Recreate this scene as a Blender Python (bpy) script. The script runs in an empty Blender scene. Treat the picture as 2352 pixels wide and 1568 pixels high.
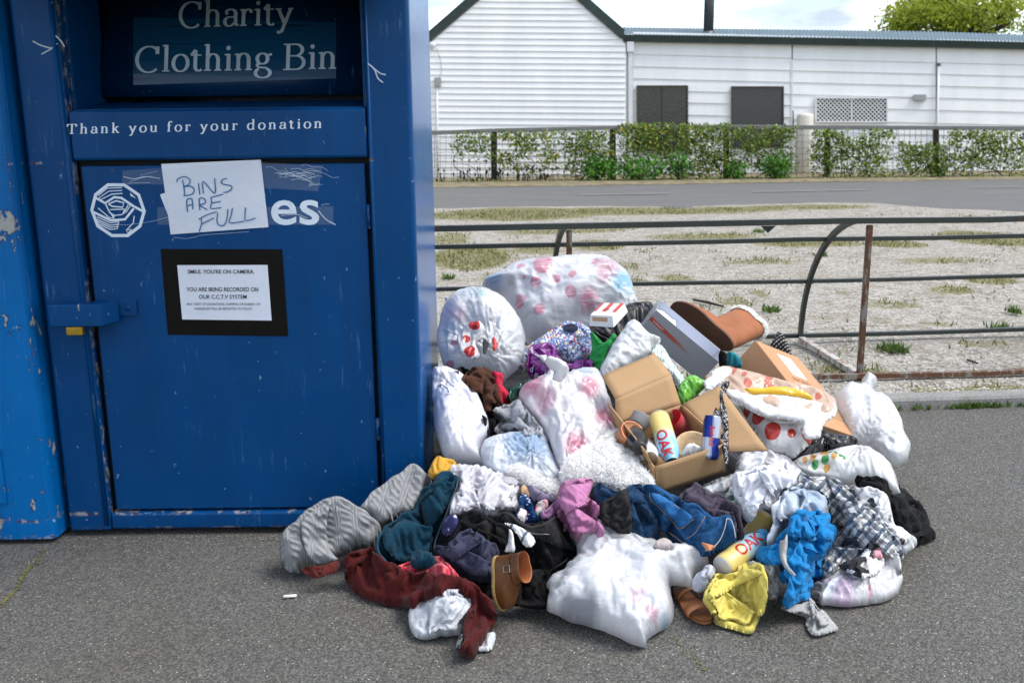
import bpy, bmesh, math, random
import numpy as np
from mathutils import Vector, Matrix

# ---------------------------------------------------------------- camera, sky, sun, exposure
scene = bpy.context.scene
COL = scene.collection
F = 2250.0; TH = math.radians(12.6); RO = 0.011
CAM = np.array([0.0, 0.0, 1.25])
FW = np.array([0, math.cos(TH), -math.sin(TH)])
_R0 = np.array([1.0, 0, 0]); _U0 = np.array([0, math.sin(TH), math.cos(TH)])
RT = math.cos(RO) * _R0 - math.sin(RO) * _U0
UP = math.sin(RO) * _R0 + math.cos(RO) * _U0
cam_data = bpy.data.cameras.new('camera')
cam = bpy.data.objects.new('camera', cam_data); COL.objects.link(cam)
cam.matrix_world = Matrix(((RT[0], UP[0], -FW[0], CAM[0]), (RT[1], UP[1], -FW[1], CAM[1]), (RT[2], UP[2], -FW[2], CAM[2]), (0, 0, 0, 1)))
cam_data.sensor_width = 36.0
cam_data.lens = 36.0 * F / 2352.0
cam_data.clip_end = 2000
cam_data.dof.use_dof = True
cam_data.dof.focus_distance = 3.05
cam_data.dof.aperture_fstop = 7.1
scene.camera = cam

SUN_EL = math.radians(58); SUN_AZ = math.radians(102)     # azimuth from +Y (behind the heap) towards +X
world = bpy.data.worlds.new('World'); scene.world = world; world.use_nodes = True
_n = world.node_tree.nodes; _l = world.node_tree.links; _n.clear()
w_out = _n.new('ShaderNodeOutputWorld'); w_bg = _n.new('ShaderNodeBackground')
w_sky = _n.new('ShaderNodeTexSky'); w_sky.sky_type = 'NISHITA'; w_sky.sun_disc = False
w_sky.sun_elevation = SUN_EL; w_sky.sun_rotation = SUN_AZ
w_sky.air_density = 1.0; w_sky.dust_density = 0.15
w_bg.inputs['Strength'].default_value = 0.125
w_tc = _n.new('ShaderNodeTexCoord'); w_mp = _n.new('ShaderNodeMapping'); w_mp.inputs['Scale'].default_value = (1.0, 1.0, 3.2)
w_mp.inputs['Location'].default_value = (0.55, 0.3, 0.15)
w_no = _n.new('ShaderNodeTexNoise'); w_no.inputs['Scale'].default_value = 3.6; w_no.inputs['Detail'].default_value = 7; w_no.inputs['Roughness'].default_value = 0.55
w_rp = _n.new('ShaderNodeValToRGB'); w_rp.color_ramp.elements[0].position = 0.40; w_rp.color_ramp.elements[1].position = 0.56
w_cr = _n.new('ShaderNodeValToRGB')
w_cr.color_ramp.elements[0].position = 0.40; w_cr.color_ramp.elements[0].color = (2.5, 2.85, 3.4, 1)
w_cr.color_ramp.elements[1].position = 0.56; w_cr.color_ramp.elements[1].color = (6.4, 6.45, 6.6, 1)
w_no2 = _n.new('ShaderNodeTexNoise'); w_no2.inputs['Scale'].default_value = 5.0; w_no2.inputs['Detail'].default_value = 5
w_mx = _n.new('ShaderNodeMixRGB')
_l.new(w_tc.outputs['Generated'], w_mp.inputs['Vector']); _l.new(w_mp.outputs[0], w_no.inputs['Vector']); _l.new(w_mp.outputs[0], w_no2.inputs['Vector'])
_l.new(w_no.outputs['Fac'], w_rp.inputs['Fac']); _l.new(w_no2.outputs['Fac'], w_cr.inputs['Fac'])
_l.new(w_rp.outputs['Color'], w_mx.inputs['Fac']); _l.new(w_sky.outputs['Color'], w_mx.inputs['Color1']); _l.new(w_cr.outputs['Color'], w_mx.inputs['Color2'])
_l.new(w_mx.outputs['Color'], w_bg.inputs['Color']); _l.new(w_bg.outputs[0], w_out.inputs['Surface'])

sun_data = bpy.data.lights.new('sun', 'SUN'); sun = bpy.data.objects.new('sun', sun_data); COL.objects.link(sun)
sun_data.energy = 1.9; sun_data.angle = math.radians(30); sun_data.color = (1.0, 0.96, 0.9)
_d = Vector((math.sin(SUN_AZ) * math.cos(SUN_EL), math.cos(SUN_AZ) * math.cos(SUN_EL), math.sin(SUN_EL)))
sun.rotation_euler = _d.to_track_quat('Z', 'Y').to_euler(); sun.location = (3, 4, 8)

scene.render.engine = 'CYCLES'
vs = scene.view_settings
vs.view_transform = 'Standard'; vs.look = 'None'; vs.gamma = 1.0; vs.use_curve_mapping = False
vs.exposure = 1.2
try:
    scene.cycles.use_denoising = True
    scene.cycles.denoiser = 'OPENIMAGEDENOISE'
except Exception:
    pass
scene.cycles.max_bounces = 6; scene.cycles.diffuse_bounces = 3; scene.cycles.glossy_bounces = 3; scene.cycles.transmission_bounces = 4; scene.cycles.transparent_max_bounces = 8
scene.cycles.use_adaptive_sampling = True; scene.cycles.adaptive_threshold = 0.02
scene.cycles.sample_clamp_indirect = 6

rng = np.random.default_rng(7)
random.seed(7)

# ---------------------------------------------------------------- layout helpers: photo point -> place in the world
def ray(x, y):
    return FW + np.multiply.outer((np.asarray(x, float) - 1176) / F, RT) + np.multiply.outer((784 - np.asarray(y, float)) / F, UP)
def atY(x, y, Y):
    d = ray(x, y); return CAM + d * (np.asarray(Y, float) / d[..., 1])[..., None]
def atZ(x, y, z=0.0):
    d = ray(x, y); return CAM + d * ((z - CAM[2]) / d[..., 2])[..., None]
def on_plane(x, y, p, n):
    d = ray(x, y); p = np.asarray(p, float); n = np.asarray(n, float)
    t = ((p - CAM) @ n) / (d @ n); return CAM + d * np.asarray(t)[..., None]

# ---------------------------------------------------------------- object helpers
def link(o, parent=None):
    COL.objects.link(o)
    if parent is not None:
        o.parent = parent
        if parent.type == 'EMPTY':
            o.matrix_parent_inverse = parent.matrix_basis.inverted()
    return o
def tag(o, label=None, cat=None, group=None, kind=None):
    if label: o['label'] = label
    if cat: o['category'] = cat
    if group: o['group'] = group
    if kind: o['kind'] = kind
    return o
def thing(name, loc, label, cat, group=None):
    o = bpy.data.objects.new(name, None); o.location = tuple(float(v) for v in loc); o.empty_display_size = 0.1
    COL.objects.link(o); return tag(o, label, cat, group)
def mesh_obj(name, verts, faces, m=None, parent=None, smooth=False, uv=None, mats=None, fmat=None, bevel=0, seg=2, attr=None):
    me = bpy.data.meshes.new(name)
    me.from_pydata([tuple(map(float, v)) for v in verts], [], [tuple(int(i) for i in f) for f in faces])
    for mm in (mats or ([m] if m else [])): me.materials.append(mm)
    if fmat is not None: me.polygons.foreach_set('material_index', np.asarray(fmat, np.int32))
    if smooth: me.polygons.foreach_set('use_smooth', np.ones(len(me.polygons), bool))
    if uv is not None:
        li = np.empty(len(me.loops), np.int32); me.loops.foreach_get('vertex_index', li)
        ul = me.uv_layers.new(name='UVMap'); ul.data.foreach_set('uv', np.asarray(uv, np.float32)[li].ravel())
    if attr is not None:
        for k, v in attr.items():
            a = me.attributes.new(k, 'FLOAT', 'POINT'); a.data.foreach_set('value', np.asarray(v, np.float32))
    me.update()
    o = bpy.data.objects.new(name, me); link(o, parent)
    if bevel:
        b = o.modifiers.new('bevel', 'BEVEL'); b.width = bevel; b.segments = seg; b.limit_method = 'ANGLE'; b.angle_limit = math.radians(35)
        me.polygons.foreach_set('use_smooth', np.ones(len(me.polygons), bool))
        w = o.modifiers.new('wn', 'WEIGHTED_NORMAL'); w.keep_sharp = False
    return o
BOXF = [(0, 3, 2, 1), (4, 5, 6, 7), (0, 1, 5, 4), (1, 2, 6, 5), (2, 3, 7, 6), (3, 0, 4, 7)]
def box_vf(x0, x1, y0, y1, z0, z1):
    return [(x0, y0, z0), (x1, y0, z0), (x1, y1, z0), (x0, y1, z0), (x0, y0, z1), (x1, y0, z1), (x1, y1, z1), (x0, y1, z1)], BOXF
def box(name, x0, x1, y0, y1, z0, z1, m, parent=None, bevel=0, seg=2):
    v, f = box_vf(x0, x1, y0, y1, z0, z1)
    return mesh_obj(name, v, f, m, parent, bevel=bevel, seg=seg)
class MB:
    """collects shapes for ONE mesh"""
    def __init__(s): s.v = []; s.f = []; s.m = []
    def add(s, v, f, mi=0):
        k = len(s.v); s.v += [tuple(p) for p in v]; s.f += [tuple(i + k for i in q) for q in f]; s.m += [mi] * len(f); return s
    def box(s, *a, mi=0): return s.add(*box_vf(*a), mi)
    def hexa(s, pts, mi=0): return s.add(pts, BOXF, mi)
    def bar(s, a, b, w, h, up=(0, 0, 1), mi=0):
        a = np.array(a, float); b = np.array(b, float); d = b - a; d /= np.linalg.norm(d)
        sd = np.cross(d, up); sd /= np.linalg.norm(sd); u = np.cross(sd, d)
        P = []
        for e in (a, b):
            for i, j in ((-1, -1), (1, -1), (1, 1), (-1, 1)): P.append(e + sd * i * w / 2 + u * j * h / 2)
        return s.add(P, [(0, 1, 2, 3), (7, 6, 5, 4), (0, 4, 5, 1), (1, 5, 6, 2), (2, 6, 7, 3), (3, 7, 4, 0)], mi)
    def tube(s, pts, r, n=8, mi=0, cap=True):
        v, f = tube_vf(pts, r, n, cap); return s.add(v, f, mi)
    def build(s, name, m=None, parent=None, **k):
        if isinstance(m, (list, tuple)): return mesh_obj(name, s.v, s.f, None, parent, mats=list(m), fmat=s.m, **k)
        return mesh_obj(name, s.v, s.f, m, parent, **k)
def tube_vf(pts, r, n=8, cap=True):
    pts = np.asarray(pts, float); m = len(pts)
    r = np.full(m, r, float) if np.isscalar(r) else np.asarray(r, float)
    tg = np.gradient(pts, axis=0); tg /= np.maximum(np.linalg.norm(tg, axis=1, keepdims=True), 1e-9)
    u = np.array([0, 0, 1.0]) if abs(tg[0][2]) < 0.9 else np.array([1.0, 0, 0])
    V = []; Fc = []
    for i in range(m):
        u = u - tg[i] * (u @ tg[i]); u /= np.linalg.norm(u); w = np.cross(tg[i], u)
        for k in range(n):
            a = 2 * math.pi * k / n; V.append(pts[i] + r[i] * (math.cos(a) * u + math.sin(a) * w))
    for i in range(m - 1):
        for k in range(n):
            Fc.append((i * n + k, i * n + (k + 1) % n, (i + 1) * n + (k + 1) % n, (i + 1) * n + k))
    if cap:
        Fc.append(tuple(range(n))[::-1]); Fc.append(tuple((m - 1) * n + k for k in range(n)))
    return V, Fc
def tube(name, pts, r, m, parent=None, n=8, smooth=True):
    v, f = tube_vf(pts, r, n); return mesh_obj(name, v, f, m, parent, smooth=smooth)
def lathe_vf(prof, n=24):
    """profile [(r, z)] about local z"""
    V = []; Fc = []
    for r, z in prof:
        for k in range(n):
            a = 2 * math.pi * k / n; V.append((r * math.cos(a), r * math.sin(a), z))
    for i in range(len(prof) - 1):
        for k in range(n): Fc.append((i * n + k, i * n + (k + 1) % n, (i + 1) * n + (k + 1) % n, (i + 1) * n + k))
    return V, Fc
def frame(o, z, x=None):
    """4x4 matrix: local z along z, local x near x"""
    z = np.asarray(z, float); z /= np.linalg.norm(z)
    x = np.asarray(x if x is not None else (1, 0, 0), float); x = x - z * (x @ z); x /= np.linalg.norm(x); y = np.cross(z, x)
    M = np.eye(4); M[:3, 0] = x; M[:3, 1] = y; M[:3, 2] = z; M[:3, 3] = o; return M
def xf(M, V):
    V = np.asarray(V, float); return V @ M[:3, :3].T + M[:3, 3]

# ---------------------------------------------------------------- materials
class NT:
    def __init__(s, name):
        s.m = bpy.data.materials.new(name); s.m.use_nodes = True; s.t = s.m.node_tree
        s.b = s.t.nodes['Principled BSDF']; s.o = s.t.nodes['Material Output']
    def n(s, typ, **kw):
        nd = s.t.nodes.new('ShaderNode' + typ)
        for k, v in kw.items():
            if k in nd.inputs.keys() if isinstance(k, str) else False: s.set(nd.inputs[k], v)
            else: setattr(nd, k, v)
        return nd
    def set(s, inp, v):
        if hasattr(v, 'is_linked') or isinstance(v, bpy.types.NodeSocket): s.t.links.new(v, inp)
        else:
            if isinstance(v, (tuple, list)) and len(v) == 3 and inp.type == 'RGBA': v = (*v, 1)
            inp.default_value = v
    def inp(s, name, v): s.set(s.b.inputs[name], v)
    def coord(s, which='Object', scale=None, rot=None):
        c = s.n('TexCoord').outputs[which]
        if scale is not None or rot is not None:
            mp = s.n('Mapping'); s.set(mp.inputs['Vector'], c)
            if scale is not None: mp.inputs['Scale'].default_value = scale if isinstance(scale, tuple) else (scale,) * 3
            if rot is not None: mp.inputs['Rotation'].default_value = rot
            c = mp.outputs[0]
        return c
    def noise(s, vec, scale, detail=4, rough=0.5, dist=0.0, out='Fac'):
        nd = s.n('TexNoise'); s.set(nd.inputs['Vector'], vec); nd.inputs['Scale'].default_value = scale
        nd.inputs['Detail'].default_value = detail; nd.inputs['Roughness'].default_value = rough; nd.inputs['Distortion'].default_value = dist
        return nd.outputs[out]
    def voro(s, vec, scale, out='Distance', feature='F1', rnd=1.0):
        nd = s.n('TexVoronoi'); nd.feature = feature; s.set(nd.inputs['Vector'], vec); nd.inputs['Scale'].default_value = scale
        if 'Randomness' in nd.inputs.keys(): nd.inputs['Randomness'].default_value = rnd
        return nd.outputs[out]
    def ramp(s, fac, stops, interp='LINEAR'):
        nd = s.n('ValToRGB'); cr = nd.color_ramp; cr.interpolation = interp
        while len(cr.elements) < len(stops): cr.elements.new(0.5)
        for e, (p, c) in zip(cr.elements, stops):
            e.position = p; e.color = (c, c, c, 1) if not isinstance(c, (tuple, list)) else (*c[:3], 1)
        s.set(nd.inputs['Fac'], fac); return nd.outputs['Color']
    def mix(s, fac, a, b, mode='MIX'):
        nd = s.n('MixRGB'); nd.blend_type = mode; s.set(nd.inputs['Fac'], fac); s.set(nd.inputs['Color1'], a); s.set(nd.inputs['Color2'], b)
        return nd.outputs[0]
    def math(s, op, a, b=0.0, c=None, clamp=False):
        nd = s.n('Math'); nd.operation = op; nd.use_clamp = clamp; s.set(nd.inputs[0], a); s.set(nd.inputs[1], b)
        if c is not None: s.set(nd.inputs[2], c)
        return nd.outputs[0]
    def bump(s, h, strength=0.3, dist=0.01, base=None):
        nd = s.n('Bump'); s.set(nd.inputs['Height'], h); nd.inputs['Strength'].default_value = strength; nd.inputs['Distance'].default_value = dist
        if base is not None: s.set(nd.inputs['Normal'], base)
        s.set(s.b.inputs['Normal'], nd.outputs[0]); return nd.outputs[0]
def simple(name, col, rough=0.6, metal=0.0, var=0.0, scale=8.0, bump=0.0, bscale=60.0, spec=None):
    t = NT(name); c = t.coord()
    if var:
        f = t.noise(c, scale, 5, 0.6)
        t.inp('Base Color', t.mix(t.ramp(f, [(0.3, 0), (0.7, 1)]), tuple(x * (1 - var) for x in col), tuple(min(1, x * (1 + var)) for x in col)))
    else: t.inp('Base Color', (*col, 1))
    t.inp('Roughness', rough); t.inp('Metallic', metal)
    if spec is not None: t.inp('Specular IOR Level', spec)
    if bump: t.bump(t.noise(c, bscale, 4, 0.6), bump, 0.004)
    return t.m
# ---------------------------------------------------------------- blue paint
def blue_paint(name, col, worn=0.0, scratches=1.0, seed=0.0):
    t = NT(name); c = t.coord()
    fade = t.noise(t.coord(scale=(1.2, 1.2, 0.5)), 3.0, 5, 0.6)
    base = t.mix(t.ramp(fade, [(0.3, 0), (0.72, 1)]), tuple(x * 0.86 for x in col), tuple(x * 1.16 for x in col))
    # dusty streaks and scuffs with a shape of their own
    sc = t.noise(t.coord(scale=(14, 14, 1.4)), 5.0, 6, 0.7)
    scm = t.math('MULTIPLY', t.ramp(sc, [(0.58, 0), (0.74, 1)]), t.ramp(t.noise(c, 5.5, 3), [(0.52, 0), (0.66, 1)]))
    base = t.mix(t.math('MULTIPLY', scm, 0.6 * scratches), base, (0.16, 0.33, 0.5))
    sp = t.noise(t.coord(scale=(1, 1, 0.6)), 55.0, 3, 0.6)
    base = t.mix(t.math('MULTIPLY', t.ramp(sp, [(0.70, 0), (0.74, 1)]), 0.7 * scratches), base, (0.3, 0.42, 0.5))
    if worn:
        nd = t.n('NewGeometry')
        chips = t.noise(t.coord(scale=(1.0, 1.0, 0.62)), 13.0, 6, 0.62, 0.3)
        big = t.noise(t.coord(scale=(1.0, 1.0, 0.45)), 2.6, 2)
        cm = t.ramp(t.math('ADD', t.math('MULTIPLY', chips, 0.75), t.math('MULTIPLY', big, 0.35)), [(0.602, 0), (0.615, 1)])
        edge = t.ramp(t.math('ADD', t.math('MULTIPLY', chips, 0.75), t.math('MULTIPLY', big, 0.35)), [(0.585, 0), (0.602, 1)])
        base = t.mix(edge, base, (0.008, 0.05, 0.16))
        base = t.mix(t.math('MULTIPLY', cm, worn), base, t.mix(t.noise(c, 40, 3), (0.22, 0.22, 0.2), (0.42, 0.42, 0.4)))
    sz_ = t.n('SeparateXYZ'); t.set(sz_.inputs[0], c)
    for ax_, v0_, hw_ in (('Z', .073, .010), ('Z', 1.150, .006), ('X', -1.262, .004), ('X', -.412, .004), ('Z', .018, .012)):
        bd_ = t.math('SUBTRACT', 1.0, t.math('DIVIDE', t.math('ABSOLUTE', t.math('SUBTRACT', sz_.outputs[ax_], v0_)), hw_), clamp=True)
        rm_ = t.math('MULTIPLY', bd_, t.ramp(t.noise(c, 24, 4, .65), [(.5, 0), (.58, 1)])); base = t.mix(t.math('MULTIPLY', rm_, .9, clamp=True), base, t.mix(t.ramp(t.noise(c, 60, 3), [(.45, 0), (.55, 1)]), (.07, .03, .015), (.34, .33, .30)))
    run_ = t.noise(t.coord(scale=(9, 9, .35)), 3.0, 4, .6); base = t.mix(t.math('MULTIPLY', t.ramp(run_, [(.52, 0), (.75, 1)]), .35 * scratches), base, tuple(x * .55 + .004 for x in col))
    t.inp('Base Color', base)
    t.inp('Roughness', t.ramp(t.noise(c, 9.0, 4), [(0.3, 0.3), (0.7, 0.46)]))
    t.inp('Specular IOR Level', 0.16)
    w = t.noise(c, 2.3, 2); fine = t.noise(c, 190.0, 2)
    t.bump(t.math('ADD', t.math('MULTIPLY', w, 1.0), t.math('MULTIPLY', fine, 0.03)), 0.25, 0.012)
    return t.m
M_BLUE = blue_paint('bin_blue_paint', (0.0, 0.047, 0.165))
M_BLUE2 = blue_paint('old_bin_blue_paint', (0.0, 0.105, 0.33), worn=1.0)
M_DARK = simple('gap_and_mouth_shade', (0.004, 0.006, 0.01), 0.8)
M_LETTER = simple('white_vinyl', (0.62, 0.70, 0.80), 0.45, var=0.08, scale=30)
M_LETTERDIM = simple('silver_vinyl', (0.42, 0.52, 0.62), 0.4, var=0.25, scale=9)
M_BRASS = simple('brass', (0.42, 0.27, 0.03), 0.35, 0.6, var=0.15, scale=30)
M_PAPER = None

YB = 2.87
DX0, DX1, DZ0, DZ1 = -1.263, -0.410, 0.072, 1.155          # door opening
BX0, BX1 = -1.392, -0.279                                   # bin sides
bin_ = thing('charity_clothing_bin', ((BX0 + BX1) / 2, 3.24, 0), 'large dark blue steel charity clothing bin with locked door', 'donation bin')
YBACK = 3.62; ZT = 1.98; ZF = 0.014
LEDGE = 1.296                                               # bottom lip of the mouth
MX0, MX1 = -1.258, -0.418                                   # mouth opening
# shell
b = MB()
b.box(BX1 - 0.012, BX1 - 0.002, YB + 0.03, YBACK, ZF + 0.004, ZT)
b.box(BX0 + 0.002, BX0 + 0.012, YB + 0.03, YBACK, ZF + 0.004, ZT)
b.box(BX0 + 0.012, BX1 - 0.012, YBACK - 0.01, YBACK - 0.001, ZF + 0.004, ZT)
b.box(BX0 + 0.012, BX1 - 0.012, YB + 0.03, YBACK - 0.01, ZF + 0.005, ZF + 0.02)
M_BLUEG = blue_paint('bin_lit_side_paint', (0.0, 0.085, 0.29)); M_BLUEG.node_tree.nodes['Principled BSDF'].inputs['Specular IOR Level'].default_value = 0.45  # brighter copy of the bin blue: light on the side put into its colour
for _lk in list(M_BLUEG.node_tree.links):
    if _lk.to_socket.name == 'Roughness' and _lk.to_node.type == 'BSDF_PRINCIPLED': M_BLUEG.node_tree.links.remove(_lk)
M_BLUEG.node_tree.nodes['Principled BSDF'].inputs['Roughness'].default_value = 0.2
b.build('shell', M_BLUEG, bin_, bevel=0.003)
rf = MB(); rf.hexa([(BX0 - .02, YB - .04, ZT + .002), (BX1 + .02, YB - .04, ZT + .002), (BX1 + .02, YBACK + .02, ZT + .002), (BX0 - .02, YBACK + .02, ZT + .002),
                    (BX0 - .02, YB - .04, ZT + .05), (BX1 + .02, YB - .04, ZT + .05), (BX1 + .02, YBACK + .02, ZT + .02), (BX0 - .02, YBACK + .02, ZT + .02)])
rf.build('roof', M_BLUE, bin_, bevel=0.006)
# front frame
box('left_panel', BX0, DX0, YB, YB + 0.05, ZF, ZT, M_BLUE, bin_, bevel=0.011, seg=3)
box('right_panel', DX1 + 0.001, BX1, YB + 0.0005, YB + 0.05, ZF, ZT, M_BLUE, bin_, bevel=0.014, seg=3)
box('middle_panel', DX0 + 0.0015, DX1, YB + 0.002, YB + 0.05, DZ1, LEDGE, M_BLUE, bin_, bevel=0.010, seg=3)
box('bottom_rail', DX0 + 0.0015, DX1, YB + 0.002, YB + 0.05, ZF + .004, DZ0, M_BLUE, bin_, bevel=0.009, seg=3)
box('top_panel', DX0 + 0.0015, DX1, YB + 0.002, YB + 0.05, 1.69, ZT, M_BLUE, bin_, bevel=0.008, seg=3)
# raised stiffening edge beside the door and the mouth
tube('edge_bead', [(DX0 - 0.012, YB + 0.004, ZF + .02), (DX0 - 0.012, YB + 0.004, 1.75)], 0.0085, M_BLUE, bin_, 8)
tube('edge_bead', [(DX1 + 0.010, YB + 0.005, ZF + .02), (DX1 + 0.010, YB + 0.005, 1.75)], 0.006, M_BLUE, bin_, 8)
# door
YD = YB + 0.016
box('gap_backing', DX0 - .002, DX1 + .002, YB + 0.051, YB + 0.056, DZ0 - .002, DZ1 + .002, M_DARK, bin_)
g = 0.0115
door = box('door', DX0 + g + .006, DX1 - g, YD, YD + 0.03, DZ0 + 0.007, DZ1 - 0.016, M_BLUE, bin_, bevel=0.004)
# mouth of the bin
YH = 3.10
for xa, xb, xc in ((MX0 - .03, MX0 + .004, MX0 + .004), (MX1 + .03, MX1 - .004, MX1 - .004)):
    mouth = MB(); mouth.hexa([(xa, YB + .051, LEDGE - .05), (xb, YB + .051, LEDGE - .05), (xc, YH + .05, LEDGE - .05), (xa, YH + .05, LEDGE - .05), (xa, YB + .051, 1.681), (xb, YB + .051, 1.681), (xc, YH + .05, 1.681), (xa, YH + .05, 1.681)])
    mouth.build('mouth_wall', M_BLUE, bin_)
box('mouth_ceiling', MX0 + .005, MX1 - .005, YB + .051, YH + .25, 1.682, 1.69, M_DARK, bin_)  # near-black colour stands in for the shade under the mouth top
lip = MB(); lip.hexa([(MX0 + .005, YB + .035, LEDGE - .012), (MX1 - .005, YB + .035, LEDGE - .012), (MX1 - .005, YH + .03, LEDGE + .013), (MX0 + .005, YH + .03, LEDGE + .013),
                      (MX0 + .005, YB + .035, LEDGE + .003), (MX1 - .005, YB + .035, LEDGE + .003), (MX1 - .005, YH + .03, LEDGE + .027), (MX0 + .005, YH + .03, LEDGE + .027)])
lip.build('mouth_lip', M_BLUE, bin_)
added_shade_hood = MB(); added_shade_hood.hexa([(MX0 - .1, YB - .34, 1.64), (MX1 + .1, YB - .34, 1.64), (MX1 + .1, YB - .002, 1.66), (MX0 - .1, YB - .002, 1.66), (MX0 - .1, YB - .34, 1.65), (MX1 + .1, YB - .34, 1.65), (MX1 + .1, YB - .002, 1.75), (MX0 - .1, YB - .002, 1.75)])
added_shade_hood.build('added_shade_hood', M_BLUE, bin_, bevel=.004)  # added above the view to shade the mouth
HZ0 = 1.339; hx0 = MX0 + 0.012; hx1 = MX1 - 0.012
# curved drum plate: leans back towards its top
rows = 9; V = []; Fc = []
for i in range(rows):
    u = i / (rows - 1); z = HZ0 + u * 0.42; y = YH + 0.02 * u + 0.22 * u * u
    for x in (hx0, hx1): V.append((x, y, z))
for i in range(rows - 1): Fc.append((2 * i, 2 * i + 1, 2 * i + 3, 2 * i + 2))
M_HATCH = blue_paint('hatch_shaded_paint', (0.0, 0.022, 0.075))  # bin blue darkened: shade inside the mouth put into the colour
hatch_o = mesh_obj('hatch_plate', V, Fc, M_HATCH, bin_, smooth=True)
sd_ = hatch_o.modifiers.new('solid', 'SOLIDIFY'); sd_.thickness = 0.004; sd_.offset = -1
def hatch_pt(x, y, off=0.0):
    """photo point -> on the hatch plate"""
    z = HZ0 + 0.2
    for _ in range(8):
        u = (z - HZ0) / 0.42; Y = YH + 0.02 * u + 0.22 * u * u - off; p = atY(x, y, Y); z = p[2]
    return p

# ---------------------------------------------------------------- lettering: broad-nib serif alphabet drawn as strokes
def arc(cx, cy, rx, ry, a0, a1, n=18):
    a = np.radians(np.linspace(a0, a1, n)); return [(cx + rx * math.cos(t), cy + ry * math.sin(t)) for t in a]
def sf(x, y, w=.10): return [(x - w, y), (x + w, y)]
def blob(x, y, r=.052): return ('blob', x, y, r)
GL = {
 'C': (.74, [arc(.40, .33, .33, .345, 48, 312, 30), [(.63, .67), (.63, .47)]]),
 'B': (.70, [[(.16, .0), (.16, .67)], [(.03, .67), (.36, .67)] + arc(.36, .515, .19, .155, 90, -90, 12) + [(.16, .36)], [(.16, .36), (.38, .36)] + arc(.38, .18, .22, .18, 90, -90, 14) + [(.03, .0)]]),
 'T': (.70, [[(.04, .66), (.64, .66)], [(.34, .66), (.34, 0)], sf(.34, .015, .13), [(.05, .67), (.05, .50)], [(.63, .67), (.63, .50)]]),
 'h': (.57, [[(.13, 0), (.13, .71)], [(.03, .685), (.13, .70)], sf(.13, .015), [(.13, .30)] + arc(.275, .29, .145, .155, 150, 0, 12) + [(.42, 0)], sf(.42, .015)]),
 'n': (.57, [[(.13, 0), (.13, .44)], [(.03, .42), (.13, .435)], sf(.13, .015), [(.13, .30)] + arc(.275, .29, .145, .155, 150, 0, 12) + [(.42, 0)], sf(.42, .015)]),
 'u': (.57, [[(.13, .44)] + [(.13, .15)] + arc(.27, .15, .14, .15, 180, 330, 10) + [(.42, .12)], [(.42, .44), (.42, 0)], [(.03, .43), (.13, .435)], [(.32, .43), (.42, .435)], [(.42, .015), (.52, .015)]]),
 'a': (.48, [arc(.23, .33, .15, .12, 160, 0, 10) + [(.38, .06), (.42, .015), (.47, .04)], [(.38, .25), (.28, .24)] + arc(.20, .125, .135, .12, 80, 330, 14) + [(.38, .09)], blob(.115, .345, .045)]),
 'r': (.42, [[(.13, 0), (.13, .44)], [(.03, .42), (.13, .435)], sf(.13, .015), [(.13, .28)] + arc(.27, .31, .13, .125, 160, 60, 8), blob(.345, .385, .05)]),
 'i': (.28, [[(.14, 0), (.14, .44)], [(.03, .42), (.14, .435)], sf(.14, .015), blob(.13, .60, .062)]),
 'l': (.28, [[(.14, 0), (.14, .71)], [(.03, .685), (.14, .70)], sf(.14, .015)]),
 't': (.36, [[(.15, .56), (.15, .12)] + arc(.25, .115, .10, .11, 180, 320, 9), [(.02, .425), (.31, .425)], [(.04, .43), (.15, .56)]]),
 'y': (.54, [[(.09, .43), (.28, .03)], [(.45, .43), (.20, -.17), (.11, -.215)], sf(.09, .43, .09), sf(.45, .43, .08), blob(.10, -.19, .045)]),
 'o': (.52, [arc(.26, .22, .20, .225, 0, 360, 30)]),
 'e': (.47, [[(.06, .25), (.405, .25)], arc(.24, .22, .18, .225, 8, 310, 26)]),
 'g': (.52, [arc(.23, .30, .145, .14, 0, 360, 24), [(.13, .19), (.09, .12), (.12, .07), (.34, .055)] + arc(.25, -.08, .20, .13, 60, -180, 20) + [(.05, -.03), (.13, .03)], [(.34, .37), (.47, .42)], blob(.46, .41, .035)]),
 'k': (.56, [[(.13, 0), (.13, .71)], [(.03, .685), (.13, .70)], sf(.13, .015), [(.14, .17), (.38, .43)], [(.24, .27), (.45, .01)], sf(.40, .43, .09), sf(.46, .015, .08)]),
 'f': (.34, [[(.13, 0), (.13, .55)] + arc(.25, .57, .12, .13, 180, 60, 8), [(.02, .425), (.29, .425)], sf(.13, .015), blob(.32, .655, .045)]),
 'd': (.57, [arc(.24, .22, .18, .225, 50, 330, 22), [(.42, .71), (.42, 0)], [(.32, .685), (.42, .70)], [(.42, .015), (.52, .015)]]),
 ' ': (.26, [])}
def serif_text(s, thick=.105, thin=.036, track=0.0):
    """flat strokes as (polygon strips); returns list of (points2d Nx2, quads) and the width"""
    out = []; x = 0
    for ch in s:
        adv, strokes = GL[ch]
        for st in strokes:
            if isinstance(st, tuple):
                _, bx, by, r = st
                P = [(x + bx + r * math.cos(a), by + r * math.sin(a)) for a in np.linspace(0, 2 * math.pi, 13)[:-1]]
                out.append((P, [tuple(range(12))])); continue
            p = np.array(st, float); d = np.gradient(p, axis=0); L = np.maximum(np.linalg.norm(d, axis=1, keepdims=True), 1e-6); d = d / L
            w = thin + (thick - thin) * np.abs(d[:, 1:2]) ** 1.3
            nrm = np.stack([-d[:, 1], d[:, 0]], 1)
            A = p + nrm * w / 2; B = p - nrm * w / 2; A[:, 0] += x; B[:, 0] += x
            n = len(p); out.append((list(map(tuple, A)) + list(map(tuple, B)), [(i, n + i, n + i + 1, i + 1) for i in range(n - 1)]))
        x += adv + track
    return out, x - track
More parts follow.
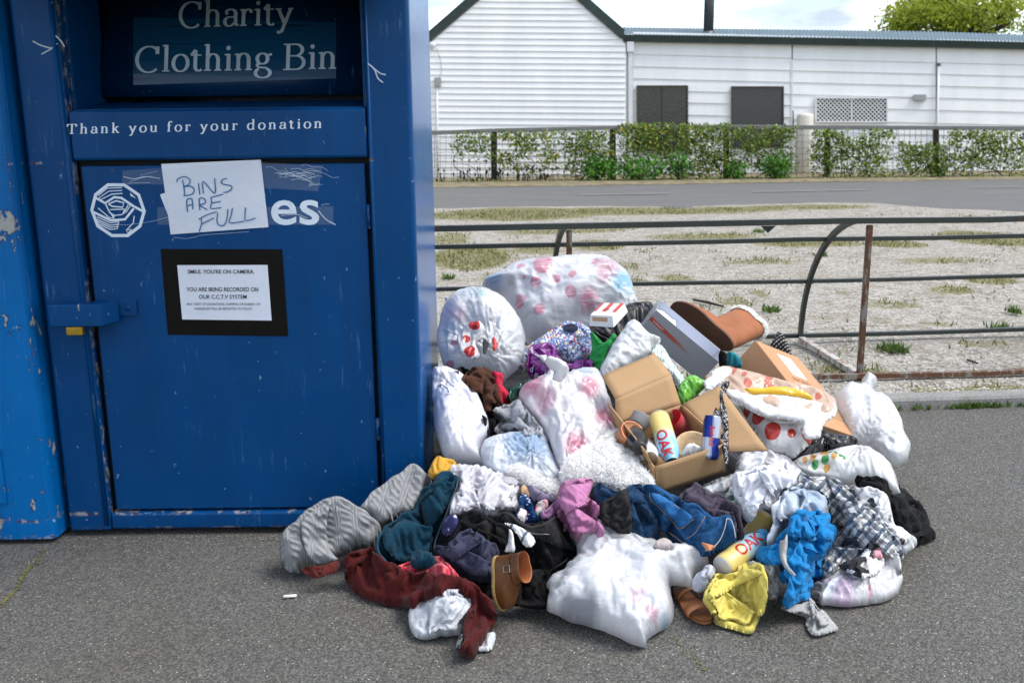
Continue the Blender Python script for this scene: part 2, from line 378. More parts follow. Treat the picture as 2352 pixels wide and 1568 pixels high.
def put_strokes(name, strokes, fn, m, parent, stagger=0.00012):
    b = MB()
    for k, (P, Q) in enumerate(strokes):
        b.add([fn(p[0], p[1], 0.0004 + stagger * (k % 7)) for p in P], Q)
    return b.build(name, m, parent)
def serif_on(name, s, x0, y0, x1, y1, h, place, m, parent, **kw):
    st, w = serif_text(s, **kw)
    def fn(u, v, off):
        t = u / w; return place(x0 + (x1 - x0) * t + v * h * 0.03, y0 + (y1 - y0) * t - v * h, off)
    return put_strokes(name, st, fn, m, parent)
serif_on('lettering', 'Charity', 408, 64, 674, 57, 86, lambda x, y, o: hatch_pt(x, y, o + .003), M_LETTERDIM, bin_)
serif_on('lettering', 'Clothing Bin', 308, 166, 776, 158, 86, lambda x, y, o: hatch_pt(x, y, o + .003), M_LETTERDIM, bin_)
def front_pt(x, y, off=0.0): return atY(x, y, YB - 0.0002 - off)
serif_on('lettering', 'Thank you for your donation', 153, 308, 740, 294, 33, lambda x, y, o: front_pt(x, y, o - 0.0018), M_LETTER, bin_, thick=.12, thin=.045, track=.17)

# decal sheet behind the hatch lettering
t = NT('clear_decal'); t.inp('Base Color', (0.004, 0.05, 0.12, 1)); t.inp('Roughness', 0.25); M_DECAL = t.m
dq = [hatch_pt(*p, 0.0002) for p in ((306, 40), (306, 196), (772, 180), (772, 52))]
rowsV = []; 
for i in range(7):
    u = i / 6
    for e in (0, 1):
        X = 306 if e == 0 else 772; Y0, Y1 = ((40, 196) if e == 0 else (52, 180)); rowsV.append(hatch_pt(X, Y0 + (Y1 - Y0) * u, 0.0003))
mesh_obj('decal_sheet', rowsV, [(2 * i, 2 * i + 2, 2 * i + 3, 2 * i + 1) for i in range(6)], M_DECAL, bin_)

def poly_strip(pts, w, fn, b, k=0):
    p = np.array(pts, float); d = np.gradient(p, axis=0); d /= np.maximum(np.linalg.norm(d, axis=1, keepdims=True), 1e-6)
    nr = np.stack([-d[:, 1], d[:, 0]], 1); n = len(p)
    A = p + nr * w / 2; B = p - nr * w / 2
    b.add([fn(q[0], q[1], 0.0004 + 0.00011 * (k % 9)) for q in list(A) + list(B)], [(i, i + 1, n + i + 1, n + i) for i in range(n - 1)])
def smooth_poly(pts, n=5):
    p = np.array(pts, float)
    if len(p) < 3: return p
    q = np.vstack([2 * p[0] - p[1], p, 2 * p[-1] - p[-2]]); out = []
    for i in range(1, len(q) - 2):
        for t in np.linspace(0, 1, n, endpoint=False):
            a, b_, c, d = q[i - 1], q[i], q[i + 1], q[i + 2]
            out.append(0.5 * (2 * b_ + (c - a) * t + (2 * a - 5 * b_ + 4 * c - d) * t * t + (3 * b_ - a - 3 * c + d) * t ** 3))
    out.append(p[-1]); return np.array(out)
zl = lambda x, y: (188.1 + .248 * x, 357.5 + .248 * y)         # close-up of the logo row
def door_pt(x, y, off=0.0): return atY(x, y, YD - 0.0002 - off)
dz = lambda x, y, o=0.0: door_pt(*zl(x, y), o)
# emblem: ten-sided ring with hands round a cup
b = MB()
ring = [(235, 257), (395, 257), (537, 355), (592, 515), (550, 662), (430, 754), (275, 754), (135, 660), (77, 503), (115, 352)]
cx, cy = 335, 505
inn = [(cx + (x - cx) * .885, cy + (y - cy) * .885) for x, y in ring]
b.add([dz(*p, .0004) for p in ring + inn], [(i, (i + 1) % 10, 10 + (i + 1) % 10, 10 + i) for i in range(10)])
lines = [([(150, 372), (235, 303), (370, 297)], 8), ([(158, 392), (250, 330), (372, 322)], 8), ([(170, 410), (275, 358), (376, 350)], 9),
         ([(118, 385), (215, 440), (300, 385), (365, 392), (480, 470), (565, 515)], 22), ([(215, 440), (255, 520), (300, 570)], 12),
         ([(245, 448), (320, 418), (388, 438), (378, 478), (280, 470), (245, 448)], 13), ([(262, 500), (398, 496)], 9),
         ([(100, 520), (270, 600), (400, 590), (480, 490)], 22), ([(150, 485), (255, 575), (295, 580), (300, 550), (255, 530)], 9), ([(270, 540), (290, 575)], 8),
         ([(385, 540), (430, 455)], 10), ([(405, 530), (455, 455)], 9), ([(300, 555), (375, 545), (395, 500)], 9),
         ([(140, 568), (265, 622), (340, 612)], 9), ([(140, 590), (262, 645), (335, 636)], 9), ([(146, 610), (262, 664), (332, 657)], 9), ([(155, 632), (262, 684), (328, 678), (342, 612)], 9),
         ([(485, 558), (475, 625), (412, 690), (425, 718), (458, 690)], 10), ([(425, 690), (455, 680), (460, 700)], 7)]
for k, (pl, w) in enumerate(lines): poly_strip(pl, w, dz, b, k + 1)
b.add([dz(*p, .0013) for p in ((445, 343), (505, 398), (450, 372))], [(0, 2, 1)])
b.build('emblem', M_LETTER, door)
# big sans letters beside the notice
def text_mesh(s, size=1.0, offset=0.0, space=1.0, align='LEFT', shear=0.0):
    cu = bpy.data.curves.new('t', 'FONT'); cu.body = s; cu.size = size; cu.offset = offset; cu.space_character = space
    cu.align_x = align; cu.resolution_u = 4; cu.shear = shear
    o = bpy.data.objects.new('t', cu); COL.objects.link(o)
    dg = bpy.context.evaluated_depsgraph_get(); ev = o.evaluated_get(dg); me = ev.to_mesh()
    V = np.array([v.co[:] for v in me.vertices]) if len(me.vertices) else np.zeros((0, 3)); Fc = [tuple(p.vertices) for p in me.polygons]
    ev.to_mesh_clear(); bpy.data.objects.remove(o); bpy.data.curves.remove(cu)
    return V[:, :2], Fc
def sans_on(name, s, quad, place, m, parent, offset=0.02, space=1.0, off=0.0006):
    """fit a line of sans text into a photo quad (bottom-left, bottom-right, height px)"""
    V, Fc = text_mesh(s, 1.0, offset, space)
    x0, x1 = V[:, 0].min(), V[:, 0].max(); y0 = 0.0; y1 = max(V[:, 1].max(), 1e-3)
    (ax, ay), (bx, by), h = quad
    P = []
    for x, y in V:
        u = (x - x0) / (x1 - x0); v = y / y1; P.append(place(ax + (bx - ax) * u + v * h * (ay - by) / max(1, (bx - ax)) * -1, ay + (by - ay) * u - v * h, off))
    return mesh_obj(name, P, Fc, m, parent)
sans_on('lettering', 'es', (zl(1752, 634), zl(2198, 632), 55), door_pt, M_LETTER, door, offset=0.012)
b = MB(); poly_strip([(748, 352), (765, 400), (830, 560), (880, 660)], 52, dz, b, 3); b.build('lettering', M_LETTER, door)
b = MB(); poly_strip([(1670, 340), (1690, 372)], 26, dz, b, 4); b.build('lettering', M_LETTER, door)

# lock box and padlock
z2 = lambda x, y: (x * .48, 564.5 + y * .48)
pl_ = lambda x, y, Y: atY(*z2(x, y), Y)
a0 = pl_(225, 290, YB - .06); a1 = pl_(490, 385, YB - .06)
X0, X1 = a0[0], a1[0]; Z1, Z0 = a0[2] + .004, a1[2] - .001
lb = MB(); lb.hexa([(X0, YB - .06, Z0), (X1, YB - .06, Z0), (X1 + .03, YB - .001, Z0 + .004), (X0, YB - .001, Z0), (X0, YB - .06, Z1), (X1, YB - .06, Z1), (X1 + .03, YB - .001, Z1), (X0, YB - .001, Z1)])
lock = lb.build('lock_box', M_BLUE, bin_, bevel=0.004)
p0 = pl_(520, 335, YD - .006); p1 = pl_(650, 256, YD - .006)
hasp = box('hasp_plate', p0[0], p1[0], YD - .008, YD - .001, p0[2], p1[2], M_BLUE, bin_, bevel=0.002)
rp = pl_(612, 297, YD - .008); v, f = lathe_vf([(0.0085, 0), (0.008, .003), (0.005, .006), (0.0004, .007)], 14)
mesh_obj('rivet', xf(frame(rp, (0, -1, 0)), v), f, M_BLUE, hasp, smooth=True)
q0 = pl_(322, 428, YB - .045); q1 = pl_(395, 380, YB - .045)
box('padlock', q0[0], q1[0], YB - .052, YB - .03, q0[2], Z0 - .0005, M_BRASS, bin_, bevel=0.004)
# weld spots and hinge pins on the door side
for zz in (0.3, 0.95): tube('hinge', [(DX1 - .006, YB + .012, zz), (DX1 - .006, YB + .012, zz + .07)], .006, M_BLUE, bin_)

# ---------------------------------------------------------------- paper notices
def paper_mat(name, col):
    t = NT(name); c = t.coord(); t.inp('Base Color', t.mix(t.noise(c, 14, 4), col, tuple(x * .9 for x in col))); t.inp('Roughness', 0.6)
    t.bump(t.noise(c, 18, 3, 0.5, 0.6), 0.35, 0.006); return t.m
M_PAPER = paper_mat('white_paper', (0.66, 0.70, 0.80)); M_INK = simple('blue_marker', (0.01, 0.12, 0.30), 0.5); M_BLACKINK = simple('black_print', (0.02, 0.02, 0.025), 0.5)
M_TAPEBLK = simple('black_tape', (0.004, 0.0035, 0.003), 0.5, var=.3, scale=20, spec=.12)
t = NT('clear_tape'); t.inp('Base Color', (0.75, 0.85, 0.95, 1)); t.inp('Roughness', 0.18); t.inp('Alpha', 0.07); t.bump(t.noise(t.coord(), 90, 3, .5, 1.0), .5, .004); M_TAPE = t.m
t = NT('tape_crease'); t.inp('Base Color', (0.7, 0.82, 0.92, 1)); t.inp('Roughness', 0.25); t.inp('Alpha', 0.55); M_CREASE = t.m
def sheet(name, quad, lift, m, n=(14, 10), curl=0.0015, parent=None, place=door_pt):
    """thin sheet spanning four photo corners TL TR BR BL, gently cockled"""
    (ax, ay), (bx, by), (cx, cy), (dx, dy) = quad; V = []; Fc = []
    for j in range(n[1] + 1):
        for i in range(n[0] + 1):
            u = i / n[0]; v = j / n[1]
            x = (ax * (1 - u) + bx * u) * (1 - v) + (dx * (1 - u) + cx * u) * v; y = (ay * (1 - u) + by * u) * (1 - v) + (dy * (1 - u) + cy * u) * v
            V.append(place(x, y, lift + curl * (0.5 + 0.5 * math.sin(5 * u + 7 * v + 2 * math.sin(4 * v))) * (0.3 + v * (1 - v) * 3)))
    w = n[0] + 1
    for j in range(n[1]):
        for i in range(n[0]): Fc.append((j * w + i, (j + 1) * w + i, (j + 1) * w + i + 1, j * w + i + 1))
    return mesh_obj(name, V, Fc, m, parent, smooth=True)
nb = sheet('handwritten_notice', [zl(734, 78), zl(1657, 38), zl(1728, 662), zl(822, 730)], 0.0032, M_PAPER)
tag(nb, 'white paper taped to the bin door, handwritten BINS ARE FULL in blue', 'notice')
hand = [[(878, 245), (890, 215), (950, 195), (1000, 225), (985, 270), (945, 285)], [(930, 225), (945, 300), (950, 372)], [(945, 285), (1010, 285), (1040, 320), (1015, 360), (940, 372)],
        [(1078, 255), (1092, 362)], [(1125, 352), (1122, 240), (1230, 350), (1228, 210)], [(1345, 212), (1300, 225), (1300, 262), (1380, 280), (1385, 310), (1345, 338), (1310, 340)],
        [(978, 522), (970, 420), (1000, 397), (1020, 410), (1028, 498)], [(978, 462), (1028, 455)], [(1092, 505), (1088, 400), (1135, 402), (1140, 440), (1095, 460), (1160, 502)],
        [(1195, 385), (1200, 440), (1195, 490), (1292, 482)], [(1195, 388), (1305, 358)], [(1200, 440), (1285, 425)],
        [(1085, 705), (1105, 640), (1105, 570)], [(1080, 590), (1160, 548), (1250, 520)], [(1110, 632), (1222, 578)], [(1258, 530), (1250, 600), (1270, 645), (1320, 640), (1345, 570), (1350, 495)],
        [(1395, 485), (1380, 560), (1370, 622), (1505, 608)], [(1515, 480), (1510, 545), (1518, 602), (1608, 578)]]
b = MB()
for k, s in enumerate(hand): poly_strip(smooth_poly(s), 11, lambda x, y, o: dz(x, y, o + .0055), b, k)
b.build('handwriting', M_INK, nb)
for q in ([zl(375, 140), zl(1560, 60), zl(1560, 260), zl(375, 270)], [zl(1640, 60), zl(2230, 95), zl(2190, 330), zl(1690, 300)], [zl(700, 480), zl(2330, 470), zl(2330, 640), zl(700, 640)]):
    sheet('clear_tape', q, 0.0062, M_TAPE, (10, 3), 0.0008, nb)
rr = random.Random(3)
def crease(pts, w, k, n=4):
    b = MB(); poly_strip(smooth_poly(pts, n), w, lambda x, y, o: dz(x, y, o + .0075), b, k); b.build('tape_crease', M_CREASE, nb)
for k in range(16):
    x = rr.uniform(1690, 2100); y = rr.uniform(80, 230); n = rr.randint(3, 5); pts = [(x, y)]
    for i in range(n): pts.append((pts[-1][0] + rr.uniform(30, 90), pts[-1][1] + rr.uniform(-22, 40)))
    crease(pts, rr.uniform(2, 5), k, 3)
for k, (pts, w) in enumerate((([(385, 195), (480, 215), (590, 195), (720, 212)], 7), ([(440, 245), (540, 210), (640, 190)], 4), ([(540, 185), (610, 165), (700, 145)], 3), ([(420, 258), (530, 252), (630, 250)], 3),
            ([(2190, 510), (2260, 590), (2350, 640)], 10), ([(2215, 460), (2250, 450), (2295, 450)], 4), ([(830, 560), (640, 610), (440, 640), (340, 638)], 3), ([(850, 755), (960, 768), (1060, 750), (1120, 735), (1400, 715), (1550, 705)], 3),
            ([(1845, 555), (1990, 545), (2090, 580)], 5))): crease(pts, w, k)
# other tape scraps stuck on the bin
for nm, pl, lab in (('tape_scrap', [[(75, 95), (95, 105), (120, 112)], [(95, 125), (118, 112), (132, 100)], [(125, 80), (140, 95), (148, 108)]], 'crumpled clear tape scrap on the left edge panel of the bin'),
                    ('tape_scrap', [[(845, 146), (860, 160), (868, 180), (880, 190)], [(850, 150), (872, 168), (886, 172)]], 'crumpled clear tape scrap on the right edge panel of the bin')):
    b = MB()
    for k, s in enumerate(pl): poly_strip(smooth_poly(s, 4), 3.2, lambda x, y, o: front_pt(x, y, o + .001), b, k)
    tag(b.build(nm, M_CREASE), lab, 'tape')

# camera warning sign
tp = [(368.6, 571.7), (648, 572.5), (662, 772), (385.5, 768.5)]
sg = sheet('camera_warning_sign', tp, 0.0012, M_TAPEBLK, (10, 8), 0.0006)
tag(sg, 'printed camera warning sign framed in black tape on the bin door', 'sign')
sheet('paper', [(407, 609), (614.5, 608.5), (624, 736), (418.5, 733.5)], 0.0022, M_PAPER, (8, 6), 0.0006, sg)
sp = lambda x, y, o=0.0: door_pt(x, y, .0034 + o)
for s, x0, x1, y, h in (("SMILE, YOU'RE ON CAMERA.", 431, 584, 628, 9.0), ("YOU ARE BEING RECORDED ON", 428, 593, 669, 9.2), ("OUR C.C.T.V SYSTEM", 457, 566.5, 686, 9.2),
                        ("ANY THEFT OF DONATIONS, DUMPING OF RUBBISH OR", 428, 598, 701, 5.4), ("VANDALISM WILL BE REPORTED TO POLICE.", 446, 580, 711.5, 5.4)):
    sans_on('printing', s, ((x0, y), (x1, y), h), sp, M_BLACKINK, sg, offset=0.012 if h > 6 else 0.0)

# ---------------------------------------------------------------- neighbouring older bin
LX = -1.411; LY = 2.815
ob = thing('worn_blue_bin', (-2.0, 3.2, 0), 'brighter blue bin with chipped paint beside the larger bin', 'donation bin')
o_ = MB()
o_.hexa([(-2.55, LY, .012), (LX - .012, LY, .012), (LX, LY + .02, .012), (-2.55, LY + .02, .012), (-2.55, LY, 1.9), (LX - .012, LY, 1.9), (LX, LY + .02, 1.9), (-2.55, LY + .02, 1.9)])
o_.build('front_panel', M_BLUE2, ob, bevel=0.004)
box('side_panel', LX - .01, LX, LY + .0205, 3.55, .012, 1.9, M_BLUE2, ob, bevel=0.003)
box('back_panel', -2.55, LX - .011, 3.54, 3.55, .012, 1.9, M_BLUE2, ob)
box('side_panel', -2.56, -2.5505, LY, 3.55, .012, 1.9, M_BLUE2, ob)
box('roof', -2.58, LX + .02, LY - .03, 3.57, 1.902, 1.95, M_BLUE2, ob, bevel=.005)
box('hatch', -2.3, float(atY(10, 1100, LY)[0]), LY - .006, LY - .001, float(atY(10, 1155, LY)[2]), float(atY(10, 1030, LY)[2]), M_BLUE2, ob, bevel=.002)
# ---------------------------------------------------------------- numpy noise
_perm = np.random.default_rng(11).permutation(256)
_perm = np.concatenate([_perm, _perm, _perm])
_rnd = np.random.default_rng(12).uniform(-1, 1, 256)
def vnoise(x, y, z=0.0):
    x, y, z = np.broadcast_arrays(np.asarray(x, float), np.asarray(y, float), np.asarray(z, float))
    xi = np.floor(x).astype(int); yi = np.floor(y).astype(int); zi = np.floor(z).astype(int)
    fx = x - xi; fy = y - yi; fz = z - zi
    fx = fx * fx * fx * (fx * (fx * 6 - 15) + 10); fy = fy * fy * fy * (fy * (fy * 6 - 15) + 10); fz = fz * fz * fz * (fz * (fz * 6 - 15) + 10)
    def h(a, b, c): return _rnd[_perm[_perm[_perm[a & 255] + (b & 255)] + (c & 255)]]
    r = 0
    for dx, wx in ((0, 1 - fx), (1, fx)):
        for dy, wy in ((0, 1 - fy), (1, fy)):
            for dz, wz in ((0, 1 - fz), (1, fz)): r = r + wx * wy * wz * h(xi + dx, yi + dy, zi + dz)
    return r
def fbm(x, y, z=0.0, o=4, g=0.5):
    r = 0; a = 1.0; k = 1.0
    for i in range(o): r = r + a * vnoise(np.asarray(x) * k + 7.3 * i, np.asarray(y) * k - 3.1 * i, np.asarray(z) * k + i); a *= g; k *= 2.03
    return r

# ---------------------------------------------------------------- ground, apron, kerb, yard, road
t = NT('asphalt'); c = t.coord()
agg = t.voro(c, 230.0, 'Color'); aggd = t.voro(c, 230.0, 'Distance')
bw = t.n('RGBToBW'); t.set(bw.inputs[0], agg)
col = t.ramp(bw.outputs[0], [(0.2, (0.054, 0.053, 0.050)), (0.42, (0.080, 0.078, 0.074)), (0.6, (0.105, 0.102, 0.096)), (0.74, (0.130, 0.127, 0.119)), (1.0, (0.18, 0.175, 0.16))], 'LINEAR')
spk = t.voro(c, 95.0, 'Distance'); spc = t.n('RGBToBW'); t.set(spc.inputs[0], t.voro(c, 95.0, 'Color')); col = t.mix(t.math('MULTIPLY', t.math('LESS_THAN', spk, .2), t.math('GREATER_THAN', spc.outputs[0], .74)), col, (.40, .385, .35))
big = t.noise(c, 1.7, 5, 0.6)
col = t.mix(t.ramp(big, [(0.35, 0), (0.7, 0.55)]), col, t.mix(1.0, col, (0.86, 0.8, 0.66), 'MULTIPLY'))
fine = t.noise(c, 420, 2, .6); col = t.mix(0.3, col, t.mix(1.0, col, t.ramp(fine, [(0.3, 0.55), (0.7, 1.45)]), 'MULTIPLY'))
st = t.noise(t.coord(scale=(1, 1, 1)), 6.5, 4, .6); col = t.mix(t.math('MULTIPLY', t.ramp(st, [(0.68, 0), (0.75, 1)]), .35), col, (0.10, 0.075, 0.045))
t.inp('Base Color', col); t.inp('Roughness', t.ramp(bw.outputs[0], [(0, .95), (.9, .75), (1, .45)])); t.inp('Specular IOR Level', 0.3)
h = t.math('ADD', t.math('MULTIPLY', aggd, -1.0), t.math('MULTIPLY', t.noise(c, 90, 3, .6), 0.9)); t.bump(h, 0.5, 0.005)
M_ASPH = t.m
t = NT('road_asphalt'); c = t.coord(); n1 = t.noise(c, 60, 4, .7); n2 = t.noise(t.coord(scale=(.35, 1.6, 1)), 2.0, 4, .6)
t.inp('Base Color', t.mix(t.ramp(n2, [(0.3, 0), (0.7, 1)]), t.mix(n1, (.070, .069, .067), (.108, .106, .103)), t.mix(n1, (.095, .094, .091), (.14, .138, .134)))); t.inp('Roughness', .9); t.bump(n1, .4, .01); M_ROAD = t.m
t = NT('concrete'); c = t.coord(); n1 = t.noise(c, 9, 6, .65); n2 = t.noise(c, 120, 3, .6)
cc = t.mix(n1, (.09, .085, .075), (.25, .24, .215)); cc = t.mix(.3, cc, t.ramp(n2, [(.3, .08), (.7, .5)]))
cc = t.mix(t.ramp(t.noise(t.coord(scale=(1, 1, .5)), 14, 4, .6), [(.55, 0), (.72, .6)]), cc, (.05, .06, .02))
t.inp('Base Color', cc); t.inp('Roughness', .92); t.bump(n2, .5, .006); M_CONC = t.m
t = NT('pale_gravel'); c = t.coord()
vc = t.voro(c, 62, 'Color'); vb = t.n('RGBToBW'); t.set(vb.inputs[0], vc)
stone = t.ramp(vb.outputs[0], [(0.0, (.08, .07, .055)), (.3, (.20, .182, .155)), (.6, (.34, .315, .28)), (.9, (.48, .45, .41))])
d1 = t.noise(c, 3.2, 6, .62); stone = t.mix(t.ramp(d1, [(.40, 0), (.66, .55)]), stone, t.mix(t.noise(c, 30, 4, .6), (.31, .285, .25), (.46, .43, .39)))
d2 = t.noise(t.coord(scale=(1, 1.6, 1)), 9.0, 5, .7); stone = t.mix(t.ramp(d2, [(.5, 0), (.68, .8)]), stone, (.14, .115, .07))
d3 = t.noise(t.coord(scale=(1, 1.3, 1)), 26, 5, .75); stone = t.mix(t.math('MULTIPLY', t.ramp(d3, [(.54, 0), (.62, 1)]), t.ramp(t.noise(c, 1.6, 4, .6), [(.38, .25), (.62, .95)])), stone, t.mix(t.noise(c, 7, 3), (.055, .045, .028), (.12, .10, .045)))
d4 = t.noise(c, 2.4, 5, .65); stone = t.mix(t.math('MULTIPLY', t.ramp(d4, [(.52, 0), (.68, 1)]), .5), stone, (.17, .145, .085))
ga = t.n('Attribute', attribute_name='grass').outputs['Fac']
gn = t.noise(c, 14, 5, .7); gm = t.ramp(t.math('ADD', ga, t.math('MULTIPLY', t.math('SUBTRACT', gn, .5), 1.1)), [(.22, 0), (.5, 1)])
gcol = t.mix(t.noise(c, 5, 4, .6), (.10, .105, .022), t.mix(t.noise(c, 22, 3, .6), (.15, .135, .035), (.21, .165, .06)))
t.inp('Base Color', t.mix(t.math('MULTIPLY', gm, .8), stone, gcol)); t.inp('Roughness', .95)
t.bump(t.math('ADD', t.voro(c, 62, 'Distance'), t.math('MULTIPLY', t.noise(c, 25, 4, .6), 1.2)), .8, .012); M_GRAVEL = t.m
M_EARTH = simple('earth', (.12, .13, .05), .95, var=.4, scale=3)

gr = mesh_obj('ground', [(-300, -60, -.03), (300, -60, -.03), (300, 600, -.03), (-300, 600, -.03)], [(0, 1, 2, 3)], M_EARTH); tag(gr, kind='structure')
K0 = np.array([1.68, 4.137]); KD = np.array([.9978, .066]); KN = np.array([-.066, .9978])
def kp(s, d): return K0 + KD * s + KN * d
ap = [(-9, -3), (12, -3)] + [tuple(kp(10.2, .02)), tuple(kp(-10.7, .02))]
# apron with gentle unevenness
nx, ny = 140, 60; V = []; Fc = []
for j in range(ny + 1):
    for i in range(nx + 1):
        u = i / nx; v = j / ny; x = -9 + 21 * u; y1 = (kp((x - K0[0]) / KD[0], .02))[1]; y = -3 + (y1 + 3) * v
        V.append((x, y, 0.0))
V = np.array(V); V[:, 2] = .0025 * fbm(V[:, 0] * 1.1, V[:, 1] * 1.1, 0, 2) - .0025
w = nx + 1; Fc = [(j * w + i, j * w + i + 1, (j + 1) * w + i + 1, (j + 1) * w + i) for j in range(ny) for i in range(nx)]
tag(mesh_obj('asphalt_apron', V, Fc, M_ASPH, smooth=True), kind='structure')
KH = .045
s_ = np.linspace(-10.6, 10.1, 140); prof = [(0.0, -.02), (0.004, KH - .012), (0.014, KH), (.098, KH), (.105, KH - .012), (.11, -.02)]
V = []; Fc = []
for s in s_:
    e = .004 * fbm(s * 1.7, 3.0, 0, 3)
    for d, z in prof: p = kp(s, d + e); V.append((p[0], p[1], z + .004 * vnoise(s * 2.3, 9.0)))
m = len(prof); Fc = [(i * m + k, (i + 1) * m + k, (i + 1) * m + k + 1, i * m + k + 1) for i in range(len(s_) - 1) for k in range(m - 1)]
tag(mesh_obj('kerb', V, Fc, M_CONC), kind='structure')
YZ = .03
# yard
def rd(x): return 0.0
pl0 = atZ(1000, 478, YZ); pl1 = atZ(1650, 472, YZ); pl2 = atZ(2000, 466, YZ); pl3 = atZ(2150, 478, YZ); pl4 = atZ(2352, 489, YZ)
RX = np.array([-30, pl0[0], pl1[0], pl2[0], pl3[0], pl4[0], 40]); RY = np.array([pl0[1] + .3, pl0[1], pl1[1], pl2[1], pl3[1], pl4[1], pl4[1] - 1.2])
def road_near(x): return np.interp(x, RX, RY)
patches = [(1300, 530, 180, 7, .5), (1750, 600, 120, 9, .45), (2150, 600, 120, 9, .45), (1200, 660, 90, 14, .5), (2050, 700, 90, 12, .45), (1450, 650, 60, 10, .5), (2250, 790, 80, 12, .4), (1170, 492, 200, 14, 1), (1500, 484, 320, 9, .9), (1840, 476, 200, 6, .6), (1080, 590, 95, 26, 1), (1030, 550, 60, 16, .5), (1370, 563, 70, 12, .9), (1230, 575, 70, 9, .6), (1620, 545, 150, 11, .55), (1850, 558, 150, 10, .7),
           (2058, 561, 75, 10, .95), (2270, 548, 110, 18, .9), (2185, 665, 50, 8, .8), (2275, 645, 65, 10, .75), (1930, 672, 25, 6, .5), (1745, 672, 30, 9, .6), (1690, 690, 50, 14, .5),
           (2290, 888, 90, 10, .9), (2130, 893, 60, 8, .6), (2010, 852, 50, 10, .7), (1900, 848, 40, 12, .8), (2040, 802, 22, 8, .7), (2150, 745, 60, 8, .4), (2250, 500, 60, 4, .6), (1420, 610, 60, 12, .4), (1550, 640, 50, 12, .5), (1120, 640, 40, 8, .4)]
def grass_mask(X, Y):
    r = np.zeros_like(X)
    for cx, cy, rx, ry, s in patches:
        p = atZ(cx, cy, YZ); px = atZ(cx + rx, cy, YZ)[0] - p[0]; py = atZ(cx, cy - ry, YZ)[1] - p[1]
        q = ((X - p[0]) / px) ** 2 + ((Y - p[1]) / py) ** 2
        r = np.maximum(r, s * np.clip(1.35 - q, 0, 1))
    return r
xs = np.arange(-5, 13.01, .1); vv = np.linspace(0, 1, 120) ** 1.35; V = []
XX, VV = np.meshgrid(xs, vv); Y0 = K0[1] + (XX - K0[0]) * .066 + .105; Y1 = road_near(XX) + .06 * fbm(XX * 1.5, 4.0, 0, 3); YY = Y0 + (Y1 - Y0) * VV
ZZ = YZ + .012 * fbm(XX * .9, YY * .9, 0, 3); ZZ -= .012 * (VV < .02)
V = np.stack([XX.ravel(), YY.ravel(), ZZ.ravel()], 1); w = len(xs); hh = len(vv)
Fc = [(j * w + i, j * w + i + 1, (j + 1) * w + i + 1, (j + 1) * w + i) for j in range(hh - 1) for i in range(w - 1)]
yard = mesh_obj('gravel_yard', V, Fc, M_GRAVEL, smooth=True, attr={'grass': grass_mask(V[:, 0], V[:, 1])}); tag(yard, kind='structure')
# road
FB0 = atZ(1000, 420, YZ); FB1 = atZ(2352, 406, YZ); FD = (FB1 - FB0)[:2]; FD /= np.linalg.norm(FD); FNn = np.array([FD[1], -FD[0]])  # FNn points to the camera
rb0 = atZ(1000, 432, YZ); rb1 = atZ(2352, 412, YZ)
xs = np.linspace(-30, 40, 141); far = rb0[1] + (xs - rb0[0]) * (rb1[1] - rb0[1]) / (rb1[0] - rb0[0])
V = [(x, road_near(x) - .5, .012) for x in xs] + [(x, road_near(x) + .02, YZ - .008) for x in xs] + [(x, y - .05, YZ + .004) for x, y in zip(xs, far)] + [(x, y + .25, YZ - .01) for x, y in zip(xs, far)]
n = len(xs); Fc = [(k * n + i, k * n + i + 1, (k + 1) * n + i + 1, (k + 1) * n + i) for k in range(3) for i in range(n - 1)]
tag(mesh_obj('road', V, Fc, M_ROAD, smooth=True), kind='structure')
M_LINE = simple('worn_road_paint', (.20, .20, .195), .8, var=.4, scale=6)
for xa, xb, ya, yb in ((1335, 1540, 447.5, 444.5), (1730, 1880, 441, 438.5), (1890, 1995, 438, 436.5), (2230, 2352, 431, 430)):
    a = atZ(xa, ya, YZ + .012); b_ = atZ(xb, yb, YZ + .012)
    ln = mesh_obj('road_marking', [a, b_, b_ + (0, .1, 0), a + (0, .1, 0)], [(0, 1, 2, 3)], M_LINE); tag(ln, kind='structure')
# verge between road and fence
V = []
for x, y in zip(xs, far):
    V += [(x, y + .02 + .06 * vnoise(x * 2, 1.0), YZ + .006), (x, y + .5, YZ + .03), (x, y + 9, YZ + .03)]
Fc = [(3 * i + k, 3 * i + 3 + k, 3 * i + 4 + k, 3 * i + 1 + k) for i in range(len(xs) - 1) for k in range(2)]
M_VERGE = simple('dry_verge', (.17, .14, .08), .95, var=.45, scale=5, bump=.5, bscale=12)
tag(mesh_obj('verge', V, Fc, M_VERGE), kind='structure')

# ---------------------------------------------------------------- railing: posts, quarter hoops and four long rails
t = NT('rusty_green_steel'); c = t.coord(); r1 = t.noise(c, 9, 6, .7); r2 = t.noise(t.coord(scale=(1, 1, .4)), 30, 4, .7)
rm = t.ramp(t.math('ADD', t.math('MULTIPLY', r1, .7), t.math('MULTIPLY', r2, .3)), [(.58, 0), (.66, 1)])
t.inp('Base Color', t.mix(rm, t.mix(r2, (.012, .017, .014), (.028, .036, .030)), t.mix(t.noise(c, 40, 4), (.06, .022, .009), (.15, .055, .02)))); t.inp('Roughness', t.mix(rm, (.5, .5, .5), (.9, .9, .9))); t.bump(r2, .4, .004); M_RAIL = t.m
t = NT('flaking_white_rust'); c = t.coord(); r1 = t.noise(t.coord(scale=(1, 1, .35)), 26, 5, .7); rm = t.ramp(r1, [(.42, 0), (.5, 1)])
t.inp('Base Color', t.mix(rm, t.mix(t.noise(c, 40, 4), (.12, .04, .012), (.27, .10, .03)), (.42, .41, .38))); t.inp('Roughness', .85); t.bump(r1, .6, .004); M_RUSTPOST = t.m
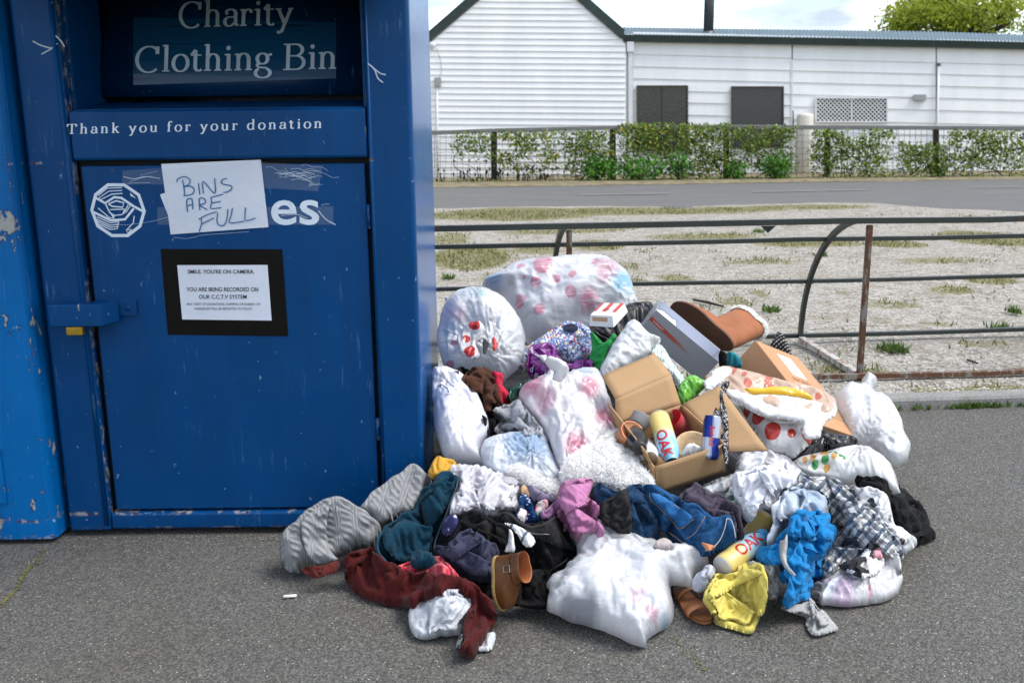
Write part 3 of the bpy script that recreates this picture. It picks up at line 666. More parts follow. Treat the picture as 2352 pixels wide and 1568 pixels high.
t = NT('rust_post'); c = t.coord(); r1 = t.noise(t.coord(scale=(1, 1, .3)), 30, 5, .7); rm = t.ramp(r1, [(.50, 0), (.56, 1)])
t.inp('Base Color', t.mix(rm, t.mix(t.noise(c, 40, 4), (.055, .024, .011), (.15, .062, .026)), (.19, .18, .16))); t.inp('Roughness', .85); t.bump(r1, .6, .004); M_POST = t.m
rf0 = atZ(1974, 862, YZ + .02); RD = np.array([.9978, .066, 0]); RN = np.array([-.066, .9978, 0])
rail = thing('steel_railing', rf0, 'low rusty green steel railing with curved hoops behind the heap', 'railing')
RH = float(atY(1985, 508, rf0[1])[2]); DEP = .80; RZ = YZ + .02
sec = 1.40
def hoop(u):  # u 0 at the top front, 1 at the back bottom
    a = u * math.pi / 2; return np.array([0, DEP * math.sin(a), RZ + .012 + (RH - RZ - .012) * math.cos(a)])
for k in (-3, -2, -1, 0, 1):
    o = np.array([rf0[0], rf0[1], 0]) + RD * sec * k
    P = MB(); P.bar(o + (0, 0, RZ - .03), o + (0, 0, RH - .018), .026, .026, up=(0, 1, 0)); P.build('post', M_POST, rail, bevel=.003)
    H = MB(); pts = [o + RN * hoop(u)[1] + (0, 0, hoop(u)[2]) for u in np.linspace(.06, 1, 18)]
    for a, b_ in zip(pts[:-1], pts[1:]): H.bar(a, b_ + (b_ - a) * .06, .026, .023, up=RD)
    H.build('hoop', M_RAIL, rail)
    S = MB(); S.bar(o + RN * .02 + (0, 0, RZ), o + RN * (DEP - .02) + (0, 0, RZ + .005), .034, .03); S.build('floor_strut', M_RUSTPOST, rail)
o = np.array([rf0[0], rf0[1], 0])
for nm, dep, z, mt, hgt in (('top_rail', 0, RH, M_RAIL, .026), ('middle_rail', hoop(.42)[1] + .02, hoop(.40)[2] - .005, M_RAIL, .021), ('lower_rail', hoop(.72)[1] + .02, hoop(.70)[2], M_RAIL, .019), ('back_rail', DEP + .02, RZ + .02, M_RAIL, .021), ('front_rail', -.02, RZ + .002, M_POST, .022)):
    R_ = MB(); L0, L1 = o + RD * sec * -3.6 + RN * dep + (0, 0, z), o + RD * sec * 1.9 + RN * dep + (0, 0, z)
    for i in range(22):
        a = L0 + (L1 - L0) * i / 22; b_ = L0 + (L1 - L0) * (i + 1) / 22; j0 = .004 * vnoise(i * .7, dep * 9); j1 = .004 * vnoise((i + 1) * .7, dep * 9)
        R_.bar(a + (0, 0, j0), b_ + (0, 0, j1), .034, hgt)
    R_.build(nm, mt, rail)
vb_ = atY(1765, 513, rf0[1] - .02); B = MB(); B.add([vb_ + (-.035, 0, -.012), vb_ + (.035, 0, -.012), vb_ + (0, 0, -.045), vb_ + (-.035, .004, -.012), vb_ + (.035, .004, -.012), vb_ + (0, .004, -.045)], [(0, 2, 1), (3, 4, 5), (0, 3, 5, 2), (1, 2, 5, 4), (0, 1, 4, 3)])
B.build('bracket', M_RAIL, rail)

# ---------------------------------------------------------------- white weatherboard building
t = NT('white_weatherboard'); c = t.coord(); n1 = t.noise(t.coord(scale=(1, 1, .25)), 2.2, 5, .6); n2 = t.noise(c, 14, 4, .6)
wb = t.mix(t.ramp(n1, [(.3, 0), (.7, 1)]), (.78, .78, .775), (.88, .88, .87)); wb = t.mix(t.math('MULTIPLY', t.ramp(n2, [(.6, 0), (.75, 1)]), .15), wb, (.45, .44, .40))
t.inp('Base Color', wb); t.inp('Roughness', .6); M_BOARD = t.m
M_TRIMW = simple('white_trim', (.70, .70, .71), .5, var=.06)
M_DGREEN = simple('dark_green_paint', (.012, .028, .022), .5, var=.4, scale=4)
t = NT('corrugated_steel'); c = t.coord(); t.inp('Base Color', t.mix(t.noise(t.coord(scale=(6, .6, 1)), 1.5, 4), (.07, .11, .135), (.13, .18, .21))); t.inp('Roughness', .6); t.inp('Specular IOR Level', .15); M_ROOF = t.m
M_FLUE = simple('flue_steel', (.07, .075, .08), .4, .5, var=.3)
M_GLASSD = simple('dark_window', (.006, .006, .007), .12)
M_MESHD = simple('bronze_frame', (.05, .042, .022), .5)
M_MESHK = simple('dark_grille', (.10, .10, .095), .5)
M_GREYM = simple('grey_metal', (.3, .31, .32), .5)
# wall line: a touch behind the fence, turning slightly away to the right
WL = atZ(1443, 410, YZ); WR = atZ(2352, 403, YZ); WL = np.array([WL[0], WL[1] + .9]); WR = np.array([WR[0], WR[1] + 1.6])
WD = (WR - WL) / np.linalg.norm(WR - WL); WN3 = np.array([WD[1], -WD[0], 0])   # towards the camera
def wpt(x, y, off=0.0): return on_plane(x, y, (WL[0] + WN3[0] * off, WL[1] + WN3[1] * off, 0), WN3)
gab = np.array([WL[0] + WN3[0] * .12, WL[1] + WN3[1] * .12]); GN3 = np.array([0.02, -1, 0]); GN3 /= np.linalg.norm(GN3)
def gpt(x, y, off=0.0): return on_plane(x, y, (gab[0] + GN3[0] * off, gab[1] + GN3[1] * off, 0), GN3)
house = thing('weatherboard_building', (*WL, 0), 'white weatherboard building with green roof beyond the planted fence', 'building')
def lap_board(name, fn, x0, x1, ytl, ytr, ybl, ybr, parent, xs_top=None):
    """one lapped board between photo lines; bottom edge stands proud, top tucks back"""
    a0, a1 = (x0, x1) if xs_top is None else xs_top
    P = [fn(x0, ybl, .028), fn(x1, ybr, .028), fn(x1, ybr, -.02), fn(x0, ybl, -.02), fn(a0, ytl, .004), fn(a1, ytr, .004), fn(a1, ytr, -.03), fn(a0, ytl, -.03)]
    return mesh_obj(name, P, BOXF, M_BOARD, parent)
# gable end boards
def gl_left(y): return 985 - 20
apexx, apexy = 1213, -100
def slopeL(y): return apexx - (y - apexy) * (apexx - 975) / (108 - apexy)
def slopeR(y): return apexx + (y - apexy) * (1437 - apexx) / (92 - apexy)
y = 102.0 - 14.1 * 13; k = 0
while y < 424:
    def yy(x, q=y): return q + (x - 1002) * .0077
    yb = y + 13.9
    xl = max(970, slopeL(yb) + 3) if yb < 112 else 970; xr = min(1437, slopeR(yb + (2)) - 3) if yb < 96 else 1437
    xlt = max(970, slopeL(y) + 3) if y < 112 else 970; xrt = min(1437, slopeR(y) - 3) if y < 96 else 1437
    if xr - xl > 6 and xrt - xlt > 1: lap_board('board', gpt, xl, xr, yy(xlt), yy(xrt), yy(xl) + 13.9, yy(xr) + 13.9, house, (xlt, xrt))
    y += 14.1
core = MB()
core.add([gpt(968, 424, -.05), gpt(1440, 424, -.05), gpt(1440, 94, -.05), gpt(apexx, apexy + 4, -.05), gpt(968, 112, -.05)], [(0, 1, 2, 3, 4)])
core.add([wpt(1440, 420, -.06), wpt(2700, 414, -.06), wpt(2700, 112, -.06), wpt(1440, 80, -.06)], [(0, 1, 2, 3)])
core.build('wall_core', M_BOARD, house)
# long wing boards
ylin = [78, 103, 129, 157, 184.5, 211, 237, 265, 292, 319, 346, 373, 400, 420]
def wline(x, q): return q + (x - 1627) * .0245
for i in range(len(ylin) - 1):
    a, b_ = ylin[i], ylin[i + 1]
    lap_board('board', wpt, 1455, 1818, wline(1455, a), wline(1818, a), wline(1455, b_), wline(1818, b_), house)
ylr = [78, 105, 134 - 3, 157.5, 184.5, 212, 240, 270, 297, 324, 351, 378, 404]
for i in range(len(ylr) - 1):
    a, b_ = ylr[i], ylr[i + 1]
    for (xa, xb) in ((1821, 2149), (2152, 2700)):
        lap_board('board', wpt, xa, xb, wline(xa, a) + (xa - 1627) * -.002, wline(xb, a), wline(xa, b_), wline(xb, b_), house)
def wbox(name, x0, y0, x1, y1, d0, d1, m, parent=house, fn=wpt, bevel=0):
    P = [fn(x0, y1, d1), fn(x1, y1, d1), fn(x1, y1, d0), fn(x0, y1, d0), fn(x0, y0, d1), fn(x1, y0, d1), fn(x1, y0, d0), fn(x0, y0, d0)]
    return mesh_obj(name, P, BOXF, m, parent, bevel=bevel)
wbox('joint_strip', 1817, 137, 1821, 420, .0, .035, M_TRIMW)
# barge boards, gutter, roof
def slab(name, pts, d0, d1, m, fn=gpt, parent=house):
    n = len(pts); P = [fn(*p, d1) for p in pts] + [fn(*p, d0) for p in pts]
    return mesh_obj(name, P, [tuple(range(n)), tuple(range(2 * n - 1, n - 1, -1))] + [(i, (i + 1) % n + 0 if False else n + i, n + (i + 1) % n, (i + 1) % n) for i in range(n)], m, parent)
slab('barge_board', [(apexx, apexy - 24), (apexx, apexy + 2), (968, 112), (952, 104)], -.1, .06, M_DGREEN)
slab('barge_board', [(apexx, apexy - 24), (1432, 66), (1437, 90), (1424, 88), (apexx, apexy + 2)], -.1, .06, M_DGREEN)
# gable roof skin going back
rv = [gpt(950, 102, .06), gpt(apexx, apexy - 26, .06), gpt(1436, 70, .06)]; rv += [p + np.array([.1, 9, 0]) for p in rv]
mesh_obj('roof', rv, [(0, 1, 4, 3), (1, 2, 5, 4)], M_DGREEN, house)
gut = MB()
for x0, x1 in ((1432, 1800), (1800, 2150), (2150, 2700)):
    def gy(x): return 88 + (x - 1432) * .0172 + max(0, x - 2000) * .006
    P = [wpt(x0, gy(x0) + 8, .16), wpt(x1, gy(x1) + 8, .16), wpt(x1, gy(x1) + 8, .0), wpt(x0, gy(x0) + 8, .0), wpt(x0, gy(x0) - 8, .18), wpt(x1, gy(x1) - 8, .18), wpt(x1, gy(x1) - 8, .0), wpt(x0, gy(x0) - 8, .0)]
    gut.hexa(P)
gut.build('gutter', M_DGREEN, house)
V = []; Fc = []; nn = 420; xs2 = np.linspace(1424, 2700, nn)
for x in xs2:
    e = wpt(x, gy(x) - 7, .2); cz = .016 * math.sin((x - 1424) * 2 * math.pi / 8.4)
    rg = wpt(x, 63 + (x - 1432) * .014 + max(0, x - 2150) * .02, -1.6) if True else 0
    V += [e + np.array([0, 0, .01 + cz]), rg + np.array([0, 0, cz])]
Fc = [(2 * i, 2 * i + 2, 2 * i + 3, 2 * i + 1) for i in range(nn - 1)]
mesh_obj('roof', V, Fc, M_ROOF, house, smooth=True)
bs = wpt(1627, 78, -.7); tube('flue', [bs + (0, 0, -.15), bs + (0, 0, 1.6)], .115, M_FLUE, house, 14); tube('flue_collar', [bs + (0, 0, -.16), bs + (0, 0, .06)], [.19, .125], M_FLUE, house, 14)
# corner trim and downpipe
wbox('corner_trim', 1438, 92, 1455, 424, -.03, .04, M_TRIMW)
wbox('downpipe', 1443, 118, 1452, 424, .05, .12, M_TRIMW, bevel=.01); wbox('rain_head', 1440, 94, 1456, 120, .05, .16, M_TRIMW, bevel=.01)
# windows with diamond grilles
def window(x0, y0, x1, y1, cell, m_fr, m_gr, m_gl, fw, bw_, mull=True, skew=0.0):
    w_ = wbox('window', x0, y0, x1, y1, .03, .045, m_gl)
    for nm, a in (('frame', (x0 - fw, y0 - fw, x1 + fw, y0)), ('frame', (x0 - fw, y1, x1 + fw, y1 + fw)), ('frame', (x0 - fw, y0 + .01, x0, y1 - .01)), ('frame', (x1, y0 + .01, x1 + fw, y1 - .01))):
        wbox(nm, *a, .03, .09, m_fr, w_)
    if mull: wbox('mullion', (x0 + x1) / 2 - 1.2, y0, (x0 + x1) / 2 + 1.2, y1, .046, .08, m_fr, w_)
    g_ = MB(); W = x1 - x0; H = y1 - y0
    for sgn in (1, -1):
        for s in np.arange(-H, W + H, cell):
            # line x = x0+s + sgn*(y), clipped
            pts = []
            for tt in (0, H):
                pts.append((s + (tt if sgn > 0 else H - tt), tt))
            (xa, ya), (xb, yb) = pts
            if xa == xb: continue
            def clip(xa, ya, xb, yb):
                if xa > xb: xa, ya, xb, yb = xb, yb, xa, ya
                if xb <= 0 or xa >= W: return None
                if xa < 0: ya += (yb - ya) * (0 - xa) / (xb - xa); xa = 0
                if xb > W: yb = ya + (yb - ya) * (W - xa) / (xb - xa); xb = W
                return xa, ya, xb, yb
            q = clip(xa, ya, xb, yb)
            if q: g_.bar(wpt(x0 + q[0], y0 + q[1], .062 + .004 * sgn), wpt(x0 + q[2], y0 + q[3], .062 + .004 * sgn), bw_, .006, up=WN3)
    g_.build('grille', m_gr, w_); return w_
window(1465, 199, 1578, 345, 9.0, M_MESHD, M_MESHK, M_GLASSD, 2.6, .012)
window(1682, 201, 1798, 336, 8.0, M_MESHD, M_MESHK, simple('grey_window', (.06, .06, .065), .25), 2.6, .014, mull=False)
window(1876, 227, 2036, 278, 9.6, M_TRIMW, M_TRIMW, M_GLASSD, 3.6, .019)
v_ = wbox('vent', 2099, 217, 2127, 231, .03, .12, M_GREYM, bevel=.005)
pp = [wpt(2156, 150, .07), wpt(2150, 404, .07)]; tube('vent_pipe', pp, .028, M_TRIMW, house, 10); tube('vent_cap', [pp[0] + (0, 0, -.01), pp[0] + (0, 0, .04)], .045, M_MESHK, house, 10)
jb = wbox('junction_box', 998, 178, 1013, 199, .03, .1, M_GREYM, fn=gpt, bevel=.01); tube('conduit', [gpt(1004, 199, .05), gpt(1005, 412, .05)], .02, M_TRIMW, house, 8)
dc = gpt(993, 106, .1); v, f = lathe_vf([(.0, -.07), (.05, -.05), (.07, 0), (.075, .02), (.075, .07), (0, .08)], 12); mesh_obj('dome_camera', xf(frame(dc, (0, 0, 1)), v), f, M_TRIMW, house, smooth=True)
wires = MB(); wires.tube([gpt(1003, 112, .05), gpt(1012, 140, .04), gpt(1014, 165, .04), gpt(1010, 178, .05)], .006, 5); wires.build('cable', M_GREYM, house)
hw = wpt(1842, 410, .35); tank = thing('hot_water_tank', hw, 'cream cylindrical hot water tank against the white wall', 'water tank')
v, f = lathe_vf([(0, 0), (.17, 0), (.18, .02), (.18, 1.28), (.16, 1.33), (0, 1.35)], 20); mesh_obj('tank_body', xf(frame((hw[0], hw[1], YZ), (0, 0, 1)), v), f, simple('cream_enamel', (.62, .58, .50), .4), tank, smooth=True)
tube('inlet_pipe', [wpt(1822, 254, .2), wpt(1822, 300, .2)], .015, M_MESHK, tank)
# ---------------------------------------------------------------- planted fence
t = NT('weathered_timber'); c = t.coord(); n1 = t.noise(t.coord(scale=(1, 6, 6)), 4, 5, .7); t.inp('Base Color', t.mix(n1, (.10, .10, .105), (.25, .245, .24))); t.inp('Roughness', .9); t.bump(n1, .4, .01); M_TIMB = t.m
M_TPOST = simple('dark_fence_post', (.03, .025, .018), .9, var=.5, scale=6, bump=.4, bscale=20)
M_WIRE = simple('fence_wire', (.10, .10, .10), .5, .5)
FN3 = np.array([FNn[0], FNn[1], 0])
def fpt(x, y, off=0.0): return on_plane(x, y, (FB0[0] + FN3[0] * off, FB0[1] + FN3[1] * off, 0), FN3)
fence = thing('timber_rail_fence', FB0, 'weathered timber rail fence with wire mesh in front of the white building', 'fence')
def ry_(x): return np.interp(x, [900, 1000, 1135, 1460, 1700, 2352, 2500], [309, 305, 299, 292, 291, 294, 295])
fposts = [905, 1135, 1407, 1668, 1900, 2150, 2410]
for x in fposts:
    by = 424 - (x - 1000) * .0105
    P = MB(); P.hexa([fpt(x - 7, by + 2, 0), fpt(x + 7, by + 2, 0), fpt(x + 7, by + 2, -.11), fpt(x - 7, by + 2, -.11), fpt(x - 7, ry_(x) - 1, 0), fpt(x + 7, ry_(x) - 1, 0), fpt(x + 7, ry_(x) - 1, -.11), fpt(x - 7, ry_(x) - 1, -.11)])
    P.build('post', M_TPOST, fence, bevel=.008)
for a, b_ in zip(fposts[:-1], fposts[1:]):
    P = MB(); P.hexa([fpt(a + .4, ry_(a) + 5, .07), fpt(b_ - .4, ry_(b_) + 5, .07), fpt(b_ - .4, ry_(b_) + 5, .004), fpt(a + .4, ry_(a) + 5, .004), fpt(a + .4, ry_(a) - 4, .07), fpt(b_ - .4, ry_(b_) - 4, .07), fpt(b_ - .4, ry_(b_) - 4, .004), fpt(a + .4, ry_(a) - 4, .004)])
    P.build('rail', M_TIMB, fence, bevel=.008)
W = MB()
for x in np.arange(985, 2380, 13.0):
    W.bar(fpt(x, ry_(x) + 4, .012), fpt(x, 422 - (x - 1000) * .0105, .012), .006, .006, up=(0, 1, 0))
for k in range(9):
    for a, b_ in zip(np.arange(985, 2380, 60.0), np.arange(985, 2380, 60.0) + 60):
        f_ = lambda x: ry_(x) + 6 + k * (414 - (x - 1000) * .0105 - ry_(x)) / 8
        W.bar(fpt(a, f_(a), .016), fpt(b_, f_(b_), .016), .006, .006)
W.build('wire_mesh', M_WIRE, fence)

# leaves
def leaf_mat(name, a, b_, tr=.35):
    t = NT(name); oi = t.n('Attribute', attribute_name='leaf_tone').outputs['Fac']
    t.inp('Base Color', t.mix(oi, a, b_)); t.inp('Roughness', .45); t.inp('Specular IOR Level', .3)
    if tr:
        tl = t.n('BsdfTranslucent'); t.set(tl.inputs[0], t.mix(oi, tuple(x * 1.3 for x in a), tuple(min(1, x * 1.3) for x in b_)))
        ms = t.n('MixShader'); ms.inputs[0].default_value = tr; t.t.links.new(t.b.outputs[0], ms.inputs[1]); t.t.links.new(tl.outputs[0], ms.inputs[2]); t.t.links.new(ms.outputs[0], t.o.inputs[0])
    return t.m
M_VINE = leaf_mat('vine_leaf', (.014, .032, .007), (.34, .45, .10)); M_YEL = leaf_mat('yellow_leaf', (.35, .27, .02), (.62, .5, .08)); M_SHRUB = leaf_mat('shrub_leaf', (.025, .11, .012), (.20, .46, .06))
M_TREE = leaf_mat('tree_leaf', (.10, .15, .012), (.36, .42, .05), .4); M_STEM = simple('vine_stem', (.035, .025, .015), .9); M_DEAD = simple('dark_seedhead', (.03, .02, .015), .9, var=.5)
M_FLOW = simple('red_flower', (.35, .03, .02), .6)
def leaves_mesh(name, pos, size, m, parent, seed=0, up_bias=.3, aspect=.55, tone=None):
    """folded two-quad leaves, one mesh"""
    r = np.random.default_rng(seed); pos = np.asarray(pos); n = len(pos)
    d = r.normal(size=(n, 3)); d[:, 2] += up_bias; d /= np.linalg.norm(d, axis=1, keepdims=True)
    q = r.normal(size=(n, 3)); s = np.cross(d, q); s /= np.linalg.norm(s, axis=1, keepdims=True); nn_ = np.cross(d, s)
    L = (size * r.uniform(.6, 1.35, n))[:, None]; wd = L * aspect * .5
    a = pos; tip = pos + d * L; mid = pos + d * L * .5 + nn_ * L * .06
    l = pos + d * L * .45 + s * wd - nn_ * L * .08; rr_ = pos + d * L * .45 - s * wd - nn_ * L * .08
    V = np.stack([a, l, tip, rr_, mid], 1).reshape(-1, 3); base = np.arange(n) * 5
    Fc = np.concatenate([np.stack([base, base + 4, base + 1], 1), np.stack([base + 1, base + 4, base + 2], 1), np.stack([base, base + 3, base + 4], 1), np.stack([base + 4, base + 3, base + 2], 1)])
    tn = np.clip(r.beta(1.6, 1.6, n) if tone is None else tone + r.normal(0, .22, n), 0, 1)
    return mesh_obj(name, V, Fc, m, parent, attr={'leaf_tone': np.repeat(tn, 5)})
def vine(name, label, x0, x1, ya, yb, n, seed, ybase=None, dens=None, yellow=0, group='vines climbing the fence'):
    r = np.random.default_rng(seed); b0 = fpt((x0 + x1) / 2, 420 - ((x0 + x1) / 2 - 1000) * .0105, .03)
    th = thing(name, b0, label, 'climbing plant', group)
    S = MB(); P = []
    for k in range(max(4, n // 90)):
        x = r.uniform(x0 + .2 * (x1 - x0), x1 - .2 * (x1 - x0)); y = 418 - (x - 1000) * .0105; pts = [(x, y)]; ang = r.normal(0, .5)
        while len(pts) < 16:
            ang += r.normal(0, .45); ang *= .93
            x += 12 * math.sin(ang) * 1.5; y -= 11 * math.cos(ang) * r.uniform(.3, 1)
            if x < x0 or x > x1 or y < ya: break
            pts.append((x, y))
        if len(pts) > 3:
            q = smooth_poly(pts, 3); q3 = np.array([fpt(a, b_, .03 + .06 * r.random()) for a, b_ in q[::2]])
            S.tube(q3, np.linspace(.012, .004, len(q3)), 4)
    n = int(n * 1.7); xs_ = r.uniform(x0, x1, n * 3); ys_ = ya + (yb - ya) * r.beta(1.2, 1.5, n * 3)
    den = .80 + 1.1 * fbm(xs_ * .019 + seed, ys_ * .03, seed * .7, 3, .6); ed = np.minimum(xs_ - x0, x1 - xs_) / 25; den *= np.clip(ed, .15, 1)
    keep = r.random(n * 3) < den; xs_, ys_ = xs_[keep], ys_[keep]
    offs = .02 + np.abs(r.normal(0, .11, len(xs_)))
    P = np.array([fpt(a, b_, o) for a, b_, o in zip(xs_, ys_, offs)])
    S.build('stem', M_STEM, th)
    if yellow:
        k = r.random(len(P)) < yellow; leaves_mesh('yellow_leaves', P[k], .075, M_YEL, th, seed + 1); P = P[~k]
    leaves_mesh('leaves', P, .078, M_VINE, th, seed)
    return th
vine('climbing_vine', 'sparse climbing vine at the fence end nearest the bin', 1035, 1150, 302, 372, 130, 3)
vine('climbing_vine', 'climbing vine with yellow sprays between the first two posts from the bin', 1135, 1290, 300, 405, 420, 4, yellow=.12)
vine('climbing_vine', 'dense green vine in front of the first dark window', 1285, 1420, 298, 412, 460, 5, yellow=.03)
vine('climbing_vine', 'thick vine with red blooms just past the first window', 1410, 1560, 284, 412, 640, 6, yellow=.08)
vine('climbing_vine', 'tall vine below the gap between the two dark windows', 1550, 1690, 286, 412, 560, 7, yellow=.05)
vine('climbing_vine', 'leafy vine below the second dark window', 1680, 1840, 290, 408, 520, 8)
vine('climbing_vine', 'woody vine below the white lattice window', 1850, 2060, 298, 410, 560, 9)
vine('climbing_vine', 'vine spreading around the post below the wall vent', 2040, 2190, 330, 408, 330, 10)
vine('climbing_vine', 'vine with tangled branches at the right end of the fence', 2170, 2370, 300, 402, 520, 11, yellow=.02)
def shrub(name, label, x, y, wpx, hpx, n, seed, m, size=.09, off=.25, cat='shrub'):
    r = np.random.default_rng(seed); b0 = fpt(x, y, off); sc_ = np.linalg.norm(fpt(x + 1, y, off) - b0)
    th = thing(name, b0, label, cat); W_, H_ = wpx * sc_ / 2, hpx * sc_
    S = MB()
    for k in range(7):
        a = r.uniform(0, 6.28); tp_ = b0 + np.array([math.cos(a) * W_ * .6, math.sin(a) * W_ * .4, H_ * r.uniform(.5, .9)]); S.tube([b0 + (0, 0, -.02), (b0 + tp_) / 2 + r.normal(0, .03, 3), tp_], [.015, .01, .004], 5)
    S.build('stem', M_STEM, th)
    q = r.normal(size=(n, 3)); q /= np.linalg.norm(q, axis=1, keepdims=True); q *= (r.random(n) ** .4)[:, None]; lump = 1 + .25 * fbm(q[:, 0] * 3 + seed, q[:, 1] * 3, q[:, 2] * 3, 2)
    P = b0 + np.stack([q[:, 0] * W_ * lump, q[:, 1] * W_ * .5 * lump, H_ * (.5 + .5 * q[:, 2] * lump)], 1); P = P[P[:, 2] > YZ + .02]
    leaves_mesh('leaves', P, size, m, th, seed, tone=.35 + .4 * q[:len(P), 2]); return th
shrub('green_shrub', 'bright green shrub at the fence foot below the first dark window', 1375, 420, 90, 62, 420, 21, M_SHRUB)
shrub('green_shrub', 'wide low green shrub under the thick vine at the fence foot', 1475, 418, 150, 62, 620, 22, M_SHRUB)
shrub('green_shrub', 'small upright green shrub leaning on the fence past the wide shrub', 1560, 416, 60, 70, 260, 23, M_SHRUB)
shrub('green_shrub', 'round bright green shrub at the fence foot below the second dark window', 1777, 415, 78, 62, 420, 24, M_SHRUB)
shrub('green_shrub', 'small green shrub beside the post left of the round shrub', 1690, 416, 60, 45, 180, 25, M_SHRUB)
shrub('green_shrub', 'low scrubby plant around the post below the wall vent', 2150, 409, 60, 40, 150, 26, M_VINE)
for i, (x, y, hgt, col_) in enumerate(((2110, 409, 26, M_DEAD), (2135, 408, 24, M_DEAD), (2280, 405, 26, M_YEL), (2330, 404, 30, M_VINE))):
    pass
fl = np.random.default_rng(5)
# seed heads and low growth along the fence foot
foot = MB(); P = []
for k in range(70):
    x = fl.uniform(1000, 1300); y = 424 - (x - 1000) * .0105; a = fpt(x, y, .15); hgt = fl.uniform(.1, .34); b2 = a + (fl.normal(0, .03), 0, hgt)
    foot.tube([a, b2], [.006, .004], 4); foot.tube([b2 + (0, 0, -.06), b2 + (0, 0, -.02), b2 + (0, 0, .03)], [.008, .022, .004], 5)
ft = foot.build('dry_seed_heads', M_DEAD); tag(ft, 'row of dark dry seed heads along the fence foot near the bin', 'plants', kind='stuff')
P = [fpt(x, 425 - (x - 1000) * .0115 - abs(fl.normal(0, 3)), .15 + fl.uniform(0, .3)) for x in fl.uniform(1000, 2352, 900)]
tag(leaves_mesh('verge_weeds', np.array(P), .07, M_VINE, None, 41, up_bias=1.0), 'low weeds along the foot of the fence', 'weeds', kind='stuff')
# ---------------------------------------------------------------- tree beyond the roof
def tree(label, px, py, Y, Rx, Rz, n, seed, leaf=.2):
    r = np.random.default_rng(seed); c0 = atY(px, py, Y); th = thing('leafy_tree', (c0[0], c0[1], 0), label, 'tree')
    tk = MB(); base = np.array([c0[0], c0[1], -.03]); top = np.array([c0[0], c0[1], c0[2]])
    tk.tube([base, base + (0.1, 0, c0[2] * .4), top + (0, 0, -.3 * Rz)], [.35, .27, .2], 10)
    for k in range(14):
        a = r.uniform(0, 6.28); e = top + np.array([math.cos(a) * Rx * .75, math.sin(a) * Rx * .75, r.uniform(-.3, .8) * Rz]); m_ = (top + (0, 0, -.5 * Rz) + e) / 2 + r.normal(0, .3, 3)
        tk.tube([top + (0, 0, -.8 * Rz * r.random()), m_, e], [.14, .08, .03], 6)
    tk.build('trunk', M_STEM, th)
    cl = r.normal(size=(60, 3)); cl /= np.linalg.norm(cl, axis=1, keepdims=True); cl *= (r.random(60) ** .35)[:, None] * .88
    idx = r.integers(0, 60, n); q = cl[idx] + r.normal(size=(n, 3)) * .13
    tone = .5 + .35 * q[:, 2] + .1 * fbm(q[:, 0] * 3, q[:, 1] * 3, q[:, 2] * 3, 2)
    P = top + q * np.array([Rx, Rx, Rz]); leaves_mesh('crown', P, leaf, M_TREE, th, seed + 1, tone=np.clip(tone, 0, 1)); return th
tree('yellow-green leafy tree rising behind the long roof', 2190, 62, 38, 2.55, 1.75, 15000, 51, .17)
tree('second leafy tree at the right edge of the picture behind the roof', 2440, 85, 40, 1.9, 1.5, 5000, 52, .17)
# ---------------------------------------------------------------- grass and weeds in the yard
M_BLADE = leaf_mat('grass_blade', (.09, .095, .025), (.21, .21, .06), .3)
r = np.random.default_rng(61); n = 110000
X = r.uniform(-1.6, 7.5, n); Yg = r.uniform(4.2, 14, n); gm_ = grass_mask(X, Yg) + .35 * fbm(X * 3, Yg * 3, 0, 3); k = (r.random(n) < np.clip(gm_ - .18, 0, 1) * np.clip(1.4 - Yg * .06, .3, 1)) & (Yg < road_near(X) - .02) & (Yg > K0[1] + (X - K0[0]) * .066 + .15); X, Yg = X[k], Yg[k]
def blades(name, X, Y, Z, hgt, m, seed, wd=.006):
    r = np.random.default_rng(seed); n = len(X); a = r.uniform(0, 6.28, n); h_ = hgt * r.uniform(.4, 1.2, n); ln = r.normal(0, .5, (n, 2)) * h_[:, None]
    b0 = np.stack([X, Y, np.full(n, 1.0) * Z], 1); s = np.stack([np.cos(a), np.sin(a), np.zeros(n)], 1) * (wd * r.uniform(.7, 1.4, n))[:, None]
    V = np.stack([b0 - s, b0 + s, b0 + np.stack([ln[:, 0], ln[:, 1], h_], 1)], 1).reshape(-1, 3); i = np.arange(n) * 3
    return mesh_obj(name, V, np.stack([i, i + 1, i + 2], 1), m, attr={'leaf_tone': np.repeat(np.clip(r.beta(1.5, 1.5, n), 0, 1), 3)})
gs = blades('yard_grass', X, Yg, YZ + .002, .035, M_BLADE, 62, .006); tag(gs, 'short patchy grass growing in the pale gravel', 'grass', kind='stuff')
M_WEED = leaf_mat('weed_leaf', (.03, .06, .01), (.12, .20, .04), .3)
for i, (x, y, lab) in enumerate(((1030, 640, 'small green weed in the gravel beside the bin'), (1170, 622, 'small weed in the gravel behind the big spotted bag'), (1745, 533, 'tiny weed under the second rail'), (1650, 560, 'tiny weed in the gravel left of the rail bracket'), (2040, 803, 'green weed just right of the rusty post'), (2060, 808, 'tiny weed beside the larger weed right of the rusty post'),
                                 (1770, 715, 'small weed in the gravel behind the tan boot'), (2300, 755, 'green weed by the back rail'), (2325, 718, 'weed clump low at the right of the gravel'), (1885, 588, 'small weed inside the curved hoop'))):
    p = atZ(x, y, YZ); rr = np.random.default_rng(70 + i); w_ = blades('weed', p[0] + rr.normal(0, .03, 60), p[1] + rr.normal(0, .03, 60), YZ, .05, M_WEED, 80 + i, .007); tag(w_, lab, 'weed', 'weeds in the gravel')
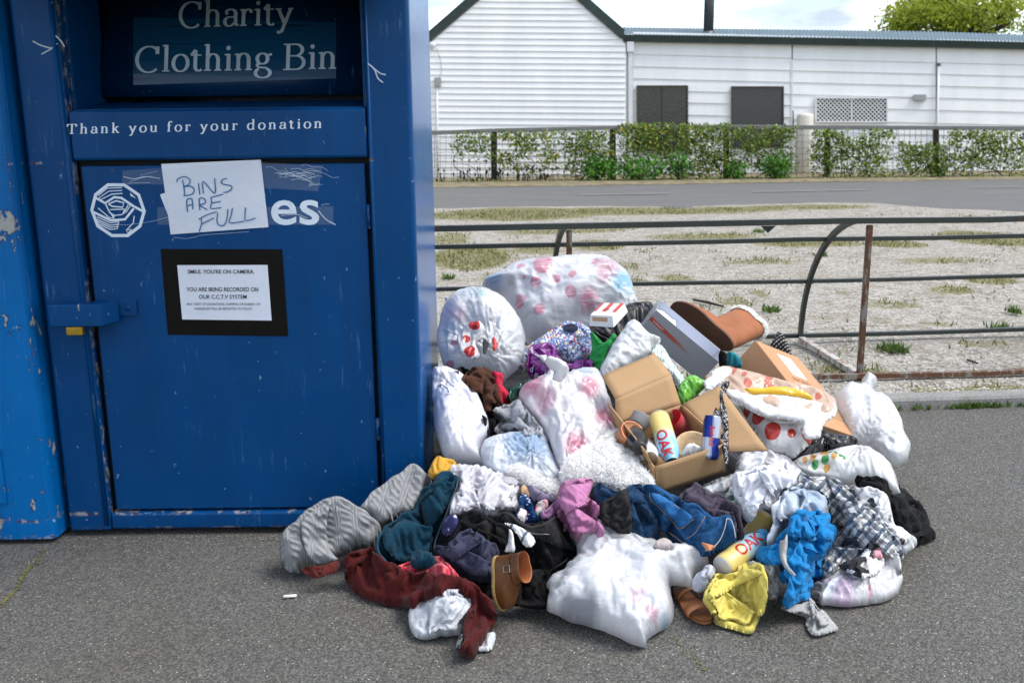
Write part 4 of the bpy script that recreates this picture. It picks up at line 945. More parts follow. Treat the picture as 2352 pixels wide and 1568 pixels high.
# weeds at the kerb foot
X = []; Yk = []
for s in r.normal(size=0): pass
ss = np.concatenate([r.normal(.35, .05, 120), r.normal(.62, .03, 60), r.normal(.72, .05, 90), r.uniform(0, .9, 120)]); q = np.array([kp(s, -abs(r.normal(0, .008)) - .002) for s in ss])
tag(blades('kerb_weeds', q[:, 0], q[:, 1], .0, .03, M_WEED, 91, .006), 'green weeds along the foot of the kerb', 'weeds', kind='stuff')
# loose gravel stones
tmplV = np.array([(1, 0, 0), (-.3, .9, 0), (-.7, -.6, 0), (.5, -.8, .1), (0, .1, .8)]); tmplF = [(0, 1, 4), (1, 2, 4), (2, 3, 4), (3, 0, 4)]
n = 9000; X = r.uniform(-.9, 3.4, n); Yg = 4.3 + r.random(n) ** 2 * 5; k = Yg > K0[1] + (X - K0[0]) * .066 + .15; X, Yg = X[k], Yg[k]; n = len(X)
ang = r.uniform(0, 6.28, n); sz = r.uniform(.003, .0085, n)
V = np.stack([X[:, None] + sz[:, None] * (tmplV[None, :, 0] * np.cos(ang)[:, None] - tmplV[None, :, 1] * np.sin(ang)[:, None]), Yg[:, None] + sz[:, None] * (tmplV[None, :, 0] * np.sin(ang)[:, None] + tmplV[None, :, 1] * np.cos(ang)[:, None]), YZ - .002 + sz[:, None] * tmplV[None, :, 2]], 2).reshape(-1, 3)
Fs = (np.array(tmplF)[None] + (np.arange(n) * 5)[:, None, None]).reshape(-1, 3)
tag(mesh_obj('loose_gravel', V, Fs, simple('gravel_stone', (.45, .43, .40), .9, var=.4, scale=30)), 'pale loose gravel on the yard', 'gravel', kind='stuff')
stk = [atZ(1592, 688, YZ + .01), atZ(1625, 694, YZ + .016), atZ(1662, 704, YZ + .01)]; tag(tube('fallen_stick', stk, [.008, .011, .007], M_STEM, None, 6), 'dark fallen stick on the gravel behind the shoe box', 'stick')
stk = [atZ(2222, 826, YZ + .008), atZ(2245, 834, YZ + .008)]; tag(tube('fallen_stick', stk, [.006, .005], M_STEM, None, 6), 'short dark twig on the gravel right of the rusty post', 'stick')
# moss lines in the asphalt, cigarette butt
M_MOSS = simple('moss', (.10, .095, .03), .95, var=.5, scale=25, bump=.5)
def moss(pts, n, seed, label):
    r = np.random.default_rng(seed); q = smooth_poly(pts, 8); i = r.integers(0, len(q), n); p = q[i] + r.normal(0, 3.0, (n, 2)); w3 = atZ(p[:, 0], p[:, 1], 0.0); sz = r.uniform(.0012, .004, n)
    V = (w3[:, None, :] + sz[:, None, None] * tmplV[None] * np.array([1.3, 1.3, .5])).reshape(-1, 3); Fs = (np.array(tmplF)[None] + (np.arange(n) * 5)[:, None, None]).reshape(-1, 3)
    tag(mesh_obj('moss', V, Fs, M_MOSS), label, 'moss', kind='stuff')
moss([(98, 1262), (85, 1290), (62, 1310), (48, 1330), (38, 1350), (18, 1372), (2, 1386)], 220, 1, 'thin line of yellow moss in the asphalt below the bins')
moss([(1548, 1458), (1562, 1480), (1580, 1500), (1600, 1518), (1622, 1540)], 35, 2, 'flecks of moss in the asphalt in front of the sandal')
c0, c1 = atZ(651, 1369, .005), atZ(681, 1367, .005)
tag(tube('cigarette_butt', [c0, c1], .004, simple('cigarette_paper', (.75, .74, .70), .8), None, 8), 'white cigarette butt lying on bare asphalt in front of the bin', 'cigarette butt')
# ================================================================ the heap
# height map of the growing heap: every garment settles on what already lies there
HX0, HY0, HRES = -1.1, 1.9, 0.01
HNX, HNY = 320, 290
_hx = HX0 + HRES * np.arange(HNX); _hy = HY0 + HRES * np.arange(HNY)
GX, GY = np.meshgrid(_hx, _hy)
def sstep(x): x = np.clip(x, 0, 1); return x * x * (3 - 2 * x)
def mound(X, Y):
    z = np.interp(Y, [2.3, 2.5, 2.7, 2.95, 3.3, 3.65, 3.95, 4.15, 4.28], [0, .008, .035, .10, .23, .31, .30, .16, 0])
    xr = np.interp(Y, [2.2, 2.6, 3.0, 3.4, 3.8, 4.2], [.45, .86, .98, .98, .85, .6]); xl = np.interp(Y, [2.15, 2.45, 2.84, 2.86], [-.2, -.45, -.5, -2.0])
    z = z * sstep((xr - X) / .3) * sstep((X - xl) / .25 + .0)
    return np.where((X < -.275) & (Y > 2.86), 0, z)
HF = mound(GX, GY); HF0 = HF.copy()
def hsample(X, Y, A=None):
    A = HF if A is None else A
    fx = np.clip((X - HX0) / HRES, 0, HNX - 1.001); fy = np.clip((Y - HY0) / HRES, 0, HNY - 1.001)
    i = fx.astype(int); j = fy.astype(int); u = fx - i; v = fy - j
    return A[j, i] * (1 - u) * (1 - v) + A[j, i + 1] * u * (1 - v) + A[j + 1, i] * (1 - u) * v + A[j + 1, i + 1] * u * v
def hsplat(P, grow=2):
    global HF
    T = np.zeros_like(HF); i = np.round((P[:, 0] - HX0) / HRES).astype(int); j = np.round((P[:, 1] - HY0) / HRES).astype(int)
    k = (i >= 0) & (i < HNX) & (j >= 0) & (j < HNY); np.maximum.at(T, (j[k], i[k]), P[k, 2])
    for _ in range(grow):
        Q = T.copy()
        for dj, di in ((0, 1), (0, -1), (1, 0), (-1, 0)): Q = np.maximum(Q, np.roll(np.roll(T, dj, 0), di, 1) * .985)
        T = np.where(T > 0, T, Q)
    HF = np.maximum(HF, T)
def hsplat_faces(V, Fc, n=9):
    V = np.asarray(V, float); pts = []
    g = np.linspace(0, 1, n)
    for f in Fc:
        a = V[f[0]]; b_ = V[f[1]]; c_ = V[f[2]]; d_ = V[f[3]] if len(f) > 3 else V[f[2]]
        for u in g:
            for v in g: pts.append((a * (1 - u) + b_ * u) * (1 - v) + (d_ * (1 - u) + c_ * u) * v)
    hsplat(np.array(pts), 2)
def blur(A, n):
    for _ in range(n):
        A = (A + np.roll(A, 1, 0) + np.roll(A, -1, 0)) / 3; A = (A + np.roll(A, 1, 1) + np.roll(A, -1, 1)) / 3
    return A
def ray_hits(x, y, A):
    """depth Y where the sight line through a photo point first meets the heap or the ground"""
    d = ray(x, y); Ys = np.linspace(1.95, 4.75, 281); out = np.full(len(x), np.nan); prev = np.ones(len(x), bool)
    for Y in Ys:
        t_ = Y / d[:, 1]; X = d[:, 0] * t_; Z = CAM[2] + d[:, 2] * t_
        hit = np.isnan(out) & (Z <= np.maximum(hsample(X, np.full(len(x), Y), A), 0.0) + 1e-4)
        out[hit] = Y
    out[np.isnan(out)] = 4.3
    return out
ZM = {'D': (0, 0, 1), 'Z5': (978.4, 564.4, .24), 'Z6': (1364, 611.5, .24), 'Z7': (940.7, 809, .24), 'Z8': (1335.8, 893.7, .24), 'Y1': (620.9, 1034.8, .216), 'Y2': (752.6, 1204.1, .216),
      'Y3': (940.7, 1053.6, .216), 'Y4': (1223, 1166.5, .216), 'Y5': (1542.8, 1091.3, .264), 'Y6': (1749.8, 771.4, .264), 'ZR': (1674.5, 780.8, .156), 'ZS': (1448.7, 677.3, .132), 'ZK': (1298.2, 658.5, .096)}
def zm(tag_, pts):
    a, b_, s = ZM[tag_]; return [(a + s * x, b_ + s * y) for x, y in pts]
def z1(tag_, x, y): a, b_, s = ZM[tag_]; return (a + s * x, b_ + s * y)
def closed_smooth(p, n=4):
    p = np.array(p, float); m = len(p); out = []
    for i in range(m):
        a, b_, c_, d_ = p[i - 1], p[i], p[(i + 1) % m], p[(i + 2) % m]
        for t_ in np.linspace(0, 1, n, endpoint=False): out.append(0.5 * (2 * b_ + (c_ - a) * t_ + (2 * a - 5 * b_ + 4 * c_ - d_) * t_ ** 2 + (3 * b_ - a - 3 * c_ + d_) * t_ ** 3))
    return np.array(out)
def inside(px, py, poly):
    r = np.zeros(len(px), bool); a = poly; b_ = np.roll(poly, -1, 0)
    for (x1, y1), (x2, y2) in zip(a, b_):
        if y1 == y2: continue
        c_ = ((y1 > py) != (y2 > py)) & (px < (x2 - x1) * (py - y1) / (y2 - y1) + x1); r ^= c_
    return r
def edge_dist(px, py, poly):
    best = np.full(len(px), 1e9); bx = np.zeros(len(px)); by = np.zeros(len(px)); a = poly; b_ = np.roll(poly, -1, 0)
    for (x1, y1), (x2, y2) in zip(a, b_):
        dx, dy = x2 - x1, y2 - y1; L2 = dx * dx + dy * dy + 1e-9; t_ = np.clip(((px - x1) * dx + (py - y1) * dy) / L2, 0, 1); qx = x1 + t_ * dx; qy = y1 + t_ * dy
        d = np.hypot(px - qx, py - qy); k = d < best; best[k] = d[k]; bx[k] = qx[k]; by[k] = qy[k]
    return best, bx, by
_seed = [0]
def soft(name, label, cat, poly, m, H=.035, R=45, rest=(1.12, 1.04), ang=0.0, closed=False, back=.45, lift=.004, step=None, flat=14, iters=80, n0=.010, freq=4.0, parent=None, group=None,
         Y=None, cam_w=.5, knots=(), streak=None, thick=.0018, jag=1.2, splat=True, bend=.35, hfblur=2, tilt=0.0, hmax=None, smooth_out=1, crisp=0.0, fold=.95, layers=2):
    """cloth or film whose outline and resting place are given; it is laid on the heap, given more cloth than the outline holds and relaxed until it buckles into folds"""
    _seed[0] += 1; sd = _seed[0] * 13.7
    poly = closed_smooth(poly, 4); ctr = poly.mean(0)
    # slightly uneven hems
    s_ = np.arange(len(poly)) * .9; poly = poly + jag * np.stack([vnoise(s_, sd), vnoise(s_, sd + 50)], 1)
    x0, y0 = poly.min(0); x1, y1 = poly.max(0); area = (x1 - x0) * (y1 - y0)
    if crisp == 0.0 and (closed or knots): crisp = .0018
    if closed and streak is None: streak = (.0022, .8, 13, _seed[0] * 1.7)
    rest_in, freq_in = rest, freq
    is_cloth = (not crisp) and (not closed) and fold > 0
    if is_cloth: H = H * .6; R = min(R, 22); rest = (1 + max((rest[0] - 1) * 2.2, .42) * fold, 1 + (rest[1] - 1) * .8); n0 = n0 * 1.4; freq = freq * 1.35
    if step is None: step = float(np.clip(math.sqrt(area / (5000 if crisp else 3200)), 2.5, 4.2))
    gx = np.arange(x0 - step, x1 + step * 2, step); gy = np.arange(y0 - step, y1 + step * 2, step); h, w = len(gy), len(gx)
    PX, PY = np.meshgrid(gx, gy); PX = PX.ravel().copy(); PY = PY.ravel().copy()
    M = inside(PX, PY, poly); d, bx, by = edge_dist(PX, PY, poly)
    near = (~M) & (d < step * .55); M |= near; d = np.where(near, 0, d)
    M2 = M.reshape(h, w); nb4 = np.zeros((h, w), int)
    for dj, di in ((0, 1), (0, -1), (1, 0), (-1, 0)): nb4 += np.roll(np.roll(M2, dj, 0), di, 1)
    M2 = M2 & (nb4 >= 2); M = M2.ravel()
    nb8 = np.zeros((h, w), int)
    for dj in (-1, 0, 1):
        for di in (-1, 0, 1): nb8 += np.roll(np.roll(M2, dj, 0), di, 1)
    bnd = (M2 & (nb8 < 9)).ravel()
    snap = bnd & (d < step * 1.1); PX[snap] = bx[snap]; PY[snap] = by[snap]; d = np.where(bnd, 0, d)
    idx = np.where(M)[0]; N = len(idx); loc = -np.ones(h * w, int); loc[idx] = np.arange(N); jj, ii = idx // w, idx % w
    px, py, dd, bd = PX[idx], PY[idx], d[idx], bnd[idx]
    A = blur(HF, hfblur) if hfblur else HF
    if Y is None:
        Yv = ray_hits(px, py, A)
    else:
        Yv = Y + tilt * (ctr[1] - py) / 100.0
    def lap(v, n):
        g_ = np.zeros(h * w); wt = np.zeros(h * w)
        for _ in range(n):
            g_[:] = 0; g_[idx] = v; G = g_.reshape(h, w); Mf = M2.astype(float); s1 = np.zeros((h, w)); c1 = np.zeros((h, w))
            for dj, di in ((0, 1), (0, -1), (1, 0), (-1, 0)): s1 += np.roll(np.roll(G * Mf, dj, 0), di, 1); c1 += np.roll(np.roll(Mf, dj, 0), di, 1)
            v = .4 * v + .6 * (s1 / np.maximum(c1, 1)).ravel()[idx]
        return v
    D = ray(px, py); Yg_ = np.where(D[:, 2] < -1e-6, -CAM[2] * D[:, 1] / np.minimum(D[:, 2], -1e-6), 9.0) - .004
    if Y is None:
        raw = Yv.copy(); onground = bd & (np.abs(raw - Yg_) < .03)
        for _ in range(flat):
            Yv = lap(Yv, 1); Yv[onground] = Yg_[onground]
    Yv = np.minimum(Yv, Yg_)
    def place(Yv): return CAM + D * (Yv / D[:, 1])[:, None]
    P0 = place(Yv)
    if Y is None:
        for _ in range(4):     # come forward where the smoothing dipped into the heap
            P0 = place(Yv); low = np.maximum(hsample(P0[:, 0], P0[:, 1], A), 0) + .002 - P0[:, 2]; Yv = Yv - np.clip(low, 0, .2) * 1.2; Yv = np.minimum(lap(Yv, 2), Yg_); Yv[onground] = Yg_[onground]
        P0 = place(Yv)
    tc = CAM - P0; tc /= np.linalg.norm(tc, axis=1, keepdims=True)
    dr = cam_w * tc + (1 - cam_w) * np.array([0, 0, 1.0]); dr /= np.linalg.norm(dr, axis=1, keepdims=True)
    q = np.clip(dd / R, 0, 1); dome = np.sqrt(np.clip(1 - (1 - q) ** 2, 0, 1))
    ca, sa = math.cos(ang), math.sin(ang); un = ((px - ctr[0]) * ca + (py - ctr[1]) * sa) / 100; vn = (-(px - ctr[0]) * sa + (py - ctr[1]) * ca) / 100
    wam = .34 if is_cloth else .22; wx = un + wam * fbm(un * 1.3 + sd, vn * 1.3, 0, 2); wy = vn + wam * fbm(un * 1.3, vn * 1.3 + sd, 5, 2)
    angf = ang + (1.0 * vnoise(un * 1.1 + sd, vn * 1.1, 40) if is_cloth else 0 * un)
    aniso = np.clip((rest[0] - 1) / max(rest[1] - 1, .01), .4, 3.6)
    ns = vnoise(wx * freq, wy * freq / aniso, sd) + .5 * vnoise(wx * freq * 2.1, wy * freq * 2.1 / aniso, sd + 9)
    fade = np.clip(dd / (R * .35), 0, 1)
    off = lift + H * dome * (1 + (.45 if is_cloth else .18) * fbm(un * 1.3 + sd, vn * 1.3, 2, 2)) + n0 * ns * fade
    P = P0 + dr * off[:, None]
    # edges of the rest shape
    def pairs(dj, di):
        a = np.arange(N); j2, i2 = jj + dj, ii + di; ok = (j2 >= 0) & (j2 < h) & (i2 >= 0) & (i2 < w); t2 = np.where(ok, j2 * w + i2, 0); b_ = np.where(ok, loc[t2], -1); k = b_ >= 0
        return a[k], b_[k]
    base = P0 + dr * (lift + H * dome)[:, None]; groups = []
    for dj, di, kk, isb in ((0, 1, 1.0, 0), (1, 0, 1.0, 0), (1, 1, .5, 0), (1, -1, .5, 0), (0, 2, bend, 1), (2, 0, bend, 1)):
        a, b_ = pairs(dj, di)
        if len(a) == 0: continue
        L = np.linalg.norm(base[a] - base[b_], axis=1); ux, uy = px[b_] - px[a], py[b_] - py[a]; uL = np.hypot(ux, uy) + 1e-9; ux, uy = ux / uL, uy / uL
        caf, saf = np.cos(angf[a]), np.sin(angf[a]); cu = ux * caf + uy * saf; cv = -ux * saf + uy * caf; st = np.sqrt((rest[0] * cu) ** 2 + (rest[1] * cv) ** 2); st = 1 + (st - 1) * np.clip(np.minimum(dd[a], dd[b_]) / 26, .12, 1); Lr = L * st * (((.985 if max(dj, abs(di)) == 2 else .95)) if isb else 1)
        if dj == 0 and di == 2: col_ = (ii[a] % 4) // 2
        elif dj == 2: col_ = (jj[a] % 4) // 2
        elif di == 4: col_ = (ii[a] % 8) // 4
        elif dj == 4: col_ = (jj[a] % 8) // 4
        elif dj == 0: col_ = ii[a] % 2
        else: col_ = jj[a] % 2
        for c_ in (0, 1):
            k = col_ == c_
            if k.any(): groups.append((a[k], b_[k], Lr[k], kk, isb))
    im = np.where(bd, 0.0, 1.0); cap = lift + H * dome + (hmax if hmax else .032)
    for it in range(iters):
        for a, b_, Lr, kk, isb in groups:
            e = P[b_] - P[a]; L = np.sqrt((e * e).sum(1)) + 1e-9; wa, wb = im[a], im[b_]; ws = wa + wb; df = L - Lr
            if isb: df = np.minimum(df, 0)
            s1 = (kk * df / L / np.maximum(ws, 1e-9))[:, None] * e
            P[a] += s1 * wa[:, None]; P[b_] -= s1 * wb[:, None]
        o = ((P - P0) * dr).sum(1); lo = lift * .3; fix = np.where(o < lo, lo - o, 0) + np.where(o > cap, (cap - o) * .5, 0); P += dr * fix[:, None]
    for _ in range(0 if is_cloth else smooth_out):
        for c_ in range(3):
            sm = lap(P[:, c_], 1); P[:, c_] = np.where(bd, P[:, c_], .5 * P[:, c_] + .5 * sm)
    # creases drawn out from knots and along tension lines
    ex = np.zeros(N)
    for kx, ky, amp, rad, kf in knots:
        th_ = np.arctan2(py - ky, px - kx); rr_ = np.hypot(px - kx, py - ky)
        rd_ = 1 - np.abs(vnoise(np.cos(th_) * kf + sd, np.sin(th_) * kf, rr_ * .012)) * 2.2 + .35 * vnoise(np.cos(th_) * kf * 2.3, np.sin(th_) * kf * 2.3 + sd, rr_ * .02)
        ex += amp * rd_ * np.exp(-rr_ / rad)
    if streak:
        amp, k1, k2, a2 = streak; c2, s2 = math.cos(a2), math.sin(a2); u2 = (px * c2 + py * s2) / 100; v2 = (-px * s2 + py * c2) / 100; v2 = v2 + .06 * fbm(u2 * 2, v2 * 2, sd, 2)
        ex += amp * (1 - np.abs(vnoise(u2 * k1, v2 * k2, sd)) * 2.4 + .4 * vnoise(u2 * k1 * 2, v2 * k2 * 2.2, sd + 3)) * (.4 + .6 * sstep(vnoise(u2 * .8, v2 * .8, sd + 7) + .5))
    if crisp:
        u2 = px / 100 + .16 * fbm(px * .013, py * .013, sd, 2); v2 = py / 100 + .16 * fbm(px * .013, py * .013, sd + 31, 2)
        for kf, am in ((1.5, 1.0), (3.1, .35)):
            rg_ = 1 - np.abs(vnoise(u2 * kf, v2 * kf, sd + kf)) * 3.0; ex += crisp * am * np.where(rg_ > 0, rg_, rg_ * .35) * (.35 + sstep(vnoise(u2 * .9, v2 * .9, sd + 17) * 1.3 + .6))
    P = P + dr * (ex * np.clip(dd / 12, 0, 1))[:, None]
    P[:, 2] = np.maximum(P[:, 2], .003)
    binhit = (P[:, 0] < -.268) & (P[:, 1] > 2.86); P[binhit, 0] = -.268
    if splat: hsplat(P[dd > 3.5], 1)
    # faces
    lg = loc.reshape(h, w); a = lg[:-1, :-1]; b_ = lg[:-1, 1:]; c_ = lg[1:, 1:]; d_ = lg[1:, :-1]
    k4 = (a >= 0) & (b_ >= 0) & (c_ >= 0) & (d_ >= 0); Fq = np.stack([a[k4], d_[k4], c_[k4], b_[k4]], 1)
    tri = []
    cnt = (a >= 0).astype(int) + (b_ >= 0) + (c_ >= 0) + (d_ >= 0)
    for q_ in zip(a[cnt == 3], d_[cnt == 3], c_[cnt == 3], b_[cnt == 3]): tri.append(tuple(v for v in q_ if v >= 0))
    V = P; uv = np.stack([px / 100, -py / 100], 1); faces = [tuple(f) for f in Fq] + tri
    if closed:
        bdir = np.array([0, .9, -.35]); Pb = P0 + bdir * (H * back * dome)[:, None] + np.array([0, 0, .0]); Pb[:, 2] = np.maximum(Pb[:, 2], .003)
        bh = (Pb[:, 0] < -.268) & (Pb[:, 1] > 2.86); Pb[bh, 0] = -.268
        mp = np.arange(N) + N; mp[bd] = np.where(bd)[0]; V = np.concatenate([P, Pb]); uv = np.concatenate([uv, uv]); faces += [tuple(mp[v] for v in f[::-1]) for f in faces]
    used = np.zeros(len(V), bool)
    for f in faces: used[list(f)] = True
    re = np.cumsum(used) - 1; V = V[used]; uv = uv[used]; faces = [tuple(re[v] for v in f) for f in faces]
    o = mesh_obj(name, V, faces, m, parent, smooth=True, uv=uv)
    if thick and not closed:
        s3 = o.modifiers.new('solid', 'SOLIDIFY'); s3.thickness = thick; s3.offset = -1
    if is_cloth and parent is None and layers and area > 9000:
        # loose layers of the same garment lying over it, each with its own hem
        base_poly = poly[::2]
        for q_ in range(layers):
            th_c = sd * 1.3 + q_ * 2.1; nrm_ = np.array([math.cos(th_c), math.sin(th_c)]); off_ = ((base_poly - ctr) @ nrm_); lim = np.quantile(off_, .42 + .16 * q_)
            cut = []
            for i_ in range(len(base_poly)):
                A1, B1 = base_poly[i_], base_poly[(i_ + 1) % len(base_poly)]; da, db = (A1 - ctr) @ nrm_ - lim, (B1 - ctr) @ nrm_ - lim
                if da >= 0: cut.append(A1)
                if da * db < 0: cut.append(A1 + (B1 - A1) * da / (da - db))
            if len(cut) >= 6:
                cut = np.array(cut); dv_ = ctr - cut; cut = cut + dv_ / np.maximum(np.linalg.norm(dv_, axis=1, keepdims=True), 1) * np.where(cut[:, 1:2] > ctr[1], 16, 7); cc_ = cut.mean(0); cut = cc_ + (cut - cc_) * .95; ex_ = cut.max(0) - cut.min(0)
                if min(ex_) > 28: soft('loose_fold', None, None, cut[::2] if len(cut) > 24 else cut, m, H=.014, R=9, rest=rest_in, ang=ang + .5 + q_, parent=o, cam_w=cam_w, step=3.0, hfblur=2, flat=6, freq=freq_in, n0=.012, jag=2.2, thick=thick, layers=0, lift=.004, hmax=.016)
    if parent is None: tag(o, label, cat, group)
    elif label: o['label'] = label
    return o

# ---------------------------------------------------------------- cloth and film materials
def uvc(t, s=1.0, rot=0.0):
    mp = t.n('Mapping'); t.set(mp.inputs['Vector'], t.n('TexCoord').outputs['UV']); mp.inputs['Scale'].default_value = (s, s, s); mp.inputs['Rotation'].default_value = (0, 0, rot); return mp.outputs[0]
def cloth(name, col, var=.14, rough=.9, weave=1.0, sheen=.06, fuzz=0.0, col2=None, rib=0.0, rot=0.0, heather=0.0):
    t = NT(name); u = uvc(t, 1, rot); n1 = t.noise(u, 2.2, 4, .6)
    c2 = col2 or tuple(min(1, x * (1 + var)) for x in col); base = t.mix(t.ramp(n1, [(.3, 0), (.7, 1)]), tuple(x * (1 - var) for x in col), c2)
    fine = t.noise(u, 95, 2, .6)
    if heather: base = t.mix(t.math('MULTIPLY', t.ramp(t.noise(uvc(t, 1, rot + .2), 60, 3, .7), [(.35, 0), (.65, 1)]), heather), base, tuple(x * .5 for x in col))
    base = t.mix(.25, base, t.mix(1.0, base, t.ramp(fine, [(.3, .6), (.7, 1.4)]), 'MULTIPLY'))
    t.inp('Base Color', base); t.inp('Roughness', rough); t.inp('Specular IOR Level', .2); t.inp('Sheen Weight', sheen); t.inp('Sheen Roughness', .5)
    crs = t.math('ABSOLUTE', t.math('SUBTRACT', t.noise(u, 5.5, 3, .55, 1.2), .5)); hgt = t.math('ADD', t.math('MULTIPLY', fine, .35 * weave), t.math('ADD', t.math('MULTIPLY', t.noise(u, 11, 4, .6), .6), t.math('MULTIPLY', t.math('MINIMUM', crs, .12), 3.2)))
    if rib:
        wv = t.n('TexWave'); t.set(wv.inputs['Vector'], u); wv.inputs['Scale'].default_value = rib; wv.inputs['Distortion'].default_value = 1.2; wv.inputs['Detail'].default_value = 2; hgt = t.math('ADD', hgt, t.math('MULTIPLY', wv.outputs['Fac'], .22))
    t.bump(hgt, .5, .0045); return t.m
def film(name, col=(.74, .75, .77), patches=(), dots=(), trans=.3, rough=.24, noise_tint=None, dotsoft=.02, wr=.5, streak=0.0, srot=0.0, cover=0.0):
    """thin plastic film; patches: (uvx, uvy, r, colour, strength) soft colour of what shows through; dots: (uvx, uvy, r, colour) printed spots"""
    t = NT(name); u = uvc(t); dn = t.noise(u, 6, 3, .6, 0, 'Color')
    base = (*col, 1)
    if noise_tint: base = t.mix(t.ramp(t.noise(u, noise_tint[1], 4, .6, 1.0), [(.42, 0), (.68, noise_tint[2])]), col, noise_tint[0])
    uu = t.n('VectorMath'); uu.operation = 'MULTIPLY_ADD'; t.set(uu.inputs[0], dn); uu.inputs[1].default_value = (.16, .16, 0); t.set(uu.inputs[2], u); up_ = uu.outputs[0]
    def dist(vec, x, y):
        v = t.n('VectorMath'); v.operation = 'DISTANCE'; t.set(v.inputs[0], vec); v.inputs[1].default_value = (x, y, 0); return v.outputs['Value']
    for (x, y, r_, c_, s_) in patches: base = t.mix(t.ramp(t.math('DIVIDE', dist(up_, x + .08, y + .08), r_ * 2), [(.25, s_), (.62, 0)]), base, c_)
    ud = t.n('VectorMath'); ud.operation = 'MULTIPLY_ADD'; t.set(ud.inputs[0], dn); ud.inputs[1].default_value = (.05, .05, 0); t.set(ud.inputs[2], u); ud = ud.outputs[0]
    for (x, y, r_, c_) in dots: base = t.mix(t.ramp(t.math('DIVIDE', dist(ud, x + .025, y + .025), r_ * 2), [(.5 - dotsoft, 1), (.5 + dotsoft, 0)]), base, c_)
    if cover:
        sk = t.noise(uvc(t, 1, srot), 1, 5, .7); mp = t.n('Mapping'); t.set(mp.inputs['Vector'], uvc(t, 1, srot)); mp.inputs['Scale'].default_value = (1.4, 16, 1)
        sk = t.noise(mp.outputs[0], 1.6, 4, .65, .4); base = t.mix(t.ramp(sk, [(.45, 0), (.7, cover)]), base, col)
    t.inp('Base Color', base); t.inp('Roughness', rough * .6); t.inp('Specular IOR Level', .8)
    cr1 = t.math('ABSOLUTE', t.math('SUBTRACT', t.noise(u, 2.6, 2, .45, 1.8), .5)); cr2 = t.math('ABSOLUTE', t.math('SUBTRACT', t.noise(u, 6.5, 2, .5, 1.4), .5))
    hgt = t.math('ADD', t.math('MULTIPLY', t.math('MINIMUM', cr1, .16), -1.1), t.math('MULTIPLY', t.math('MINIMUM', cr2, .14), -.35))
    mp2 = t.n('Mapping'); t.set(mp2.inputs['Vector'], t.mix(.1, uvc(t, 1, srot + .15), dn)); mp2.inputs['Scale'].default_value = (1.1, 13, 1); lines = t.math('ABSOLUTE', t.math('SUBTRACT', t.noise(mp2.outputs[0], 1.5, 3, .5, .5), .5)); hgt = t.math('ADD', hgt, t.math('MULTIPLY', t.math('MINIMUM', lines, .13), -1.5)); t.bump(hgt, wr * .5, .009)
    tl = t.n('BsdfTranslucent'); t.set(tl.inputs[0], base); ms = t.n('MixShader'); ms.inputs[0].default_value = trans; t.t.links.new(t.b.outputs[0], ms.inputs[1]); t.t.links.new(tl.outputs[0], ms.inputs[2]); t.t.links.new(ms.outputs[0], t.o.inputs[0])
    return t.m
def plaid(name, bgc, stripes, s=3.0, rot=.5, rough=.9, warp=.0):
    """stripes: (axis, period offset 0..1, width, colour, strength)"""
    t = NT(name); u = uvc(t, s, rot); sp = t.n('SeparateXYZ'); t.set(sp.inputs[0], u); base = (*bgc, 1)
    for ax, o_, w_, c_, st_ in stripes:
        f = t.math('FRACT', t.math('ADD', sp.outputs[ax], o_)); mk = t.math('LESS_THAN', f, w_); base = t.mix(t.math('MULTIPLY', mk, st_), base, c_)
    fine = t.noise(uvc(t), 90, 2, .6); base = t.mix(.2, base, t.mix(1.0, base, t.ramp(fine, [(.3, .6), (.7, 1.4)]), 'MULTIPLY'))
    t.inp('Base Color', base); t.inp('Roughness', rough); t.inp('Specular IOR Level', .2); t.inp('Sheen Weight', .15); t.bump(t.math('ADD', t.math('MULTIPLY', fine, .3), t.noise(uvc(t), 12, 4, .6)), .45, .004); return t.m
def floral(name, bgc, cols, s=9.0, rough=.9, th=.28):
    t = NT(name); u = uvc(t); dn = t.noise(u, 9, 3, .6, 0, 'Color'); base = (*bgc, 1)
    for k, (c_, sc_, lim) in enumerate(cols):
        v = t.n('TexVoronoi'); t.set(v.inputs['Vector'], t.mix(.12, u, dn)); v.inputs['Scale'].default_value = s * sc_; bw = t.n('RGBToBW'); t.set(bw.inputs[0], v.outputs['Color'])
        mk = t.math('MULTIPLY', t.math('LESS_THAN', v.outputs['Distance'], th), t.math('LESS_THAN', bw.outputs[0], lim)); base = t.mix(mk, base, c_)
    t.inp('Base Color', base); t.inp('Roughness', rough); t.inp('Specular IOR Level', .2); t.bump(t.noise(u, 14, 4, .6), .45, .004); return t.m
